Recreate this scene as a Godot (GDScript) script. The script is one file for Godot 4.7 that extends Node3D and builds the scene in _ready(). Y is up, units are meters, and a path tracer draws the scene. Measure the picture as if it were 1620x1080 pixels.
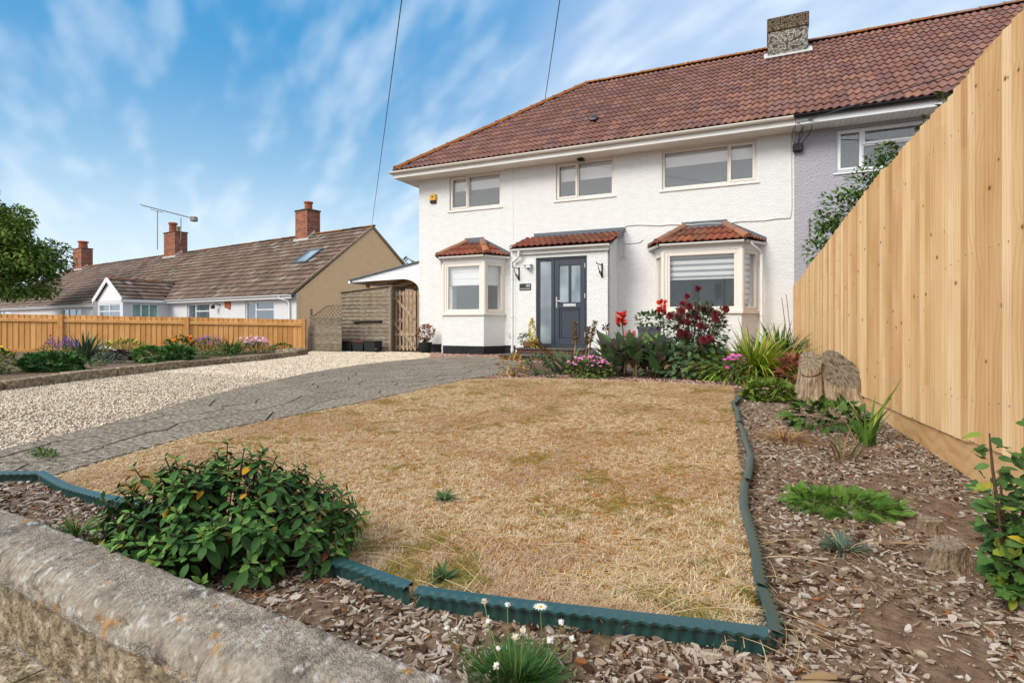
extends Node3D

# ---------------------------------------------------------------- mesh builder
class G:
	var v := PackedVector3Array()
	var n := PackedVector3Array()
	var c := PackedColorArray()
	var uv := PackedVector2Array()
	var ix := PackedInt32Array()
	var t := Transform3D()
	var col := Color.WHITE
	func put(p: Vector3, nn: Vector3, u: Vector2) -> void:
		v.append(t * p)
		n.append((t.basis * nn).normalized())
		uv.append(u)
		c.append(col)
	func flat_uv(p: Vector3, nn: Vector3) -> Vector2:
		var a := nn.abs()
		if a.x > a.y and a.x > a.z:
			return Vector2(p.z, p.y)
		if a.y > a.z:
			return Vector2(p.x, p.z)
		return Vector2(p.x, p.y)
	func poly(pts: Array) -> void: # convex, counterclockwise seen from outside
		var nn := Vector3.ZERO
		for i in range(1, pts.size() - 1):
			nn += (pts[i] - pts[0]).cross(pts[i + 1] - pts[0])
		if nn.length() < 1e-12:
			return
		nn = nn.normalized()
		var b := v.size()
		for p in pts:
			put(p, nn, flat_uv(p, nn))
		for i in range(1, pts.size() - 1):
			ix.append(b); ix.append(b + i + 1); ix.append(b + i)
	func out(pts: Array, centre: Vector3) -> void: # the same, turned to face away from centre
		var m := Vector3.ZERO
		for p in pts:
			m += p
		m /= pts.size()
		var nn := Vector3.ZERO
		for i in range(1, pts.size() - 1):
			nn += (pts[i] - pts[0]).cross(pts[i + 1] - pts[0])
		if nn.dot(m - centre) < 0:
			pts = pts.duplicate()
			pts.reverse()
		poly(pts)
	func box(lo: Vector3, hi: Vector3, bev := 0.0) -> void:
		var ce := (lo + hi) / 2
		var h := (hi - lo).abs() / 2
		bev = minf(bev, minf(h.x, minf(h.y, h.z)) * 0.9)
		if bev <= 0:
			for k in 3:
				for s in [-1.0, 1.0]:
					var q := []
					for w in [[-1, -1], [1, -1], [1, 1], [-1, 1]]:
						var p := Vector3()
						p[k] = s * h[k]
						p[(k + 1) % 3] = w[0] * h[(k + 1) % 3]
						p[(k + 2) % 3] = w[1] * h[(k + 2) % 3]
						q.append(ce + p)
					out(q, ce)
			return
		var at := func(k: int, sg: Vector3) -> Vector3:
			var p := sg * (h - Vector3.ONE * bev)
			p[k] = sg[k] * h[k]
			return ce + p
		for k in 3:
			var a := (k + 1) % 3
			var b2 := (k + 2) % 3
			for s in [-1.0, 1.0]:
				var q := []
				for w in [[-1, -1], [1, -1], [1, 1], [-1, 1]]:
					var sg := Vector3()
					sg[k] = s; sg[a] = w[0]; sg[b2] = w[1]
					q.append(at.call(k, sg))
				out(q, ce)
			for s1 in [-1.0, 1.0]:
				for s2 in [-1.0, 1.0]:
					var q := []
					var sg := Vector3()
					sg[a] = s1; sg[b2] = s2
					sg[k] = -1; q.append(at.call(a, sg))
					sg[k] = 1; q.append(at.call(a, sg)); q.append(at.call(b2, sg))
					sg[k] = -1; q.append(at.call(b2, sg))
					out(q, ce)
		for s1 in [-1.0, 1.0]:
			for s2 in [-1.0, 1.0]:
				for s3 in [-1.0, 1.0]:
					var sg := Vector3(s1, s2, s3)
					out([at.call(0, sg), at.call(1, sg), at.call(2, sg)], ce)
	func bar(a: Vector3, b: Vector3, w: float, h: float, up := Vector3.UP, bev := 0.0) -> void: # a box from a to b
		var keep := t
		var d := (b - a).normalized()
		var side := up.cross(d)
		if side.length() < 1e-4:
			side = Vector3.RIGHT.cross(d)
		side = side.normalized()
		t = t * Transform3D(Basis(side, d.cross(side), d), a)
		box(Vector3(-w / 2, -h / 2, 0), Vector3(w / 2, h / 2, a.distance_to(b)), bev)
		t = keep
	func prism(pts: Array, d: Vector3) -> void: # convex flat polygon pushed along d
		var ce := Vector3.ZERO
		for p in pts:
			ce += p
		ce = ce / pts.size() + d / 2
		var q := []
		for p in pts:
			q.append(p + d)
		out(pts, ce)
		out(q, ce)
		for i in pts.size():
			var j := (i + 1) % pts.size()
			out([pts[i], pts[j], q[j], q[i]], ce)
	func grid(rows: Array, flip := false, cols := []) -> void: # smooth sheet
		var b := v.size()
		var nr := rows.size()
		var nc: int = rows[0].size()
		var keep := col
		for i in nr:
			for j in nc:
				var du: Vector3 = rows[i][mini(j + 1, nc - 1)] - rows[i][maxi(j - 1, 0)]
				var dv: Vector3 = rows[mini(i + 1, nr - 1)][j] - rows[maxi(i - 1, 0)][j]
				var nn := du.cross(dv)
				if flip:
					nn = -nn
				if cols.size():
					col = cols[i][j]
				put(rows[i][j], nn if nn.length() > 1e-12 else Vector3.UP, Vector2(float(j) / maxi(nc - 1, 1), float(i) / maxi(nr - 1, 1)))
		col = keep
		for i in nr - 1:
			for j in nc - 1:
				var p := b + i * nc + j
				for k in ([p, p + nc + 1, p + 1, p, p + nc, p + nc + 1] if not flip else [p, p + 1, p + nc + 1, p, p + nc + 1, p + nc]):
					ix.append(k)
	func tube(pts: Array, rad: Array, seg := 8, caps := true) -> void:
		var rows := []
		var side := Vector3.ZERO
		for i in pts.size():
			var d: Vector3 = (pts[mini(i + 1, pts.size() - 1)] - pts[maxi(i - 1, 0)]).normalized()
			if side == Vector3.ZERO:
				side = d.cross(Vector3.UP if absf(d.y) < 0.9 else Vector3.RIGHT)
			side = (side - d * side.dot(d)).normalized()
			var o := d.cross(side)
			var r: float = rad[mini(i, rad.size() - 1)]
			var row := PackedVector3Array()
			for k in seg + 1:
				var a := TAU * k / seg
				row.append(pts[i] + (side * cos(a) + o * sin(a)) * r)
			rows.append(row)
		grid(rows)
		if caps:
			for e in [0, pts.size() - 1]:
				var q := []
				for k in seg:
					q.append(rows[e][k])
				out(q, pts[1] if e == 0 else pts[pts.size() - 2])
	func lathe(prof: Array, seg := 16, at := Vector3.ZERO) -> void: # Vector2(radius, height) from the bottom up
		var rows := []
		for p in prof:
			var row := PackedVector3Array()
			for k in seg + 1:
				var a := -TAU * k / seg
				row.append(at + Vector3(cos(a) * p.x, p.y, sin(a) * p.x))
			rows.append(row)
		grid(rows)
	func mesh() -> ArrayMesh:
		var a := []
		a.resize(Mesh.ARRAY_MAX)
		a[Mesh.ARRAY_VERTEX] = v
		a[Mesh.ARRAY_NORMAL] = n
		a[Mesh.ARRAY_COLOR] = c
		a[Mesh.ARRAY_TEX_UV] = uv
		a[Mesh.ARRAY_INDEX] = ix
		var m := ArrayMesh.new()
		if v.size():
			m.add_surface_from_arrays(Mesh.PRIMITIVE_TRIANGLES, a)
		return m

# ---------------------------------------------------------------- helpers
var rng := RandomNumberGenerator.new()
var used := {}
var m := {}   # materials
var tx := {}  # textures
var noise := FastNoiseLite.new()

func r(a: float, b: float) -> float:
	return rng.randf_range(a, b)

func numbered(called: String) -> String:
	used[called] = used.get(called, -1) + 1
	return called if used[called] == 0 else "%s_%03d" % [called, used[called]]

func add(parent: Node, called: String, mesh, mat: Material, xf := Transform3D()) -> MeshInstance3D:
	var o := MeshInstance3D.new()
	o.name = numbered(called) if parent == self else called
	o.mesh = mesh.mesh() if mesh is G else mesh
	o.material_override = mat
	o.transform = xf
	parent.add_child(o, true)
	return o

func tag(o: Node, label: String, category := "", group := "") -> Node:
	o.set_meta("label", label)
	if category:
		o.set_meta("category", category)
	if group:
		o.set_meta("group", group)
	return o

func thing(called: String, label: String, category: String, at := Vector3.ZERO, turn := 0.0, group := "") -> Node3D:
	var o := Node3D.new()
	o.name = numbered(called)
	add_child(o)
	o.position = at
	o.rotation.y = turn
	tag(o, label, category, group)
	return o

func structure(called: String, mesh, mat: Material) -> MeshInstance3D:
	var o := add(self, called, mesh, mat)
	o.set_meta("kind", "structure")
	return o

func scatter(parent: Node, called: String, mesh: Mesh, mat: Material, xf: Array, cols: Array, stuff := true) -> MultiMeshInstance3D:
	var mm := MultiMesh.new()
	mm.transform_format = MultiMesh.TRANSFORM_3D
	mm.use_colors = true
	mm.mesh = mesh
	mm.instance_count = xf.size()
	for i in xf.size():
		mm.set_instance_transform(i, xf[i])
		mm.set_instance_color(i, cols[i])
	var o := MultiMeshInstance3D.new()
	o.name = numbered(called) if parent == self else called
	o.multimesh = mm
	o.material_override = mat
	parent.add_child(o, true)
	if stuff:
		o.set_meta("kind", "stuff")
	return o

func lin(a: float, b: float, c: float) -> Color:
	return Color(a, b, c).linear_to_srgb()

func noise_tex(called: String, freq: float, ramp: Array, size := 512, oct := 4, kind := FastNoiseLite.TYPE_SIMPLEX_SMOOTH, sd := 1) -> void:
	var nz := FastNoiseLite.new()
	nz.noise_type = kind
	nz.frequency = freq
	nz.fractal_octaves = oct
	nz.seed = sd
	var t := NoiseTexture2D.new()
	t.width = size
	t.height = size
	t.seamless = true
	t.noise = nz
	if ramp.size():
		var g := Gradient.new()
		g.offsets = PackedFloat32Array(ramp.map(func(p): return p[0]))
		g.colors = PackedColorArray(ramp.map(func(p): return p[1] if p[1] is Color else Color(p[1], p[1], p[1])))
		t.color_ramp = g
	tx[called] = t

# name, linear colour, roughness; options: tex, s (triplanar scale), world, bump, bump_cm, spec, metal, vc, uv (use uvs), back
func mat(called: String, col: Color, rough: float, o := {}) -> StandardMaterial3D:
	var a := StandardMaterial3D.new()
	a.resource_name = called
	a.albedo_color = Color(col.r, col.g, col.b).linear_to_srgb()
	a.roughness = rough
	a.metallic = o.get("metal", 0.0)
	a.metallic_specular = o.get("spec", 0.4)
	if o.has("tex"):
		a.albedo_texture = tx[o.tex]
	if o.has("bump"):
		a.heightmap_enabled = true
		a.heightmap_texture = tx[o.bump]
		a.heightmap_scale = o.get("bump_cm", 1.0)
	if (o.has("tex") or o.has("bump")) and not o.get("uv", false):
		a.uv1_triplanar = true
		a.uv1_world_triplanar = o.get("world", true)
		var s = o.get("s", 1.0)
		a.uv1_scale = s if s is Vector3 else Vector3.ONE * s
		a.uv1_offset = o.get("off", Vector3.ZERO)
	elif o.has("s"):
		a.uv1_scale = Vector3(o.s, o.s, 1) if not o.s is Vector3 else o.s
		a.uv1_offset = o.get("off", Vector3.ZERO)
	if o.get("vc", false):
		a.vertex_color_use_as_albedo = true
	if o.has("back"):
		a.backlight_enabled = true
		a.backlight = Color(o.back, o.back, o.back)
	a.cull_mode = BaseMaterial3D.CULL_DISABLED if o.get("both", false) else BaseMaterial3D.CULL_BACK
	m[called] = a
	return a

func facing(dir: Vector3, nrm: Vector3, at: Vector3, s := 1.0) -> Transform3D: # y along dir, z near nrm
	var y := dir.normalized()
	var x := y.cross(nrm)
	if x.length() < 1e-3:
		x = y.cross(Vector3(0.31, 0.2, 0.9))
	x = x.normalized()
	return Transform3D(Basis(x * s, y * s, x.cross(y) * s), at)

func dir_of(az: float, el: float) -> Vector3:
	return Vector3(cos(az) * cos(el), sin(el), sin(az) * cos(el))

func mixc(a: Color, b: Color, t: float) -> Color:
	return a.lerp(b, clampf(t, 0, 1))

func in_poly(x: float, z: float, poly: PackedVector2Array) -> bool:
	return Geometry2D.is_point_in_polygon(Vector2(x, z), poly)

func sheet(poly: PackedVector2Array, y: float) -> G: # a flat ground sheet
	var g := G.new()
	var tri := Geometry2D.triangulate_polygon(poly)
	for i in range(0, tri.size(), 3):
		var q := []
		for k in 3:
			q.append(Vector3(poly[tri[i + k]].x, y, poly[tri[i + k]].y))
		g.out(q, Vector3(q[0].x, y - 5, q[0].z))
	return g

# ---------------------------------------------------------------- leaves and flowers
func leaf(L: float, W: float, fold := 0.25, droop := 0.2, seg := 4, p := 0.85, wave := 0.0) -> ArrayMesh:
	var g := G.new()
	var rows := []
	for i in seg + 1:
		var t := float(i) / seg
		var w := W * 0.5 * sin(PI * pow(t, p)) + (0.002 * L if i == 0 else 0.0)
		var mid := Vector3(0, L * t, -droop * L * t * t)
		var up := fold * w + wave * W * sin(t * 14.0)
		rows.append(PackedVector3Array([mid + Vector3(-w, 0, up), mid, mid + Vector3(w, 0, up)]))
	g.grid(rows)
	return g.mesh()

func blade(L: float, W: float, bend: float, seg := 5, fold := 0.4) -> ArrayMesh: # grows up along y and bows towards -z
	var g := G.new()
	var rows := []
	var p := Vector3.ZERO
	for i in seg + 1:
		var t := float(i) / seg
		var w := W * 0.5 * (1.0 - pow(t, 2.2)) * (0.75 + 0.5 * minf(t * 3, 0.5))
		rows.append(PackedVector3Array([p + Vector3(-w, 0, fold * w), p, p + Vector3(w, 0, fold * w)]))
		var a := bend * (t + 0.5 / seg)
		p += Vector3(0, cos(a), -sin(a)) * L / seg
	g.grid(rows)
	return g.mesh()

func lobed(L: float, W: float, lobes := 5) -> ArrayMesh: # round lobed leaf, slightly cupped
	var g := G.new()
	var k := lobes * 4
	var c0 := Vector3(0, L * 0.35, -0.06 * L)
	var ring := []
	for i in k:
		var a := TAU * i / k
		var rr := 0.5 + 0.17 * cos(a * lobes)
		if sin(a) < -0.85:
			rr *= 0.45
		ring.append(Vector3(cos(a) * W * rr, L * 0.45 + sin(a) * L * rr, 0.05 * L * sin(a * lobes + 1.0)))
	for i in k:
		g.poly([c0, ring[i], ring[(i + 1) % k]])
	return g.mesh()

func fern(L: float, W: float) -> ArrayMesh: # a feathery leaf cut into narrow leaflets
	var g := G.new()
	for i in 9:
		var t := 0.15 + 0.85 * i / 9.0
		var q := Vector3(0, L * t, -0.25 * L * t * t)
		for s in [-1.0, 1.0]:
			var l := W * 0.5 * sin(PI * pow(t, 0.7)) + 0.06 * W
			var e: Vector3 = q + Vector3(s * l, l * 0.7, 0.12 * l)
			g.poly([q + Vector3(0, -0.02 * L, 0), e, q + Vector3(0, 0.055 * L, 0)])
			var h: Vector3 = q.lerp(e, 0.5)
			g.poly([h, h + Vector3(s * l * 0.15, l * 0.5, 0.05 * l), h + Vector3(s * l * 0.2, 0.01 * L, 0)])
	g.poly([Vector3(-0.01 * L, 0, 0), Vector3(0.01 * L, 0, 0), Vector3(0, L, -0.25 * L)])
	return g.mesh()

func bloom(rad: float, petals: int, rings: int, cup: float, pw := 0.55) -> ArrayMesh: # rings of petals facing +y
	var g := G.new()
	for k in rings:
		var f := 1.0 - float(k) / (rings + 0.6)
		for i in petals:
			var a := TAU * (i + 0.5 * (k % 2)) / petals
			var d := Vector3(cos(a), 0, sin(a))
			var s := Vector3(-sin(a), 0, cos(a)) * rad * f * pw
			var y := rad * (0.16 * k)
			var tip := d * rad * f + Vector3(0, y + rad * cup * (0.5 + 0.6 * k), 0)
			var mid := d * rad * f * 0.6 + Vector3(0, y + rad * cup * 0.2 * (1 + k), 0)
			g.poly([Vector3(0, y, 0), mid + s * 0.8, tip + s * 0.3, tip - s * 0.3, mid - s * 0.8])
	return g.mesh()

# leaves through a mound: centre, radii; returns [transforms, colours]
func mound(n: int, centre: Vector3, rad: Vector3, s0: float, s1: float, ca: Color, cb: Color, upb := 0.5, shell := 0.5) -> Array:
	var xf := []
	var cs := []
	for i in n:
		var d := Vector3(r(-1, 1), r(-1, 1), r(-1, 1))
		while d.length() > 1.0 or d.length() < 0.05:
			d = Vector3(r(-1, 1), r(-1, 1), r(-1, 1))
		var rr := pow(d.length(), 1.0 - shell)
		d = d.normalized()
		rr *= 1.0 + 0.22 * noise.get_noise_3d(centre.x * 40 + d.x * 60, centre.y * 40 + d.y * 60, d.z * 60)
		var p := centre + d * rad * rr
		if p.y < 0.012:
			p.y = r(0.012, 0.04)
		var dir := (d + Vector3(r(-0.7, 0.7), r(-0.4, 0.7), r(-0.7, 0.7)))
		var nrm := Vector3(r(-0.5, 0.5), upb + r(0, 0.8), r(-0.5, 0.5)) + d * 0.6
		xf.append(facing(dir, nrm, p, r(s0, s1)))
		cs.append(mixc(ca, cb, rng.randf()))
	return [xf, cs]

# a low plant: a mound of leaves with stems and, if asked, flowers on top
func plant(called: String, label: String, at: Vector3, rad: Vector3, n: int, lf: Mesh, s0: float, s1: float, ca: Color, cb: Color, fl := {}, category := "plant", group := "") -> Node3D:
	var o := thing(called, label, category, at, 0.0, group)
	if at.x < -9.0:
		rad *= Vector3(0.9, 0.78, 0.9)
	var mo := mound(n, Vector3(0, rad.y * 0.85, 0), rad, s0, s1, ca, cb)
	scatter(o, "foliage", lf, m.leafy, mo[0], mo[1])
	var g := G.new()
	for i in 9:
		var e := Vector3(r(-0.6, 0.6) * rad.x, rad.y * r(0.7, 1.2), r(-0.6, 0.6) * rad.z)
		g.tube([Vector3(r(-0.02, 0.02), -0.01, r(-0.02, 0.02)), e * Vector3(0.5, 0.5, 0.5), e], [0.006, 0.004, 0.003], 5)
	add(o, "stems", g, m.stem)
	if fl.size():
		var gs := G.new()
		for i in fl.n:
			var a := r(0, TAU)
			var q := sqrt(rng.randf())
			var p := Vector3(cos(a) * rad.x * q * 0.95, 0, sin(a) * rad.z * q * 0.95)
			p.y = rad.y * (1.0 + 0.8 * sqrt(maxf(0.0, 1.0 - q * q))) + r(0.0, fl.get("rise", 0.06))
			gs.tube([p * Vector3(0.6, 0.4, 0.6), p], [0.003, 0.002], 4, false)
			if fl.get("spike", 0.0) > 0:
				for k in 7:
					var pk := p + Vector3(r(-0.012, 0.012), fl.spike * k / 7.0, r(-0.012, 0.012))
					fl_put(fl, pk, dir_of(r(0, TAU), r(0, 0.8)))
			else:
				fl_put(fl, p, Vector3(r(-0.5, 0.5), 1, r(-0.2, 0.7)))
		add(o, "flower_stalks", gs, m.stem)
		scatter(o, "flowers", fl.mesh, m.petal, fl.xf, fl.cs)
	return o

func fl_put(fl: Dictionary, p: Vector3, up: Vector3) -> void:
	if not fl.has("xf"):
		fl.xf = []
		fl.cs = []
	fl.xf.append(facing(up, Vector3(r(-1, 1), 0.1, r(-1, 1)), p, r(0.8, 1.2)))
	fl.cs.append(mixc(fl.a, fl.b, rng.randf()))

# a clump of strap leaves
func clump(called: String, label: String, at: Vector3, n: int, L0: float, L1: float, lean: float, spread: float, bl: Array, ca: Color, cb: Color, cd: Color, dry := 0.15) -> Node3D:
	var o := thing(called, label, "plant", at)
	for b in bl:
		var xf := []
		var cs := []
		for i in n / bl.size():
			var a := r(0, TAU)
			var q := sqrt(rng.randf())
			var d := Vector3(cos(a), 0, sin(a))
			var up := (Vector3.UP + d * lean * q * r(0.5, 1.3)).normalized()
			xf.append(facing(up, -d, d * spread * q * r(0.2, 1.0), r(L0, L1)))
			cs.append(cd if rng.randf() < dry else mixc(ca, cb, rng.randf()))
		scatter(o, "leaf_blades", b, m.leafy, xf, cs)
	return o


# ---------------------------------------------------------------- computed textures
func wood_image(w: int, h: int, strips: int) -> ImageTexture:
	var nz := FastNoiseLite.new()
	nz.seed = 5
	nz.frequency = 0.004
	nz.fractal_octaves = 2
	var sw := w / strips
	var data := PackedByteArray()
	data.resize(w * h * 3)
	var knots := []
	for s in strips:
		var kk := []
		for i in rng.randi_range(1, 3):
			kk.append(Vector3(r(0.1, 0.9) * sw, r(0, h), r(3.0, 8.0)))
		knots.append(kk)
	var light := Color(1.0, 0.94, 0.85)
	var dark := Color(0.86, 0.73, 0.58)
	for s in strips:
		var tone := r(0.0, 0.45)
		var fr := r(0.10, 0.24)
		var centre := r(-0.6, 1.6) * sw
		for y in h:
			var wob := nz.get_noise_2d(s * 900.0, y * 1.2) * 16.0
			var broad := nz.get_noise_2d(s * 500.0 + 77.0, y * 0.8) * 0.35
			for x in sw:
				var xx := x + wob
				var kd := 0.0
				for k in knots[s]:
					var ky: float = (y - k.y) * 1.7
					if absf(ky) < 40.0:
						var kx: float = x - k.x
						var e := exp(-(kx * kx + ky * ky) / (k.z * k.z * 5.0))
						xx += e * kx * 0.9
						kd += exp(-(kx * kx + ky * ky * 1.6) / (k.z * k.z))
				var ring := 0.5 + 0.5 * sin(absf(xx - centre) * fr * (1.0 + absf(xx - centre) * 0.006) + wob * 0.2)
				var t := clampf(tone + broad + 0.30 * ring * ring + 0.25 * nz.get_noise_2d((s * 200 + x) * 38.0, y * 1.6), 0, 1)
				var c := light.lerp(dark, t)
				c = c.lerp(Color(0.40, 0.22, 0.11), clampf(kd * 0.95, 0, 0.9))
				var i := (y * w + s * sw + x) * 3
				data[i] = int(c.r * 255)
				data[i + 1] = int(c.g * 255)
				data[i + 2] = int(c.b * 255)
	return ImageTexture.create_from_image(Image.create_from_data(w, h, false, Image.FORMAT_RGB8, data))

func brick_image() -> ImageTexture: # far chimneys only, where a brick is about three pixels
	var im := Image.create(256, 256, false, Image.FORMAT_RGB8)
	im.fill(Color(0.62, 0.55, 0.48))
	for row in 11:
		for k in range(-1, 5):
			var c := Color(0.66, 0.36, 0.24).lerp(Color(0.40, 0.21, 0.15), rng.randf())
			im.fill_rect(Rect2i(k * 58 + (row % 2) * 29, row * 23, 54, 19), c)
	return ImageTexture.create_from_image(im)

func sky_image(w: int, h: int) -> ImageTexture:
	var nz := FastNoiseLite.new()
	nz.seed = 11
	nz.frequency = 1.0
	nz.fractal_octaves = 5
	var im := Image.create(w, h, false, Image.FORMAT_RGBF)
	for j in h:
		var el := PI * (0.5 - (j + 0.5) / h)
		for i in w:
			var az := wrapf(TAU * (i + 0.5) / w, -PI, PI) # 0 looks along -z, positive to the right
			var d := Vector3(sin(az) * cos(el), sin(el), -cos(az) * cos(el))
			var y := maxf(d.y, 0.0)
			# cirrus lies on a high flat layer, drawn out along one wind direction
			var q := Vector3(d.x, 0, d.z) / (y + 0.22)
			var u := q.x * 0.83 + q.z * 0.56
			var v := -q.x * 0.56 + q.z * 0.83
			var wisps := nz.get_noise_3d(u * 0.8 + 3.0, v * 2.6, 0.0)
			var fine := nz.get_noise_3d(u * 2.6, v * 8.0, 7.0)
			var big := nz.get_noise_3d(d.x * 0.9, d.y * 1.6, d.z * 0.9 + 4.0)
			var clear := Color(0.47, 0.65, 0.78).lerp(Color(0.060, 0.275, 0.545), smoothstep(0.02, 0.46, y))
			var veil := Color(0.66, 0.76, 0.84).lerp(Color(0.36, 0.50, 0.71), smoothstep(0.05, 0.5, y))
			# the open blue lies to the left of the house; cloud thickens to the right and behind
			var turn := absf(wrapf(az + 1.02, -PI, PI))
			var cover := smoothstep(0.22, 1.0, turn + 0.35 * big + 0.30 * wisps)
			cover = maxf(cover, 0.85 * smoothstep(0.26, 0.03, y))
			var c := clear.lerp(veil, clampf(cover, 0, 1))
			var cl := smoothstep(-0.22, 0.68, wisps * 0.85 + fine * 0.8)
			c = c.lerp(Color(0.76, 0.83, 0.89), cl * (0.33 + 0.18 * cover))
			var grey := smoothstep(0.05, 0.6, nz.get_noise_3d(u * 0.35, v * 0.8, 21.0)) * cover
			c = c.lerp(Color(0.40, 0.50, 0.66), grey * 0.5)
			c = c.lerp(c * Color(0.66, 0.83, 1.0), smoothstep(0.0, 0.5, d.z) * smoothstep(0.55, 0.25, y)) # unseen low sky tinted bluer, added for the window reflections
			# brighter white added to the unseen sky round the sun, as fill light
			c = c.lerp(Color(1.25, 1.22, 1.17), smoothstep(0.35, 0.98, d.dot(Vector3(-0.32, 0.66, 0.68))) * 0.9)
			im.set_pixel(i, j, c)
	return ImageTexture.create_from_image(im)

# ---------------------------------------------------------------- roof tiles
const TW := 0.3
const GAUGE := 0.34
func tile_mesh(xa: Array, xb: Array, la: float = 0.40, hump := 0.021) -> ArrayMesh: # front and back x of every column
	var g := G.new()
	var f := PackedVector3Array()
	var b := PackedVector3Array()
	var u := PackedVector3Array()
	for i in xa.size():
		var hf := hump * (1.0 - cos(TAU * xa[i] / 0.15))
		var hb := hump * (1.0 - cos(TAU * xb[i] / 0.15))
		f.append(Vector3(xa[i], 0.030 + hf, 0.02))
		b.append(Vector3(xb[i], hb - 0.004, 0.02 - la))
		u.append(Vector3(xa[i], 0.010 + hf * 0.8, 0.018))
	g.grid([f, b])
	for i in xa.size() - 1:
		g.poly([u[i], u[i + 1], f[i + 1], f[i]])
	return g.mesh()

# tiles on a slope: local x along the eave, -z up the slope; left and right edges run from (l0, r0) at the eave to (l1, r1) at slope length S
func tiles(parent: Node, xf: Transform3D, S: float, l0: float, r0: float, l1: float, r1: float, mats: Array, most: int, near: Callable, rest_name := "tile_rows", called := "tile") -> void:
	var whole := tile_mesh(range(11).map(func(k): return k * 0.03), range(11).map(func(k): return k * 0.03))
	var list := []
	for row in int(ceil(S / GAUGE)):
		var s0 := row * GAUGE
		var la := minf(0.40, S - s0)
		if la < 0.06:
			break
		var ea := s0 / S
		var eb := (s0 + la) / S
		var la0 := lerpf(l0, l1, ea); var lb0 := lerpf(l0, l1, eb)
		var ra0 := lerpf(r0, r1, ea); var rb0 := lerpf(r0, r1, eb)
		for k in range(int(floor(minf(la0, lb0) / TW)), int(ceil(maxf(ra0, rb0) / TW))):
			var x0 := k * TW
			if x0 + TW <= la0 + 0.02 or x0 >= ra0 - 0.02:
				continue
			var me := whole
			if x0 < maxf(la0, lb0) or x0 + TW > minf(ra0, rb0) or la < 0.40:
				var xa := []
				var xb := []
				for i in 11:
					xa.append(clampf(i * 0.03, la0 - x0, ra0 - x0))
					xb.append(clampf(i * 0.03, lb0 - x0, maxf(rb0, lb0) - x0))
				me = tile_mesh(xa, xb, la)
			var tf := xf * Transform3D(Basis(Vector3.UP, r(-0.006, 0.006)), Vector3(x0, r(0, 0.004), -s0))
			list.append([near.call(tf.origin), me, tf, mats[rng.randi() % mats.size()]])
	list.sort_custom(func(a, b): return a[0] < b[0])
	var st := {}
	for i in list.size():
		var e = list[i]
		if i < most:
			add(parent, called, e[1], e[3], e[2])
		else:
			if not st.has(e[3]):
				st[e[3]] = SurfaceTool.new()
			st[e[3]].append_from(e[1], 0, e[2])
	if st.size():
		var am := ArrayMesh.new()
		for k in st:
			st[k].commit(am)
			am.surface_set_material(am.get_surface_count() - 1, k)
		var o := MeshInstance3D.new()
		o.name = rest_name
		o.mesh = am
		o.set_meta("kind", "stuff")
		parent.add_child(o, true)

func slope(at: Vector3, angle: float, yaw := 0.0) -> Transform3D: # frame of a roof slope that faces +z before the yaw
	return Transform3D(Basis(Vector3.UP, yaw) * Basis(Vector3(1, 0, 0), Vector3(0, cos(angle), sin(angle)), Vector3(0, -sin(angle), cos(angle))), at)

func ridge_tile(L: float, rad: float) -> ArrayMesh: # half round, along -z, slightly flared
	var g := G.new()
	var rows := []
	for e in [[0.0, 1.0], [0.06, 1.0], [0.07, 0.9], [1.0, 0.86]]:
		var row := PackedVector3Array()
		for k in 9:
			var a := PI * k / 8.0
			row.append(Vector3(cos(a) * rad * e[1], sin(a) * rad * e[1] * 0.8, -L * e[0]))
		rows.append(row)
	g.grid(rows, false)
	g.poly(Array(rows[0]))
	return g.mesh()

func ridge_run(parent: Node, called: String, a: Vector3, b: Vector3, rad: float, L: float, mats: Array) -> void:
	var n := maxi(1, roundi(a.distance_to(b) / L))
	var d := (b - a) / n
	var me := ridge_tile(d.length() * 1.12, rad)
	var z := -d.normalized()
	var x := Vector3.UP.cross(z).normalized()
	for i in n:
		var roll := Basis(z, r(-0.05, 0.05))
		add(parent, called, me, mats[rng.randi() % mats.size()], Transform3D(roll * Basis(x, z.cross(x), z), a + d * i + Vector3(0, r(-0.006, 0.006), 0)))

func gutter(g: G, a: Vector3, b: Vector3, rad: float, outward: Vector3) -> void: # half round channel hung along a line
	var d := b - a
	var rows := []
	for e in [a, b]:
		var row := PackedVector3Array()
		for k in 9:
			var t := PI * k / 8.0
			row.append(e + outward * rad * -cos(t) + Vector3(0, -sin(t) * rad, 0))
		for k in 9:
			var t := PI * (8 - k) / 8.0
			row.append(e + outward * (rad - 0.006) * -cos(t) + Vector3(0, -sin(t) * (rad - 0.006), 0))
		rows.append(row)
	g.grid(rows, outward.cross(d).y < 0)
	var n := int(d.length() / 1.1)
	for i in n:
		var p := a + d * (i + 0.5) / n
		for k in 8:
			var t0 := PI * k / 8.0
			var t1 := PI * (k + 1) / 8.0
			var rr := rad + 0.007
			var w := d.normalized() * 0.02
			var p0 := p + outward * rr * -cos(t0) + Vector3(0, -sin(t0) * rr, 0)
			var p1 := p + outward * rr * -cos(t1) + Vector3(0, -sin(t1) * rr, 0)
			g.out([p0 - w, p1 - w, p1 + w, p0 + w], p)

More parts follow.
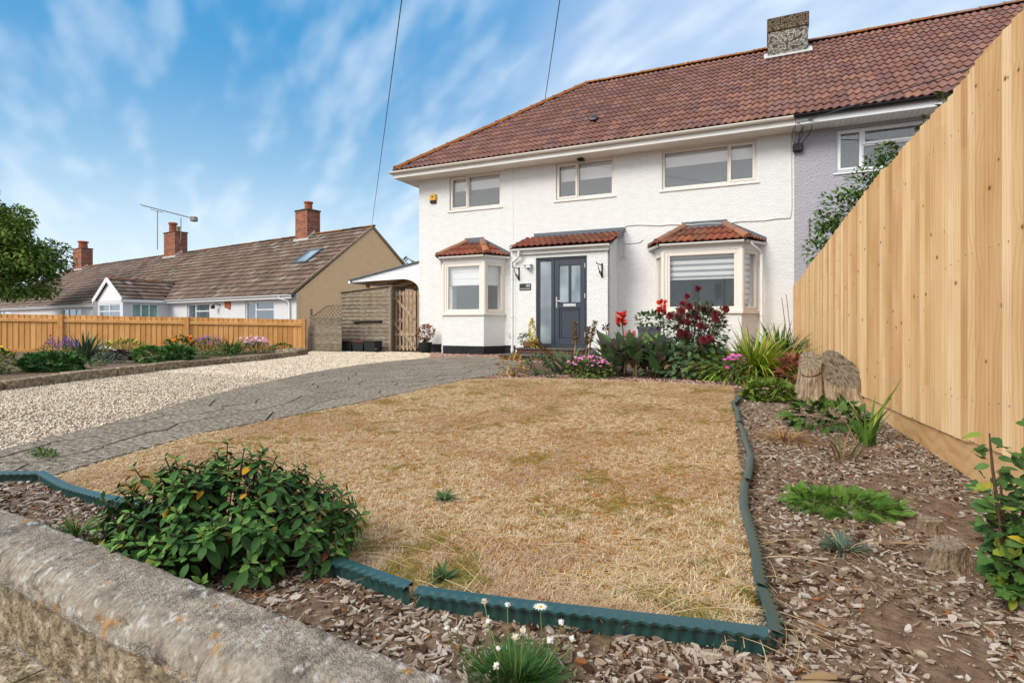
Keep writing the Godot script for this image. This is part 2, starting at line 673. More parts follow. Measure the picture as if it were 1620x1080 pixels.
# ---------------------------------------------------------------- walls and windows
func wall_holes(g: G, o: Vector3, u: Vector3, W: float, H: float, holes: Array, deep: float) -> void: # u runs right seen from outside
	var nrm := u.cross(Vector3.UP).normalized()
	var xs := [0.0, W]
	var ys := [0.0, H]
	for h in holes:
		xs.append_array([h.position.x, h.end.x])
		ys.append_array([h.position.y, h.end.y])
	xs.sort()
	ys.sort()
	for i in xs.size() - 1:
		for j in ys.size() - 1:
			if xs[i + 1] - xs[i] < 1e-4 or ys[j + 1] - ys[j] < 1e-4:
				continue
			var mid := Vector2((xs[i] + xs[i + 1]) / 2, (ys[j] + ys[j + 1]) / 2)
			if holes.any(func(h): return h.has_point(mid)):
				continue
			for back in [0.0, deep]:
				var q := []
				for e in [[i, j], [i + 1, j], [i + 1, j + 1], [i, j + 1]]:
					q.append(o + u * xs[e[0]] + Vector3(0, ys[e[1]], 0) - nrm * back)
				if back > 0:
					q.reverse()
				g.poly(q)
	for h in holes:
		var c := [h.position, Vector2(h.end.x, h.position.y), h.end, Vector2(h.position.x, h.end.y)]
		var mid3: Vector3 = o + u * h.get_center().x + Vector3(0, h.get_center().y, 0)
		for k in 4:
			var a: Vector3 = o + u * c[k].x + Vector3(0, c[k].y, 0)
			var b: Vector3 = o + u * c[(k + 1) % 4].x + Vector3(0, c[(k + 1) % 4].y, 0)
			var q := [a, b, b - nrm * deep, a - nrm * deep]
			var nn: Vector3 = (q[1] - q[0]).cross(q[2] - q[0])
			if nn.dot(mid3 - (a + b) / 2) < 0:
				q.reverse()
			g.poly(q)

func frame_bars(g: G, x0: float, x1: float, y0: float, y1: float, w: float, z0: float, z1: float, bev := 0.008) -> void:
	g.box(Vector3(x0, y0, z0), Vector3(x0 + w, y1, z1), bev)
	g.box(Vector3(x1 - w, y0, z0), Vector3(x1, y1, z1), bev)
	g.box(Vector3(x0 + w - 0.002, y0 + 0.001, z0 + 0.001), Vector3(x1 - w + 0.002, y0 + w, z1 - 0.001), bev)
	g.box(Vector3(x0 + w - 0.002, y1 - w, z0 + 0.001), Vector3(x1 - w + 0.002, y1 - 0.001, z1 - 0.001), bev)

# lights: [x0, x1, y0, y1, opening?]; blind: fraction of the height covered; xf: lower left outer corner, z outward
func window(parent: Node, called: String, xf: Transform3D, w: float, h: float, lights: Array, fm: Material, gm: Material, blind := 0.0, bm: Material = null, sill := true) -> Node:
	var g := G.new()
	frame_bars(g, 0, w, 0, h, 0.035, -0.07, 0.0)
	for l in lights:
		frame_bars(g, l[0], l[1], l[2], l[3], 0.05 if l[4] else 0.028, -0.062, 0.016 if l[4] else -0.004)
	var o := add(parent, called, g, fm, xf)
	for l in lights:
		var b := 0.05 if l[4] else 0.028
		var p := G.new()
		for e in [-0.030, -0.048]: # double glazing
			p.box(Vector3(l[0] + b - 0.006, l[2] + b - 0.006, e - 0.004), Vector3(l[1] - b + 0.006, l[3] - b + 0.006, e))
		add(o, "pane", p, gm)
		if blind > 0 and l[3] > h * 0.6:
			var q := G.new()
			q.box(Vector3(l[0] + b, maxf(l[3] - h * blind, l[2] + b), -0.15), Vector3(l[1] - b, l[3] - b * 0.5, -0.144))
			q.box(Vector3(l[0] + b, maxf(l[3] - h * blind, l[2] + b) - 0.02, -0.155), Vector3(l[1] - b, maxf(l[3] - h * blind, l[2] + b), -0.139), 0.006)
			add(o, "blind", q, bm if bm else m.blind)
	if sill:
		var s := G.new()
		s.prism([Vector3(-0.06, -0.055, -0.07), Vector3(-0.06, -0.055, 0.075), Vector3(-0.06, -0.028, 0.075), Vector3(-0.06, 0.0, -0.07)], Vector3(w + 0.12, 0, 0))
		add(o, "sill", s, fm)
	return o

func downpipe(parent: Node, called: String, pts: Array, rad: float, mt: Material) -> void:
	var g := G.new()
	g.tube(pts, [rad], 10)
	var a: Vector3 = pts[pts.size() - 2]
	var b: Vector3 = pts[pts.size() - 1]
	for k in [0.12, 0.55, 0.92]:
		var p := a.lerp(b, k)
		g.tube([p, p + (b - a).normalized() * 0.05], [rad + 0.008], 10)
	add(parent, called, g, mt)


# ---------------------------------------------------------------- scene
const EYE := Vector3(0, 0.82, 0)
var stone_joint_poly: PackedVector2Array

func fence_x(z: float) -> float:
	return 0.984 + 0.04926 * (z + 3.375)

func along(tab: Array, z: float) -> float: # piecewise linear in z, z falling
	for i in tab.size() - 1:
		if z >= tab[i + 1][0]:
			return lerpf(tab[i][1], tab[i + 1][1], clampf((z - tab[i][0]) / (tab[i + 1][0] - tab[i][0]), 0, 1))
	return tab[-1][1]

func _ready() -> void:
	rng.seed = 20240611
	noise.seed = 3
	noise.frequency = 0.05
	var cam := Camera3D.new()
	cam.name = "camera"
	cam.projection = Camera3D.PROJECTION_FRUSTUM
	cam.near = 0.05
	cam.far = 1500.0
	cam.size = 2.0 * 0.05 * 540.0 / 880.0
	cam.frustum_offset = Vector2(0, -0.05 * 29.0 / 880.0)
	cam.position = EYE
	cam.rotation.y = atan(880.0 / 1910.0)
	add_child(cam)
	var env := Environment.new()
	env.tonemap_mode = Environment.TONE_MAPPER_LINEAR
	env.tonemap_exposure = 2.4
	env.background_mode = Environment.BG_SKY
	env.sky = Sky.new()
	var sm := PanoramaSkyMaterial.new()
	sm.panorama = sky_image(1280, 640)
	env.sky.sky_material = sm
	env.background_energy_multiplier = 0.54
	env.sdfgi_enabled = true
	env.ssao_enabled = true
	env.ssil_enabled = true
	var we := WorldEnvironment.new()
	we.name = "world"
	we.environment = env
	add_child(we)
	var sun := DirectionalLight3D.new()
	sun.name = "sun"
	sun.light_color = Color(1.0, 0.985, 0.955)
	sun.light_energy = 0.36
	sun.light_angular_distance = 26.0
	sun.shadow_enabled = true
	add_child(sun)
	sun.look_at_from_position(Vector3(-3.6, 6.6, 7.6), Vector3.ZERO)
	make_materials()
	setting()
	main_house()
	neighbour()
	bungalows()
	opposite_house()
	side_yard()
	right_fence()
	left_fence()
	front_wall()
	edging()
	front_details()
	overhead()
	trees()
	big_shrub()
	front_border()
	right_bed()
	left_bed()
	lawn_growth()

func make_materials() -> void:
	noise_tex("mottle", 0.02, [[0.0, 0.62], [0.5, 0.86], [1.0, 1.0]], 512, 5)
	noise_tex("soft", 0.008, [[0.0, 0.965], [0.5, 0.985], [1.0, 1.0]], 512, 4, FastNoiseLite.TYPE_SIMPLEX_SMOOTH, 4)
	noise_tex("bumpy", 0.05, [], 512, 4, FastNoiseLite.TYPE_SIMPLEX_SMOOTH, 2)
	noise_tex("cast", 0.035, [], 512, 2, FastNoiseLite.TYPE_SIMPLEX_SMOOTH, 9)
	noise_tex("speck", 0.11, [[0.0, 0.5], [0.42, 0.72], [0.6, 0.95], [1.0, 1.0]], 512, 3, FastNoiseLite.TYPE_SIMPLEX_SMOOTH, 6)
	noise_tex("lichen", 0.017, [[0.0, Color(0.50, 0.45, 0.40)], [0.36, Color(0.66, 0.62, 0.55)], [0.52, Color(0.86, 0.82, 0.74)], [0.62, Color(0.76, 0.71, 0.63)], [0.74, Color(0.97, 0.95, 0.90)], [1.0, Color(1, 1, 1)]], 512, 6, FastNoiseLite.TYPE_SIMPLEX_SMOOTH, 8)
	noise_tex("weather", 0.012, [[0.0, Color(0.30, 0.29, 0.27)], [0.42, Color(0.50, 0.48, 0.45)], [0.5, Color(0.86, 0.85, 0.82)], [0.6, Color(0.95, 0.94, 0.92)], [0.66, Color(0.45, 0.43, 0.40)], [1.0, Color(0.85, 0.84, 0.80)]], 512, 6, FastNoiseLite.TYPE_SIMPLEX_SMOOTH, 14)
	noise_tex("moss", 0.02, [[0.0, Color(0.70, 0.44, 0.16)], [0.45, Color(0.62, 0.39, 0.20)], [0.60, Color(0.50, 0.33, 0.22)], [1.0, Color(0.40, 0.28, 0.22)]], 256, 5, FastNoiseLite.TYPE_SIMPLEX_SMOOTH, 15)
	noise_tex("straw", 0.03, [[0.0, Color(0.55, 0.42, 0.28)], [0.45, Color(0.80, 0.66, 0.46)], [1.0, Color(1.0, 0.86, 0.64)]], 512, 5, FastNoiseLite.TYPE_SIMPLEX_SMOOTH, 21)
	noise_tex("frostmark", 0.006, [[0.0, 0.7], [1.0, 1.0]], 256, 3)
	tx.wood = wood_image(768, 768, 8)
	tx.brick = brick_image()
	# buildings
	mat("render_white", Color(0.79, 0.785, 0.765), 0.92, {"tex": "soft", "bump": "cast", "bump_cm": 0.85, "s": Vector3(0.9, 1.5, 0.9), "spec": 0.25})
	mat("render_grey", Color(0.43, 0.42, 0.46), 0.92, {"tex": "soft", "bump": "cast", "bump_cm": 1.3, "s": Vector3(0.8, 1.3, 0.8), "spec": 0.25})
	mat("render_tan", Color(0.90, 0.60, 0.33), 0.95, {"tex": "soft", "bump": "cast", "bump_cm": 1.5, "s": 0.5, "spec": 0.2})
	mat("render_pale", Color(0.66, 0.66, 0.67), 0.92, {"tex": "soft", "s": 0.5})
	mat("plinth_black", Color(0.022, 0.023, 0.026), 0.75, {"tex": "mottle", "bump": "cast", "bump_cm": 0.8, "s": 1.0})
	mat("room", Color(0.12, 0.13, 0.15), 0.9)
	mat("frame_cream", Color(0.80, 0.725, 0.64), 0.4, {"spec": 0.5})
	mat("upvc", Color(0.80, 0.78, 0.74), 0.35, {"spec": 0.5})
	mat("upvc_aged", Color(0.76, 0.71, 0.63), 0.45, {"tex": "soft", "s": 2.0})
	mat("upvc_white", Color(0.82, 0.83, 0.84), 0.35, {"spec": 0.5})
	mat("soffit_cream", Color(0.74, 0.70, 0.63), 0.7)
	mat("black_plastic", Color(0.012, 0.012, 0.014), 0.35)
	mat("blind", Color(0.88, 0.88, 0.87), 0.85, {"back": 0.3})
	mat("blind_band", Color(0.34, 0.37, 0.39), 0.85, {"back": 0.3})
	mat("lead", Color(0.17, 0.20, 0.235), 0.55, {"tex": "mottle", "s": Vector3(6, 2, 6), "metal": 0.2})
	mat("iron", Color(0.012, 0.012, 0.012), 0.5)
	mat("door_grey", Color(0.040, 0.049, 0.066), 0.38, {"spec": 0.5})
	mat("frosted", Color(0.36, 0.43, 0.47), 0.16, {"tex": "frostmark", "s": 0.6, "spec": 0.7})
	mat("chrome", Color(0.7, 0.7, 0.7), 0.25, {"metal": 1.0})
	mat("silver", Color(0.62, 0.62, 0.62), 0.4, {"metal": 0.3})
	mat("slate", Color(0.030, 0.036, 0.044), 0.5)
	mat("lettering", Color(0.75, 0.77, 0.78), 0.6)
	mat("yellow_box", Color(0.72, 0.40, 0.02), 0.4)
	mat("cable", Color(0.30, 0.28, 0.25), 0.7)
	mat("cable_white", Color(0.62, 0.59, 0.53), 0.6)
	mat("wire", Color(0.06, 0.06, 0.065), 0.6)
	mat("brick_far", Color(1, 1, 1), 0.9, {"tex": "brick", "s": 0.85, "world": false})
	mat("clay_pot", Color(0.50, 0.14, 0.06), 0.8, {"tex": "mottle", "s": 2.0})
	mat("chimney_render", Color(0.50, 0.48, 0.44), 0.95, {"tex": "weather", "bump": "bumpy", "bump_cm": 1.2, "s": 1.1, "world": false})
	mat("chimney_cap", Color(0.30, 0.23, 0.16), 0.95, {"tex": "weather", "bump": "bumpy", "bump_cm": 1.0, "s": 1.7, "world": false})
	var glass := mat("glass", Color(0.6, 0.7, 0.75), 0.015, {"spec": 0.7})
	glass.transparency = BaseMaterial3D.TRANSPARENCY_ALPHA
	glass.albedo_color.a = 0.03
	var green := mat("glass_green", Color(0.25, 0.45, 0.40), 0.1, {"spec": 0.6, "metal": 0.2})
	green.transparency = BaseMaterial3D.TRANSPARENCY_ALPHA
	green.albedo_color.a = 0.5
	for i in 7:
		var k := [[0.235, 0.098, 0.068], [0.205, 0.085, 0.062], [0.262, 0.112, 0.078], [0.185, 0.082, 0.064], [0.228, 0.108, 0.083], [0.290, 0.122, 0.078], [0.215, 0.090, 0.060]][i] as Array
		mat("tile%d" % i, Color(k[0] * 1.32, k[1] * 1.55, k[2] * 1.70), 0.85, {"tex": "mottle", "bump": "bumpy", "bump_cm": 0.25, "s": 1.3, "off": Vector3(i * 0.37, i * 0.21, i * 0.53), "spec": 0.3})
		mat("hot%d" % i, Color(k[0] * 1.35 + r(-0.05, 0.08), k[1] * 1.15, k[2] * 0.95), 0.85, {"tex": "speck", "bump": "bumpy", "bump_cm": 0.25, "s": 1.7, "off": Vector3(i * 0.37, i * 0.21, i * 0.53), "spec": 0.3})
	for i in 3:
		mat("ridge%d" % i, Color(0.95, 0.92, 0.9), 0.95, {"tex": "moss", "s": 2.1, "off": Vector3(i * 0.3, i * 0.17, 0)})
		mat("hip%d" % i, [Color(0.58, 0.22, 0.10), Color(0.50, 0.23, 0.13), Color(0.40, 0.21, 0.14)][i], 0.9, {"tex": "speck", "s": 2.0, "bump": "bumpy", "bump_cm": 0.4, "off": Vector3(i * 0.3, 0, 0)})
	mat("roof_under", Color(0.05, 0.03, 0.025), 0.95)
	mat("roof_brown", Color(1, 1, 1), 0.95, {"tex": "speck", "s": 0.35, "vc": true})
	# ground
	mat("soil", Color(0.25, 0.168, 0.112), 0.97, {"tex": "mottle", "bump": "bumpy", "bump_cm": 0.5, "s": 1.3, "spec": 0.2})
	mat("lawn_base", Color(0.60, 0.45, 0.275), 0.97, {"tex": "straw", "bump": "bumpy", "bump_cm": 2.0, "s": 1.4, "spec": 0.1})
	mat("gravel_base", Color(0.46, 0.35, 0.25), 0.95, {"tex": "speck", "bump": "bumpy", "bump_cm": 2.0, "s": 2.5, "spec": 0.2})
	mat("pink_base", Color(0.34, 0.20, 0.155), 0.95, {"tex": "speck", "bump": "bumpy", "bump_cm": 2.0, "s": 2.5, "spec": 0.2})
	mat("asphalt", Color(0.055, 0.054, 0.053), 0.95, {"tex": "speck", "bump": "bumpy", "bump_cm": 0.6, "s": 2.0})
	mat("joint", Color(0.055, 0.048, 0.04), 0.98, {"tex": "mottle", "s": 3.0})
	for i in 5:
		var q := [0.42, 0.39, 0.445, 0.37, 0.405][i] as float
		mat("paving%d" % i, Color(q * 1.10, q * 1.03, q * 0.97), 0.9, {"tex": "lichen", "bump": "bumpy", "bump_cm": 0.9, "s": 2.3, "off": Vector3(i * 0.31, i * 0.77, i * 0.13), "spec": 0.3})
	mat("pebble", Color(1, 1, 1), 0.85, {"vc": true, "spec": 0.3})
	mat("chip", Color(1, 1, 1), 0.95, {"vc": true, "tex": "speck", "s": 14.0, "world": true, "spec": 0.15})
	mat("grassy", Color(1, 1, 1), 0.9, {"vc": true, "back": 0.3, "spec": 0.15, "both": true})
	mat("leafy", Color(1, 1, 1), 0.6, {"vc": true, "back": 0.35, "spec": 0.3, "both": true})
	mat("petal", Color(1, 1, 1), 0.7, {"vc": true, "back": 0.4, "spec": 0.2, "both": true})
	mat("stem", Color(0.10, 0.09, 0.035), 0.8)
	mat("stem_brown", Color(0.10, 0.055, 0.035), 0.85)
	mat("cane", Color(0.30, 0.20, 0.11), 0.8)
	mat("bark", Color(0.12, 0.09, 0.065), 0.95, {"tex": "mottle", "bump": "bumpy", "bump_cm": 3.0, "s": Vector3(3, 0.7, 3)})
	# timber and stone
	for i in 4:
		var f := [[0.84, 0.67, 0.46], [0.70, 0.50, 0.30], [0.90, 0.75, 0.56], [0.77, 0.575, 0.37]][i] as Array
		mat("board%d" % i, Color(f[0], f[1], f[2]), 0.8, {"tex": "wood", "uv": true, "s": Vector3(1, 1, 1), "off": Vector3(i * 0.125, i * 0.29, 0), "spec": 0.25})
		var e := [[0.68, 0.435, 0.20], [0.60, 0.37, 0.16], [0.72, 0.47, 0.235], [0.64, 0.40, 0.18]][i] as Array
		mat("amber%d" % i, Color(e[0], e[1], e[2]), 0.8, {"tex": "wood", "uv": true, "off": Vector3(i * 0.375, i * 0.41, 0), "spec": 0.25})
		var s := [[0.46, 0.42, 0.385], [0.37, 0.335, 0.31], [0.53, 0.485, 0.44], [0.43, 0.385, 0.345]][i] as Array
		mat("shed%d" % i, Color(s[0], s[1], s[2]), 0.9, {"tex": "lichen", "bump": "bumpy", "bump_cm": 0.5, "s": Vector3(0.5, 6, 0.5), "off": Vector3(i * 0.3, i * 0.13, 0), "spec": 0.15})
		mat("sleeper%d" % i, Color(s[0] * 1.12, s[1] * 1.04, s[2] * 0.92), 0.95, {"tex": "lichen", "bump": "bumpy", "bump_cm": 1.2, "s": 1.6, "off": Vector3(i * 0.4, 0, i * 0.2), "spec": 0.15})
		var c := [[0.50, 0.45, 0.38], [0.46, 0.405, 0.33], [0.52, 0.475, 0.415], [0.45, 0.40, 0.335]][i] as Array
		mat("wallstone%d" % i, Color(c[0], c[1], c[2]), 0.95, {"tex": "lichen", "bump": "bumpy", "bump_cm": 1.0, "s": 1.6, "off": Vector3(i * 0.23, i * 0.4, i * 0.61), "spec": 0.2})
	mat("gate_wood", Color(0.68, 0.55, 0.455), 0.9, {"tex": "lichen", "s": Vector3(5, 0.6, 5), "spec": 0.15})
	mat("coping", Color(1, 1, 1), 0.96, {"vc": true, "tex": "mottle", "bump": "bumpy", "bump_cm": 0.45, "s": 5.0, "spec": 0.2})
	mat("mortar", Color(0.36, 0.33, 0.29), 0.95, {"tex": "mottle", "bump": "bumpy", "bump_cm": 1.0, "s": 3.0})
	mat("stump", Color(1, 1, 1), 0.92, {"vc": true, "tex": "mottle", "bump": "bumpy", "bump_cm": 0.5, "s": Vector3(5, 1.2, 5), "spec": 0.2})
	mat("edging_green", Color(0.017, 0.064, 0.060), 0.33, {"tex": "soft", "s": 4.0, "spec": 0.75})
	mat("planter_grey", Color(0.075, 0.08, 0.09), 0.6)
	mat("terracotta", Color(0.34, 0.155, 0.075), 0.85, {"tex": "mottle", "s": 4.0})
	mat("step_brick0", Color(0.20, 0.075, 0.05), 0.9, {"tex": "mottle", "s": 4.0})
	mat("step_brick1", Color(0.25, 0.11, 0.075), 0.9, {"tex": "mottle", "s": 4.0})
	mat("step_top", Color(0.15, 0.135, 0.115), 0.9, {"tex": "mottle", "bump": "bumpy", "bump_cm": 0.8, "s": 2.0})
	mat("dark_bag", Color(0.018, 0.022, 0.022), 0.6)
	mat("rust_lid", Color(0.12, 0.035, 0.03), 0.7)
	mat("thrift_white", Color(0.78, 0.76, 0.71), 0.8, {"both": true})
	mat("thrift_cream", Color(0.62, 0.50, 0.36), 0.8, {"both": true})
	mat("clear_roof", Color(0.62, 0.60, 0.45), 0.7, {"back": 0.5})

func pv(a: Array) -> PackedVector2Array:
	var p := PackedVector2Array()
	for q in a:
		p.append(Vector2(q[0], q[1]))
	return p

# ---------------------------------------------------------------- the setting
func drive_poly() -> PackedVector2Array:
	return pv([[-5.2, -0.95], [-4.43, -1.85], [-4.91, -2.90], [-5.55, -4.0], [-6.13, -5.2], [-6.65, -6.5], [-7.08, -7.93], [-7.26, -9.2], [-7.2, -10.9], [-6.6, -11.75], [-5.75, -11.95], [-5.0, -11.0], [-4.4, -9.9], [-3.95, -8.4], [-3.92, -7.4], [-3.98, -7.0], [-3.86, -5.6], [-3.78, -4.4], [-3.80, -2.7], [-3.46, -1.65], [-3.5, -0.95]])

func lawn_poly() -> PackedVector2Array:
	return pv([[-3.42, -1.60], [-2.67, -1.50], [-1.43, -1.44], [-0.92, -1.36], [-0.02, -1.52], [-0.05, -2.02], [-0.11, -2.9], [-0.2, -4.2], [-0.28, -5.6], [-0.33, -6.6], [-0.41, -7.72], [-1.5, -7.8], [-2.64, -7.72], [-3.45, -7.5], [-3.95, -7.0], [-3.84, -5.6], [-3.76, -4.4], [-3.78, -2.7]])

func gravel_poly() -> PackedVector2Array:
	return pv([[-5.2, -0.95], [-9.0, -0.95], [-8.46, -3.53], [-8.84, -4.38], [-9.62, -6.31], [-10.21, -8.99], [-10.95, -10.8], [-12.1, -12.3], [-9.1, -13.35], [-8.2, -12.6], [-7.4, -11.3], [-7.2, -10.9], [-7.26, -9.2], [-7.08, -7.93], [-6.65, -6.5], [-6.13, -5.2], [-5.55, -4.0], [-4.91, -2.9], [-4.43, -1.85]])

func setting() -> void:
	var g := G.new()
	var far := 600.0
	var zl := -1.0 - 0.0785 * (far - 2.67)
	var zr := -1.0 + 0.0785 * (far + 2.67)
	g.poly([Vector3(-far, 0, zl), Vector3(far, 0, zr), Vector3(far, 0, -far), Vector3(-far, 0, -far)])
	g.poly([Vector3(-far, -0.66, zl), Vector3(far, -0.66, zr), Vector3(far, 0, zr), Vector3(-far, 0, zl)])
	g.poly([Vector3(-far, -0.66, far), Vector3(far, -0.66, far), Vector3(far, -0.66, zr), Vector3(-far, -0.66, zl)])
	structure("ground", g, m.soil)
	var p := G.new()
	p.box(Vector3(-120, -0.80, -0.60), Vector3(120, -0.655, 1.2))
	structure("pavement", p, m.paving1)
	var rd := G.new()
	rd.box(Vector3(-120, -0.9, 1.22), Vector3(120, -0.654, 8.0))
	structure("road", rd, m.asphalt)
	structure("gravel_drive", sheet(gravel_poly(), 0.004), m.gravel_base)
	structure("pink_gravel_bed", sheet(pv([[-9.1, -13.35], [-8.2, -12.6], [-7.4, -11.3], [-7.2, -10.9], [-6.6, -11.75], [-5.75, -11.95], [-5.0, -11.0], [-4.4, -9.9], [-3.95, -8.4], [-3.92, -7.4], [-3.45, -7.5], [-2.64, -7.72], [-1.5, -7.8], [-0.41, -7.72], [0.6, -7.6], [0.45, -13.35]]), 0.004), m.pink_base)
	# lawn, gently uneven
	var lp := lawn_poly()
	structure("lawn", sheet(lp, 0.010), m.lawn_base)
	# loose pebbles
	var sm := SphereMesh.new()
	sm.radius = 0.5; sm.height = 1.0; sm.radial_segments = 7; sm.rings = 3
	var xf := []
	var cs := []
	var gp := gravel_poly()
	for i in 170000:
		var z := -0.95 - 12.0 * pow(rng.randf(), 1.25)
		var x := r(-12.0, -4.4)
		if not in_poly(x, z, gp) and not (rng.randf() < 0.012 and in_poly(x, z, drive_poly())):
			continue
		var s := r(0.008, 0.018) * (1.0 + 0.4 * float(z < -6))
		xf.append(Transform3D(Basis.from_euler(Vector3(r(-0.5, 0.5), r(0, TAU), r(-0.5, 0.5))) * Basis.from_scale(Vector3(s * r(0.9, 1.5), s * 0.65, s)), Vector3(x, 0.004 + s * 0.22, z)))
		var k := rng.randf()
		var c := mixc(Color(0.70, 0.55, 0.39), Color(0.88, 0.77, 0.60), rng.randf())
		if k < 0.11:
			c = mixc(Color(0.38, 0.24, 0.13), Color(0.48, 0.36, 0.27), rng.randf())
		elif k < 0.14:
			c = Color(0.30, 0.27, 0.25)
		elif k > 0.95:
			c = Color(0.55, 0.33, 0.22)
		cs.append(c * (0.92 + 0.16 * noise.get_noise_2d(x * 30, z * 30)))
	tag(scatter(self, "gravel", sm, m.pebble, xf, cs), "cream and honey loose gravel spread over the drive", "gravel")
	xf = []
	cs = []
	for i in 26000:
		var z := r(-13.3, -7.45)
		var x := r(-9.0, 0.5)
		var back := -12.55 - 0.0 * x
		var ok := (x < -4.0 and z < -10.6 and not in_poly(x, z, drive_poly()) and not in_poly(x, z, gp) and z > back - 0.8) or (z > -8.25 and x > -3.9 and not in_poly(x, z, lp) and not in_poly(x, z, drive_poly()))
		if not ok:
			continue
		var s := r(0.012, 0.026)
		xf.append(Transform3D(Basis.from_euler(Vector3(r(-0.5, 0.5), r(0, TAU), 0)) * Basis.from_scale(Vector3(s * r(0.9, 1.5), s * 0.7, s)), Vector3(x, 0.004 + s * 0.25, z)))
		cs.append(mixc(mixc(Color(0.40, 0.19, 0.14), Color(0.55, 0.36, 0.29), rng.randf()), Color(0.62, 0.55, 0.5), 0.25 * rng.randf()))
	tag(scatter(self, "pink_gravel", sm, m.pebble, xf, cs), "pinkish red gravel along the house base and the border edge", "gravel")
	# crazy paving: irregular flags with dark joints
	var dp := drive_poly()
	var base := structure("driveway", sheet(dp, 0.006), m.joint)
	var seeds := []
	var tries := 0
	while seeds.size() < 230 and tries < 6000:
		tries += 1
		var q := Vector2(r(-7.6, -3.3), r(-12.1, -0.9))
		if not Geometry2D.is_point_in_polygon(q, dp):
			continue
		var gap := r(0.27, 0.50)
		if seeds.any(func(e): return e.distance_to(q) < gap):
			continue
		seeds.append(q)
	for i in seeds.size():
		var cell := pv([[seeds[i].x - 1, seeds[i].y - 1], [seeds[i].x + 1, seeds[i].y - 1], [seeds[i].x + 1, seeds[i].y + 1], [seeds[i].x - 1, seeds[i].y + 1]])
		for j in seeds.size():
			if j == i or seeds[i].distance_to(seeds[j]) > 2.0:
				continue
			var mid: Vector2 = (seeds[i] + seeds[j]) / 2
			var d: Vector2 = (seeds[j] - seeds[i]).normalized()
			var s := Vector2(-d.y, d.x)
			var half := PackedVector2Array([mid + s * 5, mid - s * 5, mid - s * 5 - d * 9, mid + s * 5 - d * 9])
			var cut := Geometry2D.intersect_polygons(cell, half)
			if cut.size():
				cell = cut[0]
		var off := Geometry2D.offset_polygon(cell, -0.009)
		if off.is_empty():
			continue
		for piece in Geometry2D.intersect_polygons(off[0], dp):
			if piece.size() < 3:
				continue
			var sg := G.new()
			var h := r(0.014, 0.017)
			var tilt := Vector2(r(-0.01, 0.01), r(-0.01, 0.01))
			var lift := func(e: Vector2, y: float) -> Vector3: return Vector3(e.x, y + (e - seeds[i]).dot(tilt), e.y)
			var tri := Geometry2D.triangulate_polygon(piece)
			for k in range(0, tri.size(), 3):
				sg.out([lift.call(piece[tri[k]], h), lift.call(piece[tri[k + 1]], h), lift.call(piece[tri[k + 2]], h)], Vector3(seeds[i].x, -3, seeds[i].y))
			for k in piece.size():
				var a := piece[k]
				var b := piece[(k + 1) % piece.size()]
				sg.out([lift.call(a, 0.0), lift.call(b, 0.0), lift.call(b, h), lift.call(a, h)], Vector3(seeds[i].x, 0.0, seeds[i].y))
			add(base, "flagstone", sg, m["paving%d" % (rng.randi() % 5)])


# ---------------------------------------------------------------- the house
const FZ := -13.3
const PITCH := 0.6545
func tile_set(pre: String, n := 7) -> Array:
	return range(n).map(func(i): return m["%s%d" % [pre, i]])

func near_eye(p: Vector3) -> float:
	return p.distance_to(EYE)

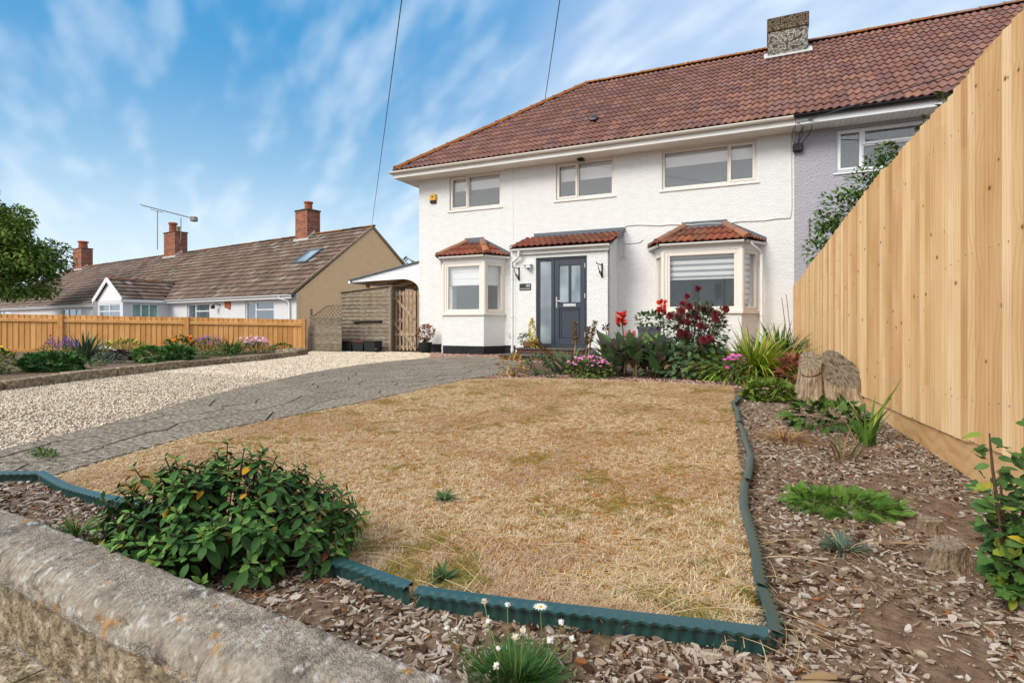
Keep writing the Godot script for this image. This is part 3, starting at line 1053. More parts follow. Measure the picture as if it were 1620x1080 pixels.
func bay(house: Node3D, xa: float, xb: float, ca: float, cb: float, blinds: int) -> void:
	var zf := -12.7
	var plan := [Vector2(ca, FZ), Vector2(xa, zf), Vector2(xb, zf), Vector2(cb, FZ)]
	var grow := func(e: float) -> Array: # the plan moved outwards
		return [Vector2(ca - e * 1.2, FZ), Vector2(xa - e * 0.55, zf + e), Vector2(xb + e * 0.55, zf + e), Vector2(cb + e * 1.2, FZ)]
	var ring := func(g: G, pl: Array, y0: float, y1: float, thick: float) -> void:
		for i in 3:
			var a := Vector3(pl[i].x, y0, pl[i].y)
			var b := Vector3(pl[i + 1].x, y0, pl[i + 1].y)
			var nrm := (b - a).cross(Vector3.UP).normalized()
			g.prism([a, b, b + Vector3(0, y1 - y0, 0), a + Vector3(0, y1 - y0, 0)], -nrm * thick)
	var g := G.new()
	ring.call(g, plan, 0.20, 1.03, 0.14)
	var o := add(house, "bay_window", g, m.render_white)
	var pg := G.new()
	ring.call(pg, grow.call(0.012), -0.05, 0.225, 0.16)
	add(o, "plinth", pg, m.plinth_black)
	if blinds == 1:
		var av := G.new()
		av.box(Vector3(-7.32, 0.13, -12.69), Vector3(-7.10, 0.19, -12.682), 0.003)
		for k in 3:
			av.box(Vector3(-7.31, 0.138 + k * 0.016, -12.683), Vector3(-7.11, 0.146 + k * 0.016, -12.678))
		add(o, "air_vent", av, m.plinth_black)
	var sg := G.new()
	var q: Array = grow.call(0.05)
	sg.prism(q.map(func(e): return Vector3(e.x, 1.03, e.y)), Vector3(0, 0.05, 0))
	add(o, "sill", sg, m.frame_cream)
	var hg := G.new()
	ring.call(hg, grow.call(0.006), 2.40, 2.52, 0.10)
	ring.call(hg, grow.call(0.03), 2.485, 2.53, 0.10)
	add(o, "head_board", hg, m.upvc)
	# three glazed sides
	for i in 3:
		var a := Vector3(plan[i].x, 1.08, plan[i].y)
		var b := Vector3(plan[i + 1].x, 1.08, plan[i + 1].y)
		var d := (b - a).normalized()
		var w := a.distance_to(b)
		var xf := Transform3D(Basis(d, Vector3.UP, d.cross(Vector3.UP)), a)
		var fg := G.new()
		frame_bars(fg, 0.0, w, 0, 1.325, 0.075 if i != 1 else 0.10, -0.08, 0.0)
		var ins := 0.075 if i != 1 else 0.10
		frame_bars(fg, ins - 0.004, w - ins + 0.004, 0.05, 1.285, 0.05, -0.06, 0.018 if i != 1 else -0.012)
		if i == 1: # corner posts
			for e in [0.0, w]:
				fg.tube([Vector3(e, 0, -0.03), Vector3(e, 1.325, -0.03)], [0.055], 8)
		fg.t = xf
		var fg2 := G.new()
		add(o, "window_frame", fg_at(fg, xf), m.frame_cream)
		var pg2 := G.new()
		pg2.t = xf
		for e in [-0.030, -0.048]:
			pg2.box(Vector3(ins + 0.04, 0.09, e - 0.004), Vector3(w - ins - 0.04, 1.245, e))
		add(o, "pane", pg2, m.glass)
		if blinds == 1: # roman blind, a third down
			var bg := G.new()
			bg.t = xf
			for k in 3:
				bg.box(Vector3(ins + 0.03, 1.245 - 0.17 * (k + 1), -0.13 - 0.01 * k), Vector3(w - ins - 0.03, 1.25 - 0.17 * k, -0.12 - 0.01 * k), 0.004)
			add(o, "blind", bg, m.blind)
		else: # striped day and night blind
			var bg := G.new()
			var bb := G.new()
			bg.t = xf
			bb.t = xf
			var low: float = [0.35, 0.80, 0.30][i]
			var y := 1.25
			while y > low:
				bg.box(Vector3(ins + 0.03, y - 0.075, -0.125), Vector3(w - ins - 0.03, y, -0.121))
				bb.box(Vector3(ins + 0.03, y - 0.13, -0.131), Vector3(w - ins - 0.03, y - 0.075, -0.128))
				y -= 0.13
			bg.box(Vector3(ins + 0.03, y - 0.03, -0.135), Vector3(w - ins - 0.03, y, -0.118), 0.004)
			add(o, "blind", bg, m.blind)
			add(o, "blind_band", bb, m.blind_band)
	# tiled hipped roof
	var e0 := 0.12
	var ang := atan2(0.42, 0.72)
	var S := Vector2(0.42, 0.72).length()
	var under := G.new()
	var el := Vector3(xa - 0.16, 2.57, zf + e0); var er := Vector3(xb + 0.16, 2.57, zf + e0)
	var tl := Vector3(xa + 0.34, 2.99, FZ); var tr := Vector3(xb - 0.34, 2.99, FZ)
	var wl := Vector3(ca - 0.14, 2.57, FZ); var wr := Vector3(cb + 0.14, 2.57, FZ)
	var mid := Vector3((xa + xb) / 2, 2.5, FZ - 0.3)
	under.out([el, er, tr, tl], mid)
	under.out([er, wr, tr], mid)
	under.out([el, tl, wl], mid)
	under.out([el, er, wr, wl], mid + Vector3(0, 2, 0))
	add(o, "roof_deck", under, m.roof_under)
	tiles(o, slope(Vector3(0, 2.585, zf + e0), ang), S, xa - 0.14, xb + 0.14, xa + 0.38, xb - 0.38, tile_set("hot"), 40, near_eye)
	for sd in [1.0, -1.0]: # the narrow side slopes
		var c0: Vector3 = er if sd > 0 else el
		var c1: Vector3 = wr if sd > 0 else wl
		var c2: Vector3 = tr if sd > 0 else tl
		var dd: Vector3 = (c1 - c0).normalized() * sd
		var nn: Vector3 = dd.cross(Vector3.UP)
		var w := c0.distance_to(c1)
		var base := c0 if sd > 0 else c1
		var rel := c2 - base
		var along_x := rel.dot(dd)
		var run := absf(rel.dot(nn))
		var an := atan2(rel.y, run)
		var yaw := atan2(nn.x, nn.z)
		tiles(o, slope(base + Vector3(0, 0.015, 0), an, yaw), Vector2(run, rel.y).length(), 0.03, w - 0.03, along_x, along_x + 0.02, tile_set("hot"), 20, near_eye)
	ridge_run(o, "hip_tile", el + Vector3(0.03, 0.05, -0.03), tl + Vector3(0, 0.035, 0.02), 0.105, 0.45, [m.hip0, m.hip1, m.hip2])
	ridge_run(o, "hip_tile", er + Vector3(-0.03, 0.05, -0.03), tr + Vector3(0, 0.035, 0.02), 0.105, 0.45, [m.hip0, m.hip1, m.hip2])
	var lf := G.new() # lead where the tiles meet the wall
	lf.prism([tl + Vector3(-0.02, -0.02, 0), tr + Vector3(0.02, -0.02, 0), tr + Vector3(0.02, 0.15, 0), tl + Vector3(-0.02, 0.15, 0)], Vector3(0, 0, 0.014))
	lf.prism([tl + Vector3(0, 0.02, 0.016), tr + Vector3(0, 0.02, 0.016), tr + Vector3(0, -0.03, 0.13), tl + Vector3(0, -0.03, 0.13)], Vector3(0, 0.012, 0.0))
	lf.prism([tr + Vector3(0.02, 0.112, 0), tr + Vector3(0.02, -0.02, 0), wr + Vector3(0.03, 0.0, 0), wr + Vector3(0.03, 0.12, 0)], Vector3(0, 0, 0.014))
	lf.prism([tl + Vector3(-0.02, 0.112, 0), tl + Vector3(-0.02, -0.02, 0), wl + Vector3(-0.03, 0.0, 0), wl + Vector3(-0.03, 0.12, 0)], Vector3(0, 0, 0.014))
	lf.prism([tr + Vector3(0.01, 0.03, 0.016), tr + Vector3(-0.02, 0.0, 0.12), wr + Vector3(-0.10, 0.055, 0.10), wr + Vector3(0.0, 0.06, 0.016)], Vector3(0, 0.012, 0.0))
	lf.prism([tl + Vector3(-0.01, 0.03, 0.016), tl + Vector3(0.02, 0.0, 0.12), wl + Vector3(0.10, 0.055, 0.10), wl + Vector3(0.0, 0.06, 0.016)], Vector3(0, 0.012, 0.0))
	add(o, "lead_flashing", lf, m.lead)
	var gg := G.new()
	var gp: Array = grow.call(0.11)
	for i in 3:
		var a := Vector3(gp[i].x, 2.565, gp[i].y)
		var b := Vector3(gp[i + 1].x, 2.565, gp[i + 1].y)
		gutter(gg, a, b, 0.05, (b - a).cross(Vector3.UP).normalized())
	add(o, "gutter", gg, m.upvc)

func fg_at(g: G, xf: Transform3D) -> G: # moves a finished mesh
	g.t = Transform3D()
	for i in g.v.size():
		g.v[i] = xf * g.v[i]
		g.n[i] = xf.basis * g.n[i]
	return g

func main_house() -> void:
	var h := thing("semi_detached_house", "white rendered semi-detached house with red tiled roof and grey front door", "house")
	var x0 := -9.05
	var x1 := 0.51
	var W := x1 - x0
	var hole := func(a: float, b: float, y0: float, y1: float) -> Rect2: return Rect2(a - x0, y0, b - a, y1 - y0)
	var g := G.new()
	wall_holes(g, Vector3(x0, 0, FZ), Vector3.RIGHT, W, 4.93, [
		hole.call(-8.04, -6.46, 3.94, 4.87), hole.call(-4.90, -3.41, 3.94, 4.87), hole.call(-2.26, -0.23, 3.94, 4.85),
		hole.call(-7.95, -6.55, 0.95, 2.52), hole.call(-2.22, -0.40, 0.95, 2.52), hole.call(-5.0, -3.85, 0.25, 2.35)], 0.24)
	wall_holes(g, Vector3(x0, 0, FZ - 7.6), Vector3(0, 0, 1), 7.6, 4.93, [], 0.24)
	wall_holes(g, Vector3(x1, 0, FZ - 7.6), Vector3(-1, 0, 0), W, 4.93, [], 0.24)
	g.box(Vector3(x0 + 0.25, 2.62, FZ - 7.3), Vector3(x1 - 0.12, 2.84, FZ - 0.26))
	var wall := add(h, "wall", g, m.render_white)
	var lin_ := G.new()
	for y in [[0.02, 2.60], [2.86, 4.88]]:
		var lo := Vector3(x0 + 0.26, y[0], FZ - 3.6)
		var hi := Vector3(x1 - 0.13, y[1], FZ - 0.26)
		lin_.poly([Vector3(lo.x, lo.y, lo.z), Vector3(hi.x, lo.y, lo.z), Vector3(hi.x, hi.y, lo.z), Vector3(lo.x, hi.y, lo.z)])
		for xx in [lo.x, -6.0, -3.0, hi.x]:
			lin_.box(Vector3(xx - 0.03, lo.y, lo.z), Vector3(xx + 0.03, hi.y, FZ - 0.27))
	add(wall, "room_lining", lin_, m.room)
	var pl := G.new()
	for e in [[x0 - 0.012, -8.20], [-6.34, -5.62], [-3.28, -2.45], [-0.18, x1]]:
		pl = G.new()
		pl.box(Vector3(e[0], -0.05, FZ), Vector3(e[1], 0.235, FZ + 0.014))
		add(h, "plinth", pl, m.plinth_black)
	# upper windows
	var U := func(x: float, y: float) -> Transform3D: return Transform3D(Basis(), Vector3(x, y, FZ - 0.045))
	window(h, "window", U.call(-8.04, 3.94), 1.58, 0.93, [[0.03, 0.56, 0.03, 0.90, true], [0.56, 1.55, 0.03, 0.90, false]], m.frame_cream, m.glass, 0.36)
	window(h, "window", U.call(-4.90, 3.94), 1.49, 0.93, [[0.03, 0.56, 0.03, 0.90, true], [0.56, 1.46, 0.03, 0.90, false]], m.frame_cream, m.glass, 0.42)
	window(h, "window", U.call(-2.26, 3.94), 2.03, 0.91, [[0.03, 1.46, 0.03, 0.88, false], [1.46, 2.0, 0.03, 0.88, true]], m.frame_cream, m.glass, 0.34)
	bay(h, -7.87, -6.65, -8.17, -6.34, 1)
	bay(h, -2.13, -0.51, -2.42, -0.20, 2)
	# porch block, door and canopy
	var p := G.new()
	wall_holes(p, Vector3(-5.60, -0.05, -12.35), Vector3.RIGHT, 2.30, 2.65, [Rect2(0.54, 0.30, 1.27, 2.13)], 0.18)
	p.prism([Vector3(-3.30, -0.05, -12.53), Vector3(-3.30, -0.05, FZ), Vector3(-3.30, 2.92, FZ), Vector3(-3.30, 2.60, -12.53)], Vector3(-0.18, 0, 0))
	p.prism([Vector3(-5.42, -0.05, -12.53), Vector3(-5.42, -0.05, FZ), Vector3(-5.42, 2.92, FZ), Vector3(-5.42, 2.60, -12.53)], Vector3(-0.18, 0, 0))
	p.box(Vector3(-5.58, 2.56, FZ), Vector3(-3.32, 2.60, -12.36))
	var porch := add(h, "porch", p, m.render_white)
	door(h)
	var ang := atan2(0.37, 1.09)
	var can := G.new()
	can.prism([Vector3(-5.70, 2.60, -12.22), Vector3(-3.20, 2.60, -12.22), Vector3(-3.20, 2.98, FZ), Vector3(-5.70, 2.98, FZ)], Vector3(0, 0.03, 0))
	var canopy := add(h, "porch_roof", can, m.roof_under)
	tiles(canopy, slope(Vector3(0, 2.64, -12.21), ang), 1.13, -5.72, -3.18, -5.72, -3.18, tile_set("hot"), 60, near_eye)
	var fb := G.new()
	fb.box(Vector3(-5.66, 2.47, -12.31), Vector3(-3.26, 2.60, -12.285), 0.004)
	add(canopy, "fascia", fb, m.upvc)
	var pg := G.new()
	gutter(pg, Vector3(-5.68, 2.60, -12.225), Vector3(-3.22, 2.60, -12.225), 0.05, Vector3(0, 0, 1))
	add(canopy, "gutter", pg, m.upvc)
	var lf := G.new()
	lf.box(Vector3(-5.50, 3.0, FZ), Vector3(-3.16, 3.13, FZ + 0.014))
	lf.prism([Vector3(-3.14, 3.03, FZ), Vector3(-3.14, 3.13, FZ), Vector3(-3.14, 2.83, -12.6), Vector3(-3.14, 2.76, -12.6)], Vector3(0.012, 0, 0))
	lf.prism([Vector3(-5.50, 3.02, FZ + 0.016), Vector3(-3.16, 3.02, FZ + 0.016), Vector3(-3.16, 2.99, FZ + 0.14), Vector3(-5.50, 2.99, FZ + 0.14)], Vector3(0, 0.012, 0))
	add(canopy, "lead_flashing", lf, m.lead)
	downpipe(h, "downpipe", [Vector3(-5.45, 2.55, -12.22), Vector3(-5.45, 2.44, -12.22), Vector3(-5.55, 2.36, -12.25), Vector3(-5.66, 2.30, -12.29), Vector3(-5.66, 2.20, -12.30), Vector3(-5.66, 0.02, -12.30)], 0.034, m.upvc)
	downpipe(h, "downpipe", [Vector3(-7.98, 2.52, -12.75), Vector3(-7.98, 2.42, -12.76), Vector3(-7.98, 2.34, -12.82), Vector3(-7.98, 2.2, -12.86), Vector3(-7.98, 0.0, -12.86)], 0.034, m.upvc)
	downpipe(h, "downpipe", [Vector3(-0.33, 2.54, -12.70), Vector3(-0.30, 2.46, -12.70), Vector3(-0.17, 2.36, -12.92), Vector3(-0.13, 2.26, -13.0), Vector3(-0.12, 0.02, -13.0)], 0.034, m.upvc)
	# main roof
	var y_e := 5.08
	var z_e := -12.76
	var rise := 3.34
	var run := 4.36
	var ang2 := atan2(rise, run)
	var S := Vector2(rise, run).length()
	var xl := -9.56
	var hx := -5.28
	var zr := z_e - run
	var deck := G.new()
	var A := Vector3(xl, y_e - 0.03, z_e); var B := Vector3(x1, y_e - 0.03, z_e); var C := Vector3(x1, y_e + rise - 0.03, zr); var D := Vector3(hx, y_e + rise - 0.03, zr)
	var E := Vector3(xl, y_e - 0.03, zr - run); var F := Vector3(x1, y_e - 0.03, zr - run)
	deck.poly([A, B, C, D])
	deck.poly([F, E, D, C])
	deck.poly([E, A, D])
	deck.poly([A, E, F, B])
	var roof := add(h, "roof", deck, m.roof_under)
	tiles(roof, slope(Vector3(0, y_e, z_e), ang2), S, xl + 0.03, x1, hx, x1, tile_set("tile"), 300, near_eye, "far_tiles")
	var side := slope(Vector3(xl, y_e, 0), ang2, -PI / 2)
	tiles(roof, side, S, z_e - 2 * run + 0.05, z_e - 0.05, zr - 0.05, zr + 0.05, tile_set("tile"), 0, near_eye, "side_tiles")
	ridge_run(roof, "hip_tile", A + Vector3(0.06, 0.06, -0.02), D + Vector3(0, 0.05, 0), 0.14, 0.42, [m.ridge0, m.ridge1, m.ridge2])
	ridge_run(roof, "ridge_tile", D + Vector3(0, 0.055, 0), C + Vector3(0, 0.055, 0), 0.12, 0.45, [m.ridge0, m.ridge1, m.ridge2])
	var vt := G.new()
	vt.t = slope(Vector3(-4.09, y_e, z_e), ang2) * Transform3D(Basis(), Vector3(0, 0.04, -1.55))
	vt.box(Vector3(-0.10, 0, -0.12), Vector3(0.10, 0.10, 0.10), 0.03)
	add(roof, "roof_vent", vt, m.black_plastic)
	# eaves
	var so := G.new()
	so.box(Vector3(xl + 0.03, 4.885, -12.80), Vector3(x1, 4.915, FZ - 0.02))
	so.box(Vector3(xl + 0.03, 4.885, FZ - 7.6), Vector3(x0 + 0.02, 4.914, FZ))
	add(h, "soffit", so, m.soffit_cream)
	var fa := G.new()
	fa.box(Vector3(xl + 0.03, 4.875, -12.80), Vector3(x1, 5.03, -12.775), 0.004)
	fa.box(Vector3(xl, 4.875, FZ - 7.6), Vector3(xl + 0.028, 5.03, -12.78), 0.004)
	add(h, "fascia", fa, m.upvc)
	var gu := G.new()
	gutter(gu, Vector3(xl - 0.06, 5.045, -12.715), Vector3(x1 - 0.02, 5.045, -12.715), 0.06, Vector3(0, 0, 1))
	gutter(gu, Vector3(xl - 0.055, 5.045, FZ - 7.6), Vector3(xl - 0.055, 5.045, -12.70), 0.06, Vector3(-1, 0, 0))
	add(h, "gutter", gu, m.upvc_aged)
	# small fixtures on the wall
	var sk := G.new()
	sk.box(Vector3(-6.20, 0.44, FZ), Vector3(-6.09, 0.58, FZ + 0.05), 0.012)
	add(h, "outdoor_socket", sk, m.silver)
	var vb := G.new()
	frame_bars(vb, -3.19, -3.09, 1.02, 1.14, 0.018, FZ, FZ + 0.02, 0.003)
	add(h, "air_brick", vb, m.silver)
	var fl := G.new()
	fl.box(Vector3(-4.28, 4.83, FZ + 0.02), Vector3(-4.12, 4.87, FZ + 0.20), 0.01)
	fl.box(Vector3(-4.22, 4.86, FZ + 0.08), Vector3(-4.18, 4.89, FZ + 0.14))
	add(h, "floodlight", fl, m.black_plastic)
	var se := G.new() # joint between the old wall and the extension
	se.box(Vector3(-6.10, 0.24, FZ), Vector3(-6.085, 4.88, FZ + 0.006))
	add(h, "movement_joint", se, m.upvc_aged)
	var cb := G.new() # telephone cable clipped along the wall
	var pts := []
	for i in 15:
		var t := i / 14.0
		pts.append(Vector3(lerpf(0.43, -3.06, t), 3.07 + 0.10 * t - 0.05 * sin(t * PI) + 0.012 * sin(i * 2.1), FZ + 0.012))
	pts.append_array([Vector3(-3.13, 3.14, FZ + 0.012), Vector3(-3.15, 3.0, FZ + 0.012), Vector3(-3.16, 2.42, FZ + 0.012)])
	cb.tube(pts, [0.011], 6)
	cb.tube([Vector3(0.43, 3.07, FZ + 0.012), Vector3(0.46, 3.3, FZ + 0.012), Vector3(0.45, 4.86, FZ + 0.012)], [0.009], 6)
	cb.tube([Vector3(-3.15, 2.72, FZ + 0.012), Vector3(-2.78, 2.74, FZ + 0.012), Vector3(-2.70, 2.80, FZ + 0.012)], [0.008], 6)
	cb.box(Vector3(-3.22, 2.38, FZ), Vector3(-3.12, 2.43, FZ + 0.03))
	add(h, "telephone_cable", cb, m.cable_white)
	# things fixed to the wall
	var al := thing("alarm_box", "yellow burglar alarm box high on the white wall", "alarm box", Vector3(-8.56, 4.19, FZ))
	var ag := G.new()
	ag.box(Vector3(-0.10, 0.07, 0.0), Vector3(0.10, 0.25, 0.07), 0.015)
	add(al, "cover", ag, m.yellow_box)
	ag = G.new()
	ag.box(Vector3(-0.095, 0.0, 0.0), Vector3(0.095, 0.068, 0.06), 0.012)
	ag.box(Vector3(-0.03, 0.15, 0.069), Vector3(0.03, 0.19, 0.073))
	add(al, "base", ag, m.black_plastic)
	var sgn := thing("house_number_sign", "dark slate house number plaque on the wall left of the door", "sign", Vector3(-5.335, 1.695, -12.35))
	ag = G.new()
	ag.box(Vector3(-0.15, -0.08, 0), Vector3(0.15, 0.08, 0.014), 0.003)
	add(sgn, "plaque", ag, m.slate)
	var tm := TextMesh.new()
	tm.text = "44"
	var sf := SystemFont.new()
	sf.font_names = PackedStringArray(["Droid Sans"])
	tm.font = sf
	tm.font_size = 64
	tm.pixel_size = 0.0016
	tm.depth = 0.003
	add(sgn, "number", tm, m.lettering, Transform3D(Basis(), Vector3(0.075, 0.028, 0.0155)))
	ag = G.new()
	var cx := -0.125
	while cx < 0.12: # a line of lettering too small to read
		var w := r(0.006, 0.016)
		ag.box(Vector3(cx, -0.052, 0.014), Vector3(cx + w, -0.052 + r(0.012, 0.020), 0.0155))
		cx += w + r(0.003, 0.008)
	add(sgn, "small_lettering", ag, m.lettering)
	for k in 2:
		var b := thing("hanging_basket_bracket", ["black scroll basket bracket left of the front door", "black scroll basket bracket right of the front door"][k], "bracket", Vector3([-5.50, -3.43][k], 2.02, -12.35), 0.0, "basket brackets")
		var bg := G.new()
		bg.box(Vector3(-0.018, -0.17, 0.0), Vector3(0.018, 0.16, 0.012), 0.003)
		bg.tube([Vector3(0, 0.12, 0.01), Vector3(-0.03, 0.125, 0.20), Vector3(-0.05, 0.14, 0.27), Vector3(-0.05, 0.17, 0.28)], [0.011], 6)
		var sp := []
		for i in 14:
			var a := i * 0.42
			sp.append(Vector3(-0.012 - 0.002 * i, -0.13 + 0.07 * sin(a) * (1.0 - i * 0.03) + i * 0.011, 0.09 - 0.07 * cos(a) * (1.0 - i * 0.03)))
		bg.tube(sp, [0.010], 6)
		bg.tube([Vector3(-0.01, -0.14, 0.02), Vector3(-0.02, -0.06, 0.13), Vector3(-0.04, 0.10, 0.21)], [0.010], 6)
		add(b, "scrollwork", bg, m.iron)
	var cm := thing("security_camera", "white dome security camera under the porch gutter left of the door", "security camera", Vector3(-5.24, 2.20, -12.35))
	ag = G.new()
	ag.box(Vector3(-0.13, 0.0, 0.0), Vector3(0.10, 0.055, 0.12), 0.02)
	ag.lathe([Vector2(0.0, -0.06), Vector2(0.05, -0.045), Vector2(0.062, -0.01), Vector2(0.06, 0.02), Vector2(0.03, 0.04)], 14, Vector3(0.02, -0.04, 0.08))
	add(cm, "housing", ag, m.upvc_white)
	ag = G.new()
	ag.lathe([Vector2(0.0, -0.032), Vector2(0.024, -0.022), Vector2(0.03, 0.0), Vector2(0.0, 0.02)], 12, Vector3(0.03, -0.065, 0.125))
	add(cm, "lens", ag, m.black_plastic)
	# doorsteps
	var st := thing("front_steps", "two brick front steps with dark stone treads below the grey door", "steps")
	for s in [[-5.30, -3.7, -11.75, 0.125, 0.25], [-5.45, -3.5, -11.15, 0.0, 0.125]]:
		var sg := G.new()
		sg.box(Vector3(s[0] - 0.03, s[4] - 0.04, -12.345), Vector3(s[1] + 0.03, s[4], s[2] + 0.03), 0.012)
		add(st, "tread", sg, m.step_top)
		var core := G.new()
		core.box(Vector3(s[0] + 0.01, s[3] - 0.05, -12.345), Vector3(s[1] - 0.01, s[4] - 0.041, s[2] - 0.012))
		add(st, "step_core", core, m.mortar)
		var n := 8
		for i in n:
			var bg := G.new()
			var bw: float = (s[1] - s[0]) / n
			bg.box(Vector3(s[0] + i * bw + 0.005, s[3] + 0.004, s[2] - 0.09), Vector3(s[0] + (i + 1) * bw - 0.005, s[4] - 0.045, s[2]), 0.005)
			add(st, "brick", bg, m["step_brick%d" % (rng.randi() % 2)])
		for i in 3:
			var bg := G.new()
			bg.box(Vector3(s[0], s[3] + 0.004, s[2] - 0.10 - (i + 1) * 0.22), Vector3(s[0] + 0.09, s[4] - 0.045, s[2] - 0.10 - i * 0.22), 0.005)
			add(st, "brick", bg, m["step_brick%d" % (rng.randi() % 2)])

func door(h: Node3D) -> void:
	var z := -12.43
	var y0 := 0.25
	var y1 := 2.38
	var g := G.new()
	g.t = Transform3D(Basis(), Vector3(-5.06, y0, z))
	var H := y1 - y0
	frame_bars(g, 0, 1.27, 0, H, 0.055, -0.05, 0.04)
	g.box(Vector3(0.40, 0.05, -0.05), Vector3(0.455, H - 0.05, 0.041), 0.006)
	frame_bars(g, 0.05, 0.405, 0.05, H - 0.05, 0.035, -0.04, 0.030)
	var o := add(h, "front_door", g, m.door_grey)
	tag(o, "dark grey panelled front door with frosted glass and a tall side light")
	var lf := G.new()
	lf.t = g.t
	var a := 0.46
	var b := 1.21
	lf.box(Vector3(a, 0.06, -0.03), Vector3(a + 0.115, H - 0.06, 0.034), 0.005)
	lf.box(Vector3(b - 0.115, 0.06, -0.03), Vector3(b, H - 0.06, 0.034), 0.005)
	for e in [[0.06, 0.20], [0.92, 1.06], [H - 0.20, H - 0.06]]:
		lf.box(Vector3(a + 0.113, e[0], -0.029), Vector3(b - 0.113, e[1], 0.033), 0.005)
	lf.box(Vector3(0.805, 1.058, -0.029), Vector3(0.865, H - 0.198, 0.033), 0.005)
	lf.box(Vector3(a + 0.11, 0.19, -0.02), Vector3(b - 0.11, 0.93, 0.012))
	frame_bars(lf, a + 0.135, b - 0.135, 0.225, 0.895, 0.03, 0.0, 0.026, 0.008)
	add(o, "door_leaf", lf, m.door_grey)
	for e in [[0.08, 0.375, 0.08, H - 0.08], [a + 0.113, 0.807, 1.058, H - 0.198], [0.863, b - 0.113, 1.058, H - 0.198]]:
		var pg := G.new()
		pg.t = g.t
		pg.box(Vector3(e[0], e[2], -0.012), Vector3(e[1], e[3], 0.008))
		add(o, "pane", pg, m.frosted)
	var hd := G.new()
	hd.t = g.t
	hd.box(Vector3(a + 0.035, 0.93, 0.034), Vector3(a + 0.07, 1.19, 0.042), 0.003)
	hd.tube([Vector3(a + 0.052, 1.09, 0.04), Vector3(a + 0.052, 1.09, 0.085), Vector3(a + 0.10, 1.09, 0.09), Vector3(a + 0.17, 1.088, 0.088)], [0.010], 8)
	add(o, "handle", hd, m.chrome)
	var lb := G.new()
	lb.t = g.t
	lb.box(Vector3(0.68, 0.955, 0.034), Vector3(0.99, 1.025, 0.046), 0.006)
	lb.box(Vector3(0.71, 0.972, 0.045), Vector3(0.96, 1.008, 0.051), 0.005)
	add(o, "letter_box", lb, m.silver)
	for y in [0.25, 1.15, 1.85]:
		var hg := G.new()
		hg.t = g.t
		hg.tube([Vector3(1.213, y, 0.05), Vector3(1.213, y + 0.11, 0.05)], [0.012], 8)
		add(o, "hinge", hg, m.silver)
	var th := G.new()
	th.t = g.t
	th.box(Vector3(-0.02, -0.035, -0.05), Vector3(1.29, 0.0, 0.12), 0.006)
	add(o, "threshold", th, m.door_grey)

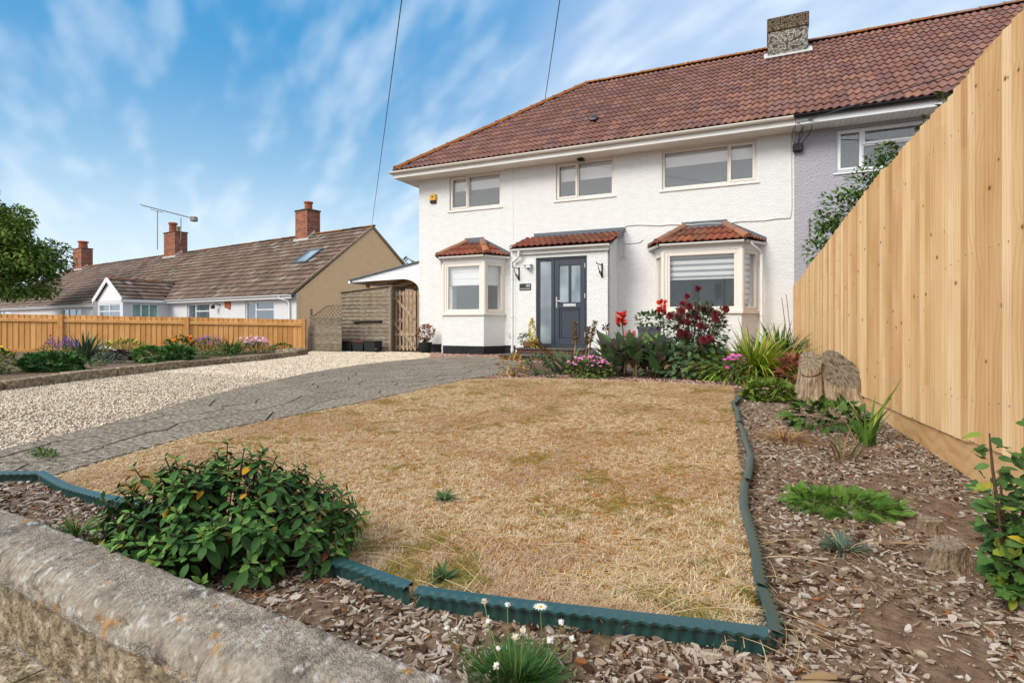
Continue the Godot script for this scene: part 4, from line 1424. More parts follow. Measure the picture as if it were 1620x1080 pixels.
func neighbour() -> void:
	var x0 := 0.513
	var x1 := 10.0
	var h := thing("neighbouring_house", "grey rendered adjoining house half hidden behind the new timber fence", "house")
	var g := G.new()
	wall_holes(g, Vector3(x0, 0, FZ + 0.004), Vector3.RIGHT, x1 - x0, 4.93, [Rect2(1.29 - x0, 3.95, 1.95, 0.87)], 0.24)
	wall_holes(g, Vector3(x1, 0, FZ), Vector3(0, 0, -1), 7.6, 4.93, [], 0.24)
	wall_holes(g, Vector3(x1, 0, FZ - 7.6), Vector3(-1, 0, 0), x1 - x0, 4.93, [], 0.24)
	g.box(Vector3(x0 + 0.15, 2.62, FZ - 7.3), Vector3(x1 - 0.26, 2.84, FZ - 0.26))
	g.box(Vector3(x0 + 0.002, 0, FZ - 7.58), Vector3(x0 + 0.10, 4.9, FZ - 0.24))
	g.box(Vector3(x0 + 0.3, 2.9, FZ - 3.5), Vector3(5.0, 4.88, FZ - 3.4))
	add(h, "wall", g, m.render_grey)
	window(h, "window", Transform3D(Basis(), Vector3(1.29, 3.95, FZ - 0.04)), 1.95, 0.87, [[0.03, 0.46, 0.03, 0.84, true], [0.46, 1.92, 0.03, 0.52, false], [0.46, 1.92, 0.52, 0.84, true]], m.upvc_white, m.glass)
	var y_e := 5.08
	var z_e := -12.76
	var rise := 3.34
	var run := 4.36
	var ang := atan2(rise, run)
	var S := Vector2(rise, run).length()
	var zr := z_e - run
	var A := Vector3(x0, y_e - 0.03, z_e); var B := Vector3(x1 + 0.5, y_e - 0.03, z_e); var C := Vector3(5.6, y_e + rise - 0.03, zr); var D := Vector3(x0, y_e + rise - 0.03, zr)
	var E := Vector3(x0, y_e - 0.03, zr - run); var F := Vector3(x1 + 0.5, y_e - 0.03, zr - run)
	var deck := G.new()
	deck.poly([A, B, C, D])
	deck.poly([F, E, D, C])
	deck.poly([B, F, C])
	deck.poly([A, E, F, B])
	var roof := add(h, "roof", deck, m.roof_under)
	tiles(roof, slope(Vector3(0, y_e, z_e), ang), S, x0, x1 + 0.45, x0, 5.6, tile_set("tile"), 300, func(p: Vector3) -> float: return p.x + 0.3 * p.y, "hidden_tiles")
	ridge_run(roof, "ridge_tile", D + Vector3(0, 0.055, 0), C + Vector3(0, 0.055, 0), 0.12, 0.45, [m.hip1, m.hip2, m.hip2, m.ridge1])
	ridge_run(roof, "hip_tile", B + Vector3(0, 0.09, 0), C + Vector3(0, 0.06, 0), 0.11, 0.42, [m.ridge0, m.ridge1, m.ridge2])
	# shared chimney
	var cg := G.new()
	cg.box(Vector3(0.0, 7.4, -17.35), Vector3(0.95, 8.60, -16.42), 0.01)
	var ch := add(roof, "chimney", cg, m.chimney_render)
	var cp := G.new()
	cp.box(Vector3(-0.025, 8.60, -17.38), Vector3(0.975, 8.965, -16.385), 0.02)
	add(ch, "chimney_cap", cp, m.chimney_cap)
	var cf := G.new()
	var fr := slope(Vector3(0, y_e, z_e), ang)
	cf.t = fr
	var up := (z_e + 16.42) / cos(ang)
	cf.box(Vector3(-0.10, 0.06, -up - 0.02), Vector3(1.05, 0.085, -up + 0.14), 0.004)
	cf.box(Vector3(-0.10, 0.06, -up - 0.30), Vector3(-0.004, 0.088, -up - 0.02), 0.004)
	cf.box(Vector3(0.954, 0.06, -up - 0.30), Vector3(1.05, 0.088, -up - 0.02), 0.004)
	add(ch, "lead_flashing", cf, m.silver)
	var fa := G.new()
	fa.box(Vector3(x0 + 0.003, 4.875, -12.80), Vector3(x1 + 0.47, 5.03, -12.772), 0.004)
	add(h, "fascia", fa, m.upvc_white)
	for i in 46:
		var b := G.new()
		b.box(Vector3(x0 + 0.02 + i * 0.1, 4.886, FZ + 0.0), Vector3(x0 + 0.113 + i * 0.1, 4.90, -12.80), 0.003)
		add(h, "soffit_board", b, m.upvc_white)
	var sb := G.new()
	sb.box(Vector3(x0, 4.902, FZ - 0.1), Vector3(x1 + 0.45, 4.916, -12.81))
	add(h, "soffit", sb, m.soffit_cream)
	var gu := G.new()
	gutter(gu, Vector3(x0 - 0.04, 5.05, -12.712), Vector3(x1 + 0.5, 5.05, -12.712), 0.062, Vector3(0, 0, 1))
	add(h, "gutter", gu, m.black_plastic)
	# cable bracket and junction box under the eaves
	var jb := thing("cable_junction_box", "black cable junction box with looping wires under the eaves between the houses", "junction box", Vector3(0.57, 4.45, FZ + 0.02))
	var jg := G.new()
	jg.box(Vector3(-0.09, 0.0, 0.0), Vector3(0.10, 0.16, 0.11), 0.015)
	add(jb, "box", jg, m.black_plastic)
	jg = G.new()
	for k in 4:
		var q := []
		for i in 9:
			var t := i / 8.0
			q.append(Vector3(lerpf(-0.05 + k * 0.04, -0.05 + k * 0.10, t) + 0.06 * sin(t * PI) * (1 if k % 2 else -1), 0.15 + 0.32 * t, 0.05 + 0.30 * sin(t * PI * 0.5)))
		jg.tube(q, [0.007], 5)
	add(jb, "cables", jg, m.black_plastic)
	jg = G.new()
	jg.bar(Vector3(-0.05, 0.47, 0.50), Vector3(0.26, 0.48, 0.50), 0.03, 0.03)
	jg.bar(Vector3(0.0, 0.47, 0.50), Vector3(0.0, 0.40, 0.46), 0.05, 0.05)
	add(jb, "bracket", jg, m.cable)
	var hk := G.new()
	for k in 4:
		hk.tube([Vector3(0.79, 3.02 - k * 0.10, FZ + 0.01), Vector3(0.81, 2.99 - k * 0.10, FZ + 0.05), Vector3(0.78, 2.96 - k * 0.10, FZ + 0.03)], [0.012], 5)
	tag(add(self, "dried_creeper", hk, m.stem_brown), "small brown remnant of dried creeper on the grey wall", "creeper")


# ---------------------------------------------------------------- bungalows behind the left fence
func far_tiles(parent: Node, called: String, xf: Transform3D, S: float, l0: float, r0: float, l1: float, r1: float, tone: Color) -> void:
	var g := G.new()
	for row in int(ceil(S / 0.47)):
		var s0 := row * 0.47
		var s1 := minf(s0 + 0.54, S)
		var la := lerpf(l0, l1, s0 / S)
		var ra := lerpf(r0, r1, s0 / S)
		var x := la
		while x < ra - 0.05:
			var x2 := minf(x + 0.30, ra)
			var k := noise.get_noise_2d(x * 6.0, s0 * 6.0) * 0.3 + r(-0.30, 0.30)
			g.col = tone * (1.0 + k)
			if rng.randf() < 0.08:
				g.col = tone.lerp(Color(0.50, 0.47, 0.41), r(0.2, 0.8))
			var w := (x2 - x) / 2
			var f := PackedVector3Array()
			var b := PackedVector3Array()
			var u := PackedVector3Array()
			for q in [[0.0, 0.0], [0.25, 0.035], [0.5, 0.0], [0.75, 0.035], [1.0, 0.0]]:
				f.append(Vector3(x + (x2 - x) * q[0], 0.085 + q[1], -s0 + 0.03))
				b.append(Vector3(x + (x2 - x) * q[0], 0.01 + q[1], -s1))
				u.append(Vector3(x + (x2 - x) * q[0], 0.0 + q[1] * 0.7, -s0 + 0.0))
			g.t = xf
			g.grid([f, b])
			g.grid([u, f])
			x = x2
			if w <= 0:
				break
	var o := add(parent, called, g, m.roof_brown)
	o.set_meta("kind", "stuff")

func far_window(parent: Node, at: Vector3, w: float, h: float, lights: Array) -> void:
	window(parent, "window", Transform3D(Basis(), at), w, h, lights, m.upvc_white, m.glass)

func bungalow(label: String, xr: float, xl: float, hip: float, chims: Array, windows: Array, tone: Color, gable: Material) -> Node3D:
	var o := thing("bungalow", label, "bungalow", Vector3(-22.32, 0, -21.2), deg_to_rad(-9.2), "row of bungalows beyond the fence")
	var zr := -5.56
	var yr := 6.55
	var ye := 2.30
	var g := G.new()
	wall_holes(g, Vector3(xl, 0, -0.35), Vector3.RIGHT, xr - xl, 2.35, windows.map(func(w): return Rect2(w[0] - xl, w[1], w[2], w[3])), 0.25)
	g.poly([Vector3(xr - 0.3, 0, -10.8), Vector3(xl, 0, -10.8), Vector3(xl, 2.3, -10.8), Vector3(xr - 0.3, 2.3, -10.8)])
	g.box(Vector3(xl + 0.5, 0.0, -3.6), Vector3(xr - 0.5, 2.3, -3.5))
	add(o, "wall", g, m.render_pale)
	var gb := G.new()
	gb.prism([Vector3(xr - 0.30, 0, -0.36), Vector3(xr - 0.30, 0, -10.8), Vector3(xr - 0.30, 2.34, -10.8), Vector3(xr - 0.30, yr - 0.06, zr), Vector3(xr - 0.30, 2.34, -0.36)], Vector3(0.25, 0, 0))
	add(o, "gable_wall", gb, gable)
	for w in windows:
		far_window(o, Vector3(w[0], w[1], -0.42), w[2], w[3], w[4])
	var ang := atan2(yr - ye, -zr)
	var S := Vector2(yr - ye, zr).length()
	var deck := G.new()
	deck.poly([Vector3(xl, ye, 0), Vector3(xr, ye, 0), Vector3(xr, yr, zr), Vector3(xl + hip, yr, zr)])
	deck.poly([Vector3(xr, ye, 2 * zr), Vector3(xl, ye, 2 * zr), Vector3(xl + hip, yr, zr), Vector3(xr, yr, zr)])
	if hip > 0:
		deck.poly([Vector3(xl, ye, 2 * zr), Vector3(xl, ye, 0), Vector3(xl + hip, yr, zr)])
	var roof := add(o, "roof", deck, m.roof_under)
	far_tiles(roof, "roof_tiles", slope(Vector3(0, ye, 0), ang), S, xl, xr, xl + hip, xr, tone)
	ridge_run(roof, "ridge_tile", Vector3(xl + hip, yr + 0.05, zr), Vector3(xr, yr + 0.05, zr), 0.13, 0.9, [m.ridge2, m.roof_under, m.stem_brown])
	if hip > 0:
		ridge_run(roof, "hip_tile", Vector3(xl, ye + 0.1, 0), Vector3(xl + hip, yr + 0.05, zr), 0.13, 0.9, [m.ridge2, m.stem_brown])
	var tr := G.new()
	tr.box(Vector3(xl, 2.12, -0.06), Vector3(xr, 2.30, -0.03))
	add(o, "fascia", tr, m.upvc_white)
	var sf := G.new()
	sf.box(Vector3(xl, 2.10, -0.5), Vector3(xr, 2.118, -0.03))
	add(o, "soffit", sf, m.upvc_white)
	var gu := G.new()
	gutter(gu, Vector3(xl, 2.30, 0.05), Vector3(xr, 2.30, 0.05), 0.07, Vector3(0, 0, 1))
	add(o, "gutter", gu, m.upvc_white)
	if hip <= 0 or true:
		var ve := G.new()
		ve.bar(Vector3(xr - 0.02, ye + 0.02, 0.0), Vector3(xr - 0.02, yr + 0.02, zr), 0.10, 0.12)
		ve.bar(Vector3(xr - 0.02, ye + 0.02, 2 * zr), Vector3(xr - 0.02, yr + 0.02, zr), 0.10, 0.12)
		add(o, "verge_board", ve, m.sleeper2 if xr > -1 else m.roof_under)
	for c in chims:
		var cg := G.new()
		var x: float = c[0]
		var zc: float = c[3]
		cg.box(Vector3(x - c[1] / 2, 5.6, zc - 0.55), Vector3(x + c[1] / 2, c[2], zc + 0.45))
		var ch := add(o, "chimney", cg, m.brick_far)
		var cc := G.new()
		cc.box(Vector3(x - c[1] / 2 - 0.06, c[2], zc - 0.60), Vector3(x + c[1] / 2 + 0.06, c[2] + 0.09, zc + 0.50), 0.02)
		add(ch, "chimney_cap", cc, m.chimney_cap)
		for k in c[4]:
			var pg := G.new()
			var hh: float = k[1]
			pg.lathe([Vector2(k[2], 0), Vector2(k[2] * 0.9, hh * 0.8), Vector2(k[2] * 1.15, hh * 0.82), Vector2(k[2] * 1.15, hh), Vector2(0.0, hh)], 12, Vector3(x + k[0], c[2] + 0.08, zc))
			add(ch, "chimney_pot", pg, m.clay_pot if k[3] else m.sleeper0)
		var lf := G.new()
		lf.t = Transform3D(Basis(), Vector3(x, 0, zc))
		var yb := ye + (yr - ye) * (zc + 0.46) / zr
		lf.box(Vector3(-c[1] / 2 - 0.15, yb - 0.08, 0.40), Vector3(c[1] / 2 + 0.15, yb + 0.16, 0.50))
		lf.prism([Vector3(-c[1] / 2 - 0.02, yb, 0.44), Vector3(-c[1] / 2 - 0.02, yr + 0.1, -0.1), Vector3(-c[1] / 2 - 0.02, yr + 0.35, -0.1), Vector3(-c[1] / 2 - 0.02, yb + 0.25, 0.44)], Vector3(-0.03, 0, 0))
		lf.prism([Vector3(c[1] / 2 + 0.05, yb, 0.44), Vector3(c[1] / 2 + 0.05, yr + 0.1, -0.1), Vector3(c[1] / 2 + 0.05, yr + 0.35, -0.1), Vector3(c[1] / 2 + 0.05, yb + 0.25, 0.44)], Vector3(-0.03, 0, 0))
		add(ch, "lead_flashing", lf, m.silver)
	return o

func bungalows() -> void:
	var two := func(w: float, h: float) -> Array: return [[0.03, w * 0.36, 0.03, h - 0.03, true], [w * 0.36, w - 0.03, h * 0.62, h - 0.03, true], [w * 0.36, w - 0.03, 0.03, h * 0.62, false]]
	var three := func(w: float, h: float) -> Array: return [[0.03, w * 0.33, 0.03, h - 0.03, true], [w * 0.33, w * 0.67, 0.03, h - 0.03, false], [w * 0.67, w - 0.03, 0.03, h - 0.03, true]]
	var b := bungalow("low pale bungalow with brown tiled roof, tan gable end and a skylight", 0.0, -24.3, 0.0,
		[[-6.25, 1.25, 8.15, -5.5, [[0.15, 0.55, 0.26, true]]], [-24.2, 1.9, 8.35, -5.6, [[-0.35, 0.85, 0.30, true], [0.55, 0.45, 0.15, false]]]],
		[[-4.75, 0.75, 2.75, 1.28, two.call(2.75, 1.28)], [-11.3, 0.75, 2.7, 1.28, two.call(2.7, 1.28)]], Color(0.255, 0.172, 0.125), m.render_tan)
	# skylight
	var ang := atan2(4.25, 5.56)
	var fr := slope(Vector3(0, 2.30, 0), ang)
	var sg := G.new()
	sg.t = fr
	sg.t = fr * Transform3D(Basis(), Vector3(-3.35, 0.06, -3.15))
	frame_bars_flat(sg, 0.0, 1.25, -1.50, 0.0, 0.10, 0.0, 0.12)
	var sk := add(b, "skylight", sg, m.lead)
	var pg := G.new()
	pg.t = sg.t
	pg.box(Vector3(0.08, 0.05, -1.42), Vector3(1.17, 0.07, -0.08))
	add(sk, "pane", pg, m.frosted)
	# fittings on the front wall
	var dp := G.new()
	dp.tube([Vector3(-0.9, 2.25, 0.05), Vector3(-0.9, 2.12, 0.05), Vector3(-0.55, 2.0, -0.22), Vector3(-0.50, 1.85, -0.28), Vector3(-0.50, 0.0, -0.28)], [0.06], 8)
	add(b, "downpipe", dp, m.upvc_white)
	var lm := G.new()
	lm.tube([Vector3(-7.35, 1.88, -0.34), Vector3(-7.45, 1.95, -0.12), Vector3(-7.6, 1.90, -0.05)], [0.03], 6)
	lm.lathe([Vector2(0.10, -0.18), Vector2(0.13, -0.02), Vector2(0.02, 0.06)], 8, Vector3(-7.65, 1.85, -0.05))
	add(b, "wall_lamp", lm, m.iron)
	var pq := G.new()
	pq.box(Vector3(-6.85, 1.72, -0.35), Vector3(-6.22, 2.06, -0.30), 0.02)
	pq.box(Vector3(-6.5, 1.62, -0.35), Vector3(-6.22, 1.75, -0.31), 0.02)
	add(b, "wall_plaque", pq, m.clay_pot)
	# gabled porch
	var p0 := -17.7
	var p1 := -13.35
	var zf := 2.45
	var wg := G.new()
	wall_holes(wg, Vector3(p0 + 0.2, 0, zf - 0.1), Vector3.RIGHT, p1 - p0 - 0.4, 2.25, [Rect2(0.35, 0.8, 3.2, 1.25)], 0.15)
	wall_holes(wg, Vector3(p1 - 0.2, 0, zf - 0.1), Vector3(0, 0, -1), zf + 0.4, 2.25, [Rect2(0.5, 0.1, 1.5, 1.95)], 0.15)
	wall_holes(wg, Vector3(p0 + 0.2, 0, -0.3), Vector3(0, 0, 1), zf + 0.4, 2.25, [], 0.15)
	var po := add(b, "porch", wg, m.render_pale)
	window(po, "window", Transform3D(Basis(), Vector3(p0 + 0.55, 0.8, zf - 0.13)), 3.2, 1.25, [[0.03, 1.6, 0.75, 1.22, true], [1.6, 3.17, 0.75, 1.22, true], [0.03, 1.6, 0.03, 0.75, false], [1.6, 3.17, 0.03, 0.75, false]], m.upvc_white, m.glass)
	window(po, "door", Transform3D(Basis(Vector3(0, 0, -1), Vector3.UP, Vector3(1, 0, 0)), Vector3(p1 - 0.23, 0.1, zf - 0.6)), 1.5, 1.95, [[0.03, 0.50, 0.03, 1.92, false], [0.50, 1.0, 0.03, 1.92, true], [1.0, 1.47, 0.03, 1.92, false]], m.upvc_white, m.glass_green, 0.0, null, false)
	var ap := Vector3((p0 + p1) / 2, 3.60, zf)
	var tri := G.new()
	tri.prism([Vector3(p0 + 0.2, 2.24, zf - 0.1), Vector3(p1 - 0.2, 2.24, zf - 0.1), ap + Vector3(0, -0.1, -0.1)], Vector3(0, 0, -0.1))
	add(po, "gable_panel", tri, m.upvc_white)
	var bg := G.new()
	bg.bar(Vector3(p0, 2.22, zf + 0.05), ap + Vector3(0, 0, 0.05), 0.05, 0.26)
	bg.bar(Vector3(p1, 2.22, zf + 0.05), ap + Vector3(0, 0.0, 0.05), 0.05, 0.26)
	bg.box(Vector3(p1 - 0.03, 2.12, -0.1), Vector3(p1, 2.30, zf))
	bg.box(Vector3(p0, 2.12, -0.1), Vector3(p0 + 0.03, 2.30, zf))
	add(po, "barge_board", bg, m.upvc_white)
	var pa := atan2(1.3, (p1 - p0) / 2)
	var PS := Vector2(1.3, (p1 - p0) / 2).length()
	var back := -1.75
	var rd := G.new()
	rd.poly([Vector3(p1, 2.3, zf), Vector3(p1, 2.3, 0), Vector3(ap.x, 3.6, back), ap])
	rd.poly([Vector3(p0, 2.3, 0), Vector3(p0, 2.3, zf), ap, Vector3(ap.x, 3.6, back)])
	var pr := add(po, "roof", rd, m.roof_under)
	far_tiles(pr, "roof_tiles", slope(Vector3(p1, 2.3, 0), pa, PI / 2), PS, -zf, 0.05, -zf, -back, Color(0.22, 0.145, 0.105))
	far_tiles(pr, "roof_tiles", slope(Vector3(p0, 2.3, 0), pa, -PI / 2), PS, -0.05, zf, back, zf, Color(0.22, 0.145, 0.105))
	ridge_run(pr, "ridge_tile", ap + Vector3(0, 0.05, 0), Vector3(ap.x, 3.65, back), 0.10, 0.5, [m.ridge2, m.stem_brown])
	# aerial strapped to the middle chimney
	var ae := thing("tv_aerial", "long television aerial on two poles above the middle chimney", "aerial", b.transform * Vector3(-24.2, 8.0, -5.2), 0.43)
	var ag := G.new()
	ag.tube([Vector3(-0.85, -1.1, 0.3), Vector3(-0.85, 2.15, 0.3)], [0.035], 6)
	ag.tube([Vector3(0.95, -0.6, 0.3), Vector3(1.1, -0.1, 0.3), Vector3(1.1, 1.55, 0.3)], [0.035], 6)
	add(ae, "mast", ag, m.cable)
	ag = G.new()
	ag.tube([Vector3(-2.2, 2.62, 0.3), Vector3(2.3, 1.45, 0.3)], [0.04], 6)
	ag.tube([Vector3(-1.4, 2.25, 0.3), Vector3(-0.85, 2.1, 0.3), Vector3(-0.4, 2.0, 0.3)], [0.03], 6)
	for i in 16:
		var t := i / 15.0
		var p := Vector3(lerpf(-2.1, 2.0, t), lerpf(2.59, 1.53, t), 0.3)
		ag.tube([p + Vector3(0, -0.02, -0.35), p + Vector3(0, 0.02, 0.35)], [0.018], 4)
	ag.box(Vector3(1.95, 1.25, 0.05), Vector3(2.4, 1.65, 0.55), 0.05)
	add(ae, "boom", ag, m.cable)
	bungalow("far bungalow with hipped brown roof at the left end of the row", -24.3, -52.5, 6.0,
		[[-43.8, 2.2, 8.45, -5.6, [[0.2, 0.75, 0.42, true]]]],
		[[-32.3, 0.85, 4.1, 1.15, three.call(4.1, 1.15)], [-49.5, 0.85, 4.0, 1.15, two.call(4.0, 1.15)]], Color(0.26, 0.178, 0.138), m.render_tan)

func frame_bars_flat(g: G, x0: float, x1: float, z0: float, z1: float, w: float, y0: float, y1: float) -> void:
	g.box(Vector3(x0, y0, z0), Vector3(x0 + w, y1, z1), 0.01)
	g.box(Vector3(x1 - w, y0, z0), Vector3(x1, y1, z1), 0.01)
	g.box(Vector3(x0 + w, y0, z0), Vector3(x1 - w, y1 - 0.002, z0 + w), 0.01)
	g.box(Vector3(x0 + w, y0, z1 - w), Vector3(x1 - w, y1 - 0.002, z1), 0.01)

func opposite_house() -> void: # across the street, seen only as a reflection in the windows
	var o := thing("house_across_the_street", "white house with slate roof across the street, reflected in the bay window", "house", Vector3(-9.5, -0.65, 21))
	var g := G.new()
	wall_holes(g, Vector3(7.2, 0, 0), Vector3(-1, 0, 0), 14.2, 5.4, [Rect2(0.9, 3.3, 0.7, 1.4), Rect2(2.6, 3.3, 0.7, 1.4), Rect2(7, 3.2, 1.8, 1.3), Rect2(7, 0.9, 1.8, 1.3)], 0.2)
	wall_holes(g, Vector3(7.2, 0, 8), Vector3(0, 0, -1), 8, 5.4, [], 0.2)
	wall_holes(g, Vector3(-7, 0, 0), Vector3(0, 0, 1), 8, 5.4, [], 0.2)
	wall_holes(g, Vector3(-7, 0, 8), Vector3(1, 0, 0), 14.2, 5.4, [], 0.2)
	add(o, "wall", g, m.render_white)
	for e in [[5.6, 3.3, 0.7, 1.4], [3.9, 3.3, 0.7, 1.4], [-1.6, 3.2, 1.8, 1.3], [-1.6, 0.9, 1.8, 1.3]]:
		window(o, "window", Transform3D(Basis(Vector3(-1, 0, 0), Vector3.UP, Vector3(0, 0, -1)), Vector3(e[0] + e[2], e[1], 0.05)), e[2], e[3], [[0.03, e[2] - 0.03, 0.03, e[3] - 0.03, true]], m.upvc_white, m.glass)
	var rf := G.new()
	rf.prism([Vector3(-7.4, 5.3, -0.4), Vector3(-7.4, 5.3, 8.4), Vector3(-7.4, 8.4, 4.0)], Vector3(15.0, 0, 0))
	add(o, "roof", rf, m.slate)
	downpipe(o, "downpipe", [Vector3(6.4, 5.3, -0.1), Vector3(6.4, 0, -0.1)], 0.06, m.black_plastic)

# ---------------------------------------------------------------- shed, gate and lean-to at the left of the house
func side_yard() -> void:
	var s := thing("timber_shed", "weathered shiplap timber store with sloping lid beside the slatted gate", "shed", Vector3(-10.67, 0, -12.95))
	s.scale = Vector3.ONE * 1.036
	var n := 15
	for i in n:
		var y0 := 0.02 + i * 0.108
		var tilt := 0.13
		var g := G.new()
		var ya := y0 + 0.10
		var yl := minf(ya, 1.66)
		if y0 > 1.62:
			break
		g.prism([Vector3(-0.84, y0, 0.024), Vector3(0.82, y0, 0.024), Vector3(0.82, minf(ya, 1.80), 0.0), Vector3(-0.84, yl, 0.0)], Vector3(0, 0, -0.02))
		add(s, "board", g, m["shed%d" % (rng.randi() % 4)])
		if tilt < 0:
			break
	var tb := G.new()
	tb.prism([Vector3(-0.84, 1.62, 0.008), Vector3(0.82, 1.64, 0.008), Vector3(0.82, 1.80, 0.0), Vector3(-0.84, 1.66, 0.0)], Vector3(0, 0, -0.02))
	add(s, "board", tb, m.shed2)
	var sd := G.new()
	sd.prism([Vector3(0.80, 0, -0.02), Vector3(0.80, 0, -0.75), Vector3(0.80, 1.8, -0.75), Vector3(0.80, 1.8, -0.02)], Vector3(-0.02, 0, 0))
	sd.prism([Vector3(-0.82, 0, -0.02), Vector3(-0.82, 0, -0.75), Vector3(-0.82, 1.66, -0.75), Vector3(-0.82, 1.66, -0.02)], Vector3(-0.02, 0, 0))
	add(s, "side_panel", sd, m.shed1)
	var po := G.new()
	po.box(Vector3(-0.875, 0, -0.06), Vector3(-0.842, 1.68, 0.02), 0.004)
	po.box(Vector3(0.822, 0, -0.06), Vector3(0.875, 1.84, 0.025), 0.004)
	add(s, "corner_post", po, m.shed2)
	var li := G.new()
	li.prism([Vector3(-0.92, 1.665, 0.06), Vector3(0.86, 1.81, 0.06), Vector3(0.86, 1.835, 0.06), Vector3(-0.92, 1.69, 0.06)], Vector3(0, 0, -0.85))
	add(s, "lid", li, m.shed0)
	var hd := G.new()
	hd.tube([Vector3(-0.40, 0.83, 0.035), Vector3(0.1, 0.845, 0.04), Vector3(0.58, 0.85, 0.035)], [0.03], 8)
	hd.box(Vector3(0.53, 0.80, 0.01), Vector3(0.60, 0.89, 0.06), 0.01)
	tag(add(self, "garden_roller_handle", hd, m.iron, Transform3D(Basis(), Vector3(-10.67, 0.02, -12.94))), "black pole lying across the front boards of the timber shed", "pole")
	# gate
	var gt := thing("slatted_gate", "tall slatted timber gate with diagonal braces beside the house wall", "gate", Vector3(-9.49, 0, -13.22))
	for i in 7:
		var g := G.new()
		var x := -0.41 + i * 0.128
		g.box(Vector3(x - 0.036, 0.03, 0.0), Vector3(x + 0.036, 1.745 + r(-0.01, 0.01), 0.022), 0.006)
		add(gt, "slat", g, m.gate_wood)
	for e in [[0.13, 0.13], [0.90, 0.90], [1.66, 1.66]]:
		var g := G.new()
		g.box(Vector3(-0.44, e[0] - 0.05, -0.03), Vector3(0.39, e[0] + 0.05, -0.001), 0.005)
		add(gt, "rail", g, m.gate_wood)
	for e in [[0.94, 1.62], [0.18, 0.86]]:
		var g := G.new()
		g.bar(Vector3(-0.40, e[1], 0.034), Vector3(0.36, e[0], 0.034), 0.022, 0.075, Vector3.UP, 0.004)
		add(gt, "brace", g, m.gate_wood)
	var gp := G.new()
	gp.box(Vector3(-0.47, 0.45, 0.024), Vector3(0.39, 0.53, 0.04), 0.004)
	add(gt, "rail", gp, m.gate_wood)
	for k in 1:
		var p := G.new()
		p.box(Vector3(-10.03, 0, -13.32), Vector3(-9.945, 1.84, -13.20), 0.008)
		tag(add(self, "gate_post", p, m.gate_wood), "square timber post between the shed and the slatted gate", "post")
	# lean-to with a white arched end board
	var le := thing("lean_to_carport", "white lean-to roof with arched end board against the house side", "carport")
	var z := -13.32
	var g := G.new()
	var xr := -9.065
	var roofy := func(x: float) -> float: return 2.11 + (x + 11.52) * 0.178
	g.prism([Vector3(-11.50, 2.06, z), Vector3(-9.68, 2.10, z), Vector3(-9.68, roofy.call(-9.68), z), Vector3(-11.50, 2.11, z)], Vector3(0, 0, -0.03))
	var arc := []
	for i in 9:
		var a := PI / 2 * i / 8.0
		arc.append(Vector2(-9.68 + 0.615 * sin(a), 1.76 + 0.34 * cos(a)))
	for i in 8:
		g.prism([Vector3(arc[i].x, arc[i].y, z), Vector3(arc[i + 1].x, arc[i + 1].y, z), Vector3(arc[i + 1].x, roofy.call(arc[i + 1].x), z), Vector3(arc[i].x, roofy.call(arc[i].x), z)], Vector3(0, 0, -0.03))
	add(le, "end_board", g, m.upvc_white)
	for k in 3:
		var gr := G.new()
		gr.prism([Vector3(-11.1 + k * 0.5, 2.16 + k * 0.10, z + 0.002), Vector3(xr, 2.16 + k * 0.10, z + 0.002), Vector3(xr, 2.166 + k * 0.10, z + 0.002), Vector3(-11.1 + k * 0.5, 2.166 + k * 0.10, z + 0.002)], Vector3(0, 0, 0.003))
		add(le, "board_groove", gr, m.silver)
	var ro := G.new()
	ro.prism([Vector3(-11.60, 2.105, z + 0.06), Vector3(xr, 2.555, z + 0.06), Vector3(xr, 2.59, z + 0.06), Vector3(-11.60, 2.135, z + 0.06)], Vector3(0, 0, -6.5))
	add(le, "roof_sheet", ro, m.lead)
	var un := G.new()
	un.prism([Vector3(-11.5, 2.09, z - 0.05), Vector3(xr, 2.530, z - 0.05), Vector3(xr, 2.544, z - 0.05), Vector3(-11.5, 2.10, z - 0.05)], Vector3(0, 0, -6.3))
	add(le, "clear_lining", un, m.clear_roof)
	for k in 6:
		var b := G.new()
		b.bar(Vector3(-11.4, 2.05, z - 0.6 - k), Vector3(xr, 2.47, z - 0.6 - k), 0.05, 0.09)
		add(le, "rafter", b, m.amber1)
	var eb := G.new()
	eb.box(Vector3(-11.60, 2.02, -19.4), Vector3(-11.53, 2.104, z + 0.05))
	add(le, "eaves_board", eb, m.upvc_white)
	for k in 3:
		var b := G.new()
		b.box(Vector3(-11.49, 0, z - 0.72 - k * 2.6), Vector3(-11.40, 2.05, z - 0.63 - k * 2.6), 0.006)
		add(le, "post", b, m.gate_wood)
	# boarded panel with a curved trellis top
	var tp := thing("trellis_panel", "dark boarded fence panel with a curved lattice top beside the shed", "fence", Vector3(-11.55, 0, -12.25))
	for i in 9:
		var b := G.new()
		b.box(Vector3(-0.56, 0.03 + i * 0.102, 0.0), Vector3(0.62, 0.125 + i * 0.102, 0.018), 0.004)
		add(tp, "board", b, m["shed%d" % ([1, 3, 1, 0][rng.randi() % 4])])
	var rl := G.new()
	rl.box(Vector3(-0.58, 0.945, -0.015), Vector3(0.64, 0.985, 0.03), 0.004)
	add(tp, "rail", rl, m.shed1)
	var top := func(x: float) -> float: return 1.02 + 0.30 * (0.5 - 0.5 * cos(PI * clampf((x + 0.56) / 0.75, 0, 1)))
	var cr := G.new()
	var cp := []
	for i in 13:
		var x := -0.56 + i * 0.0983
		cp.append(Vector3(x, top.call(x), 0.01))
	for i in 12:
		cr.bar(cp[i], cp[i + 1] + (cp[i + 1] - cp[i]).normalized() * 0.004, 0.03, 0.03)
	add(tp, "curved_rail", cr, m.shed1)
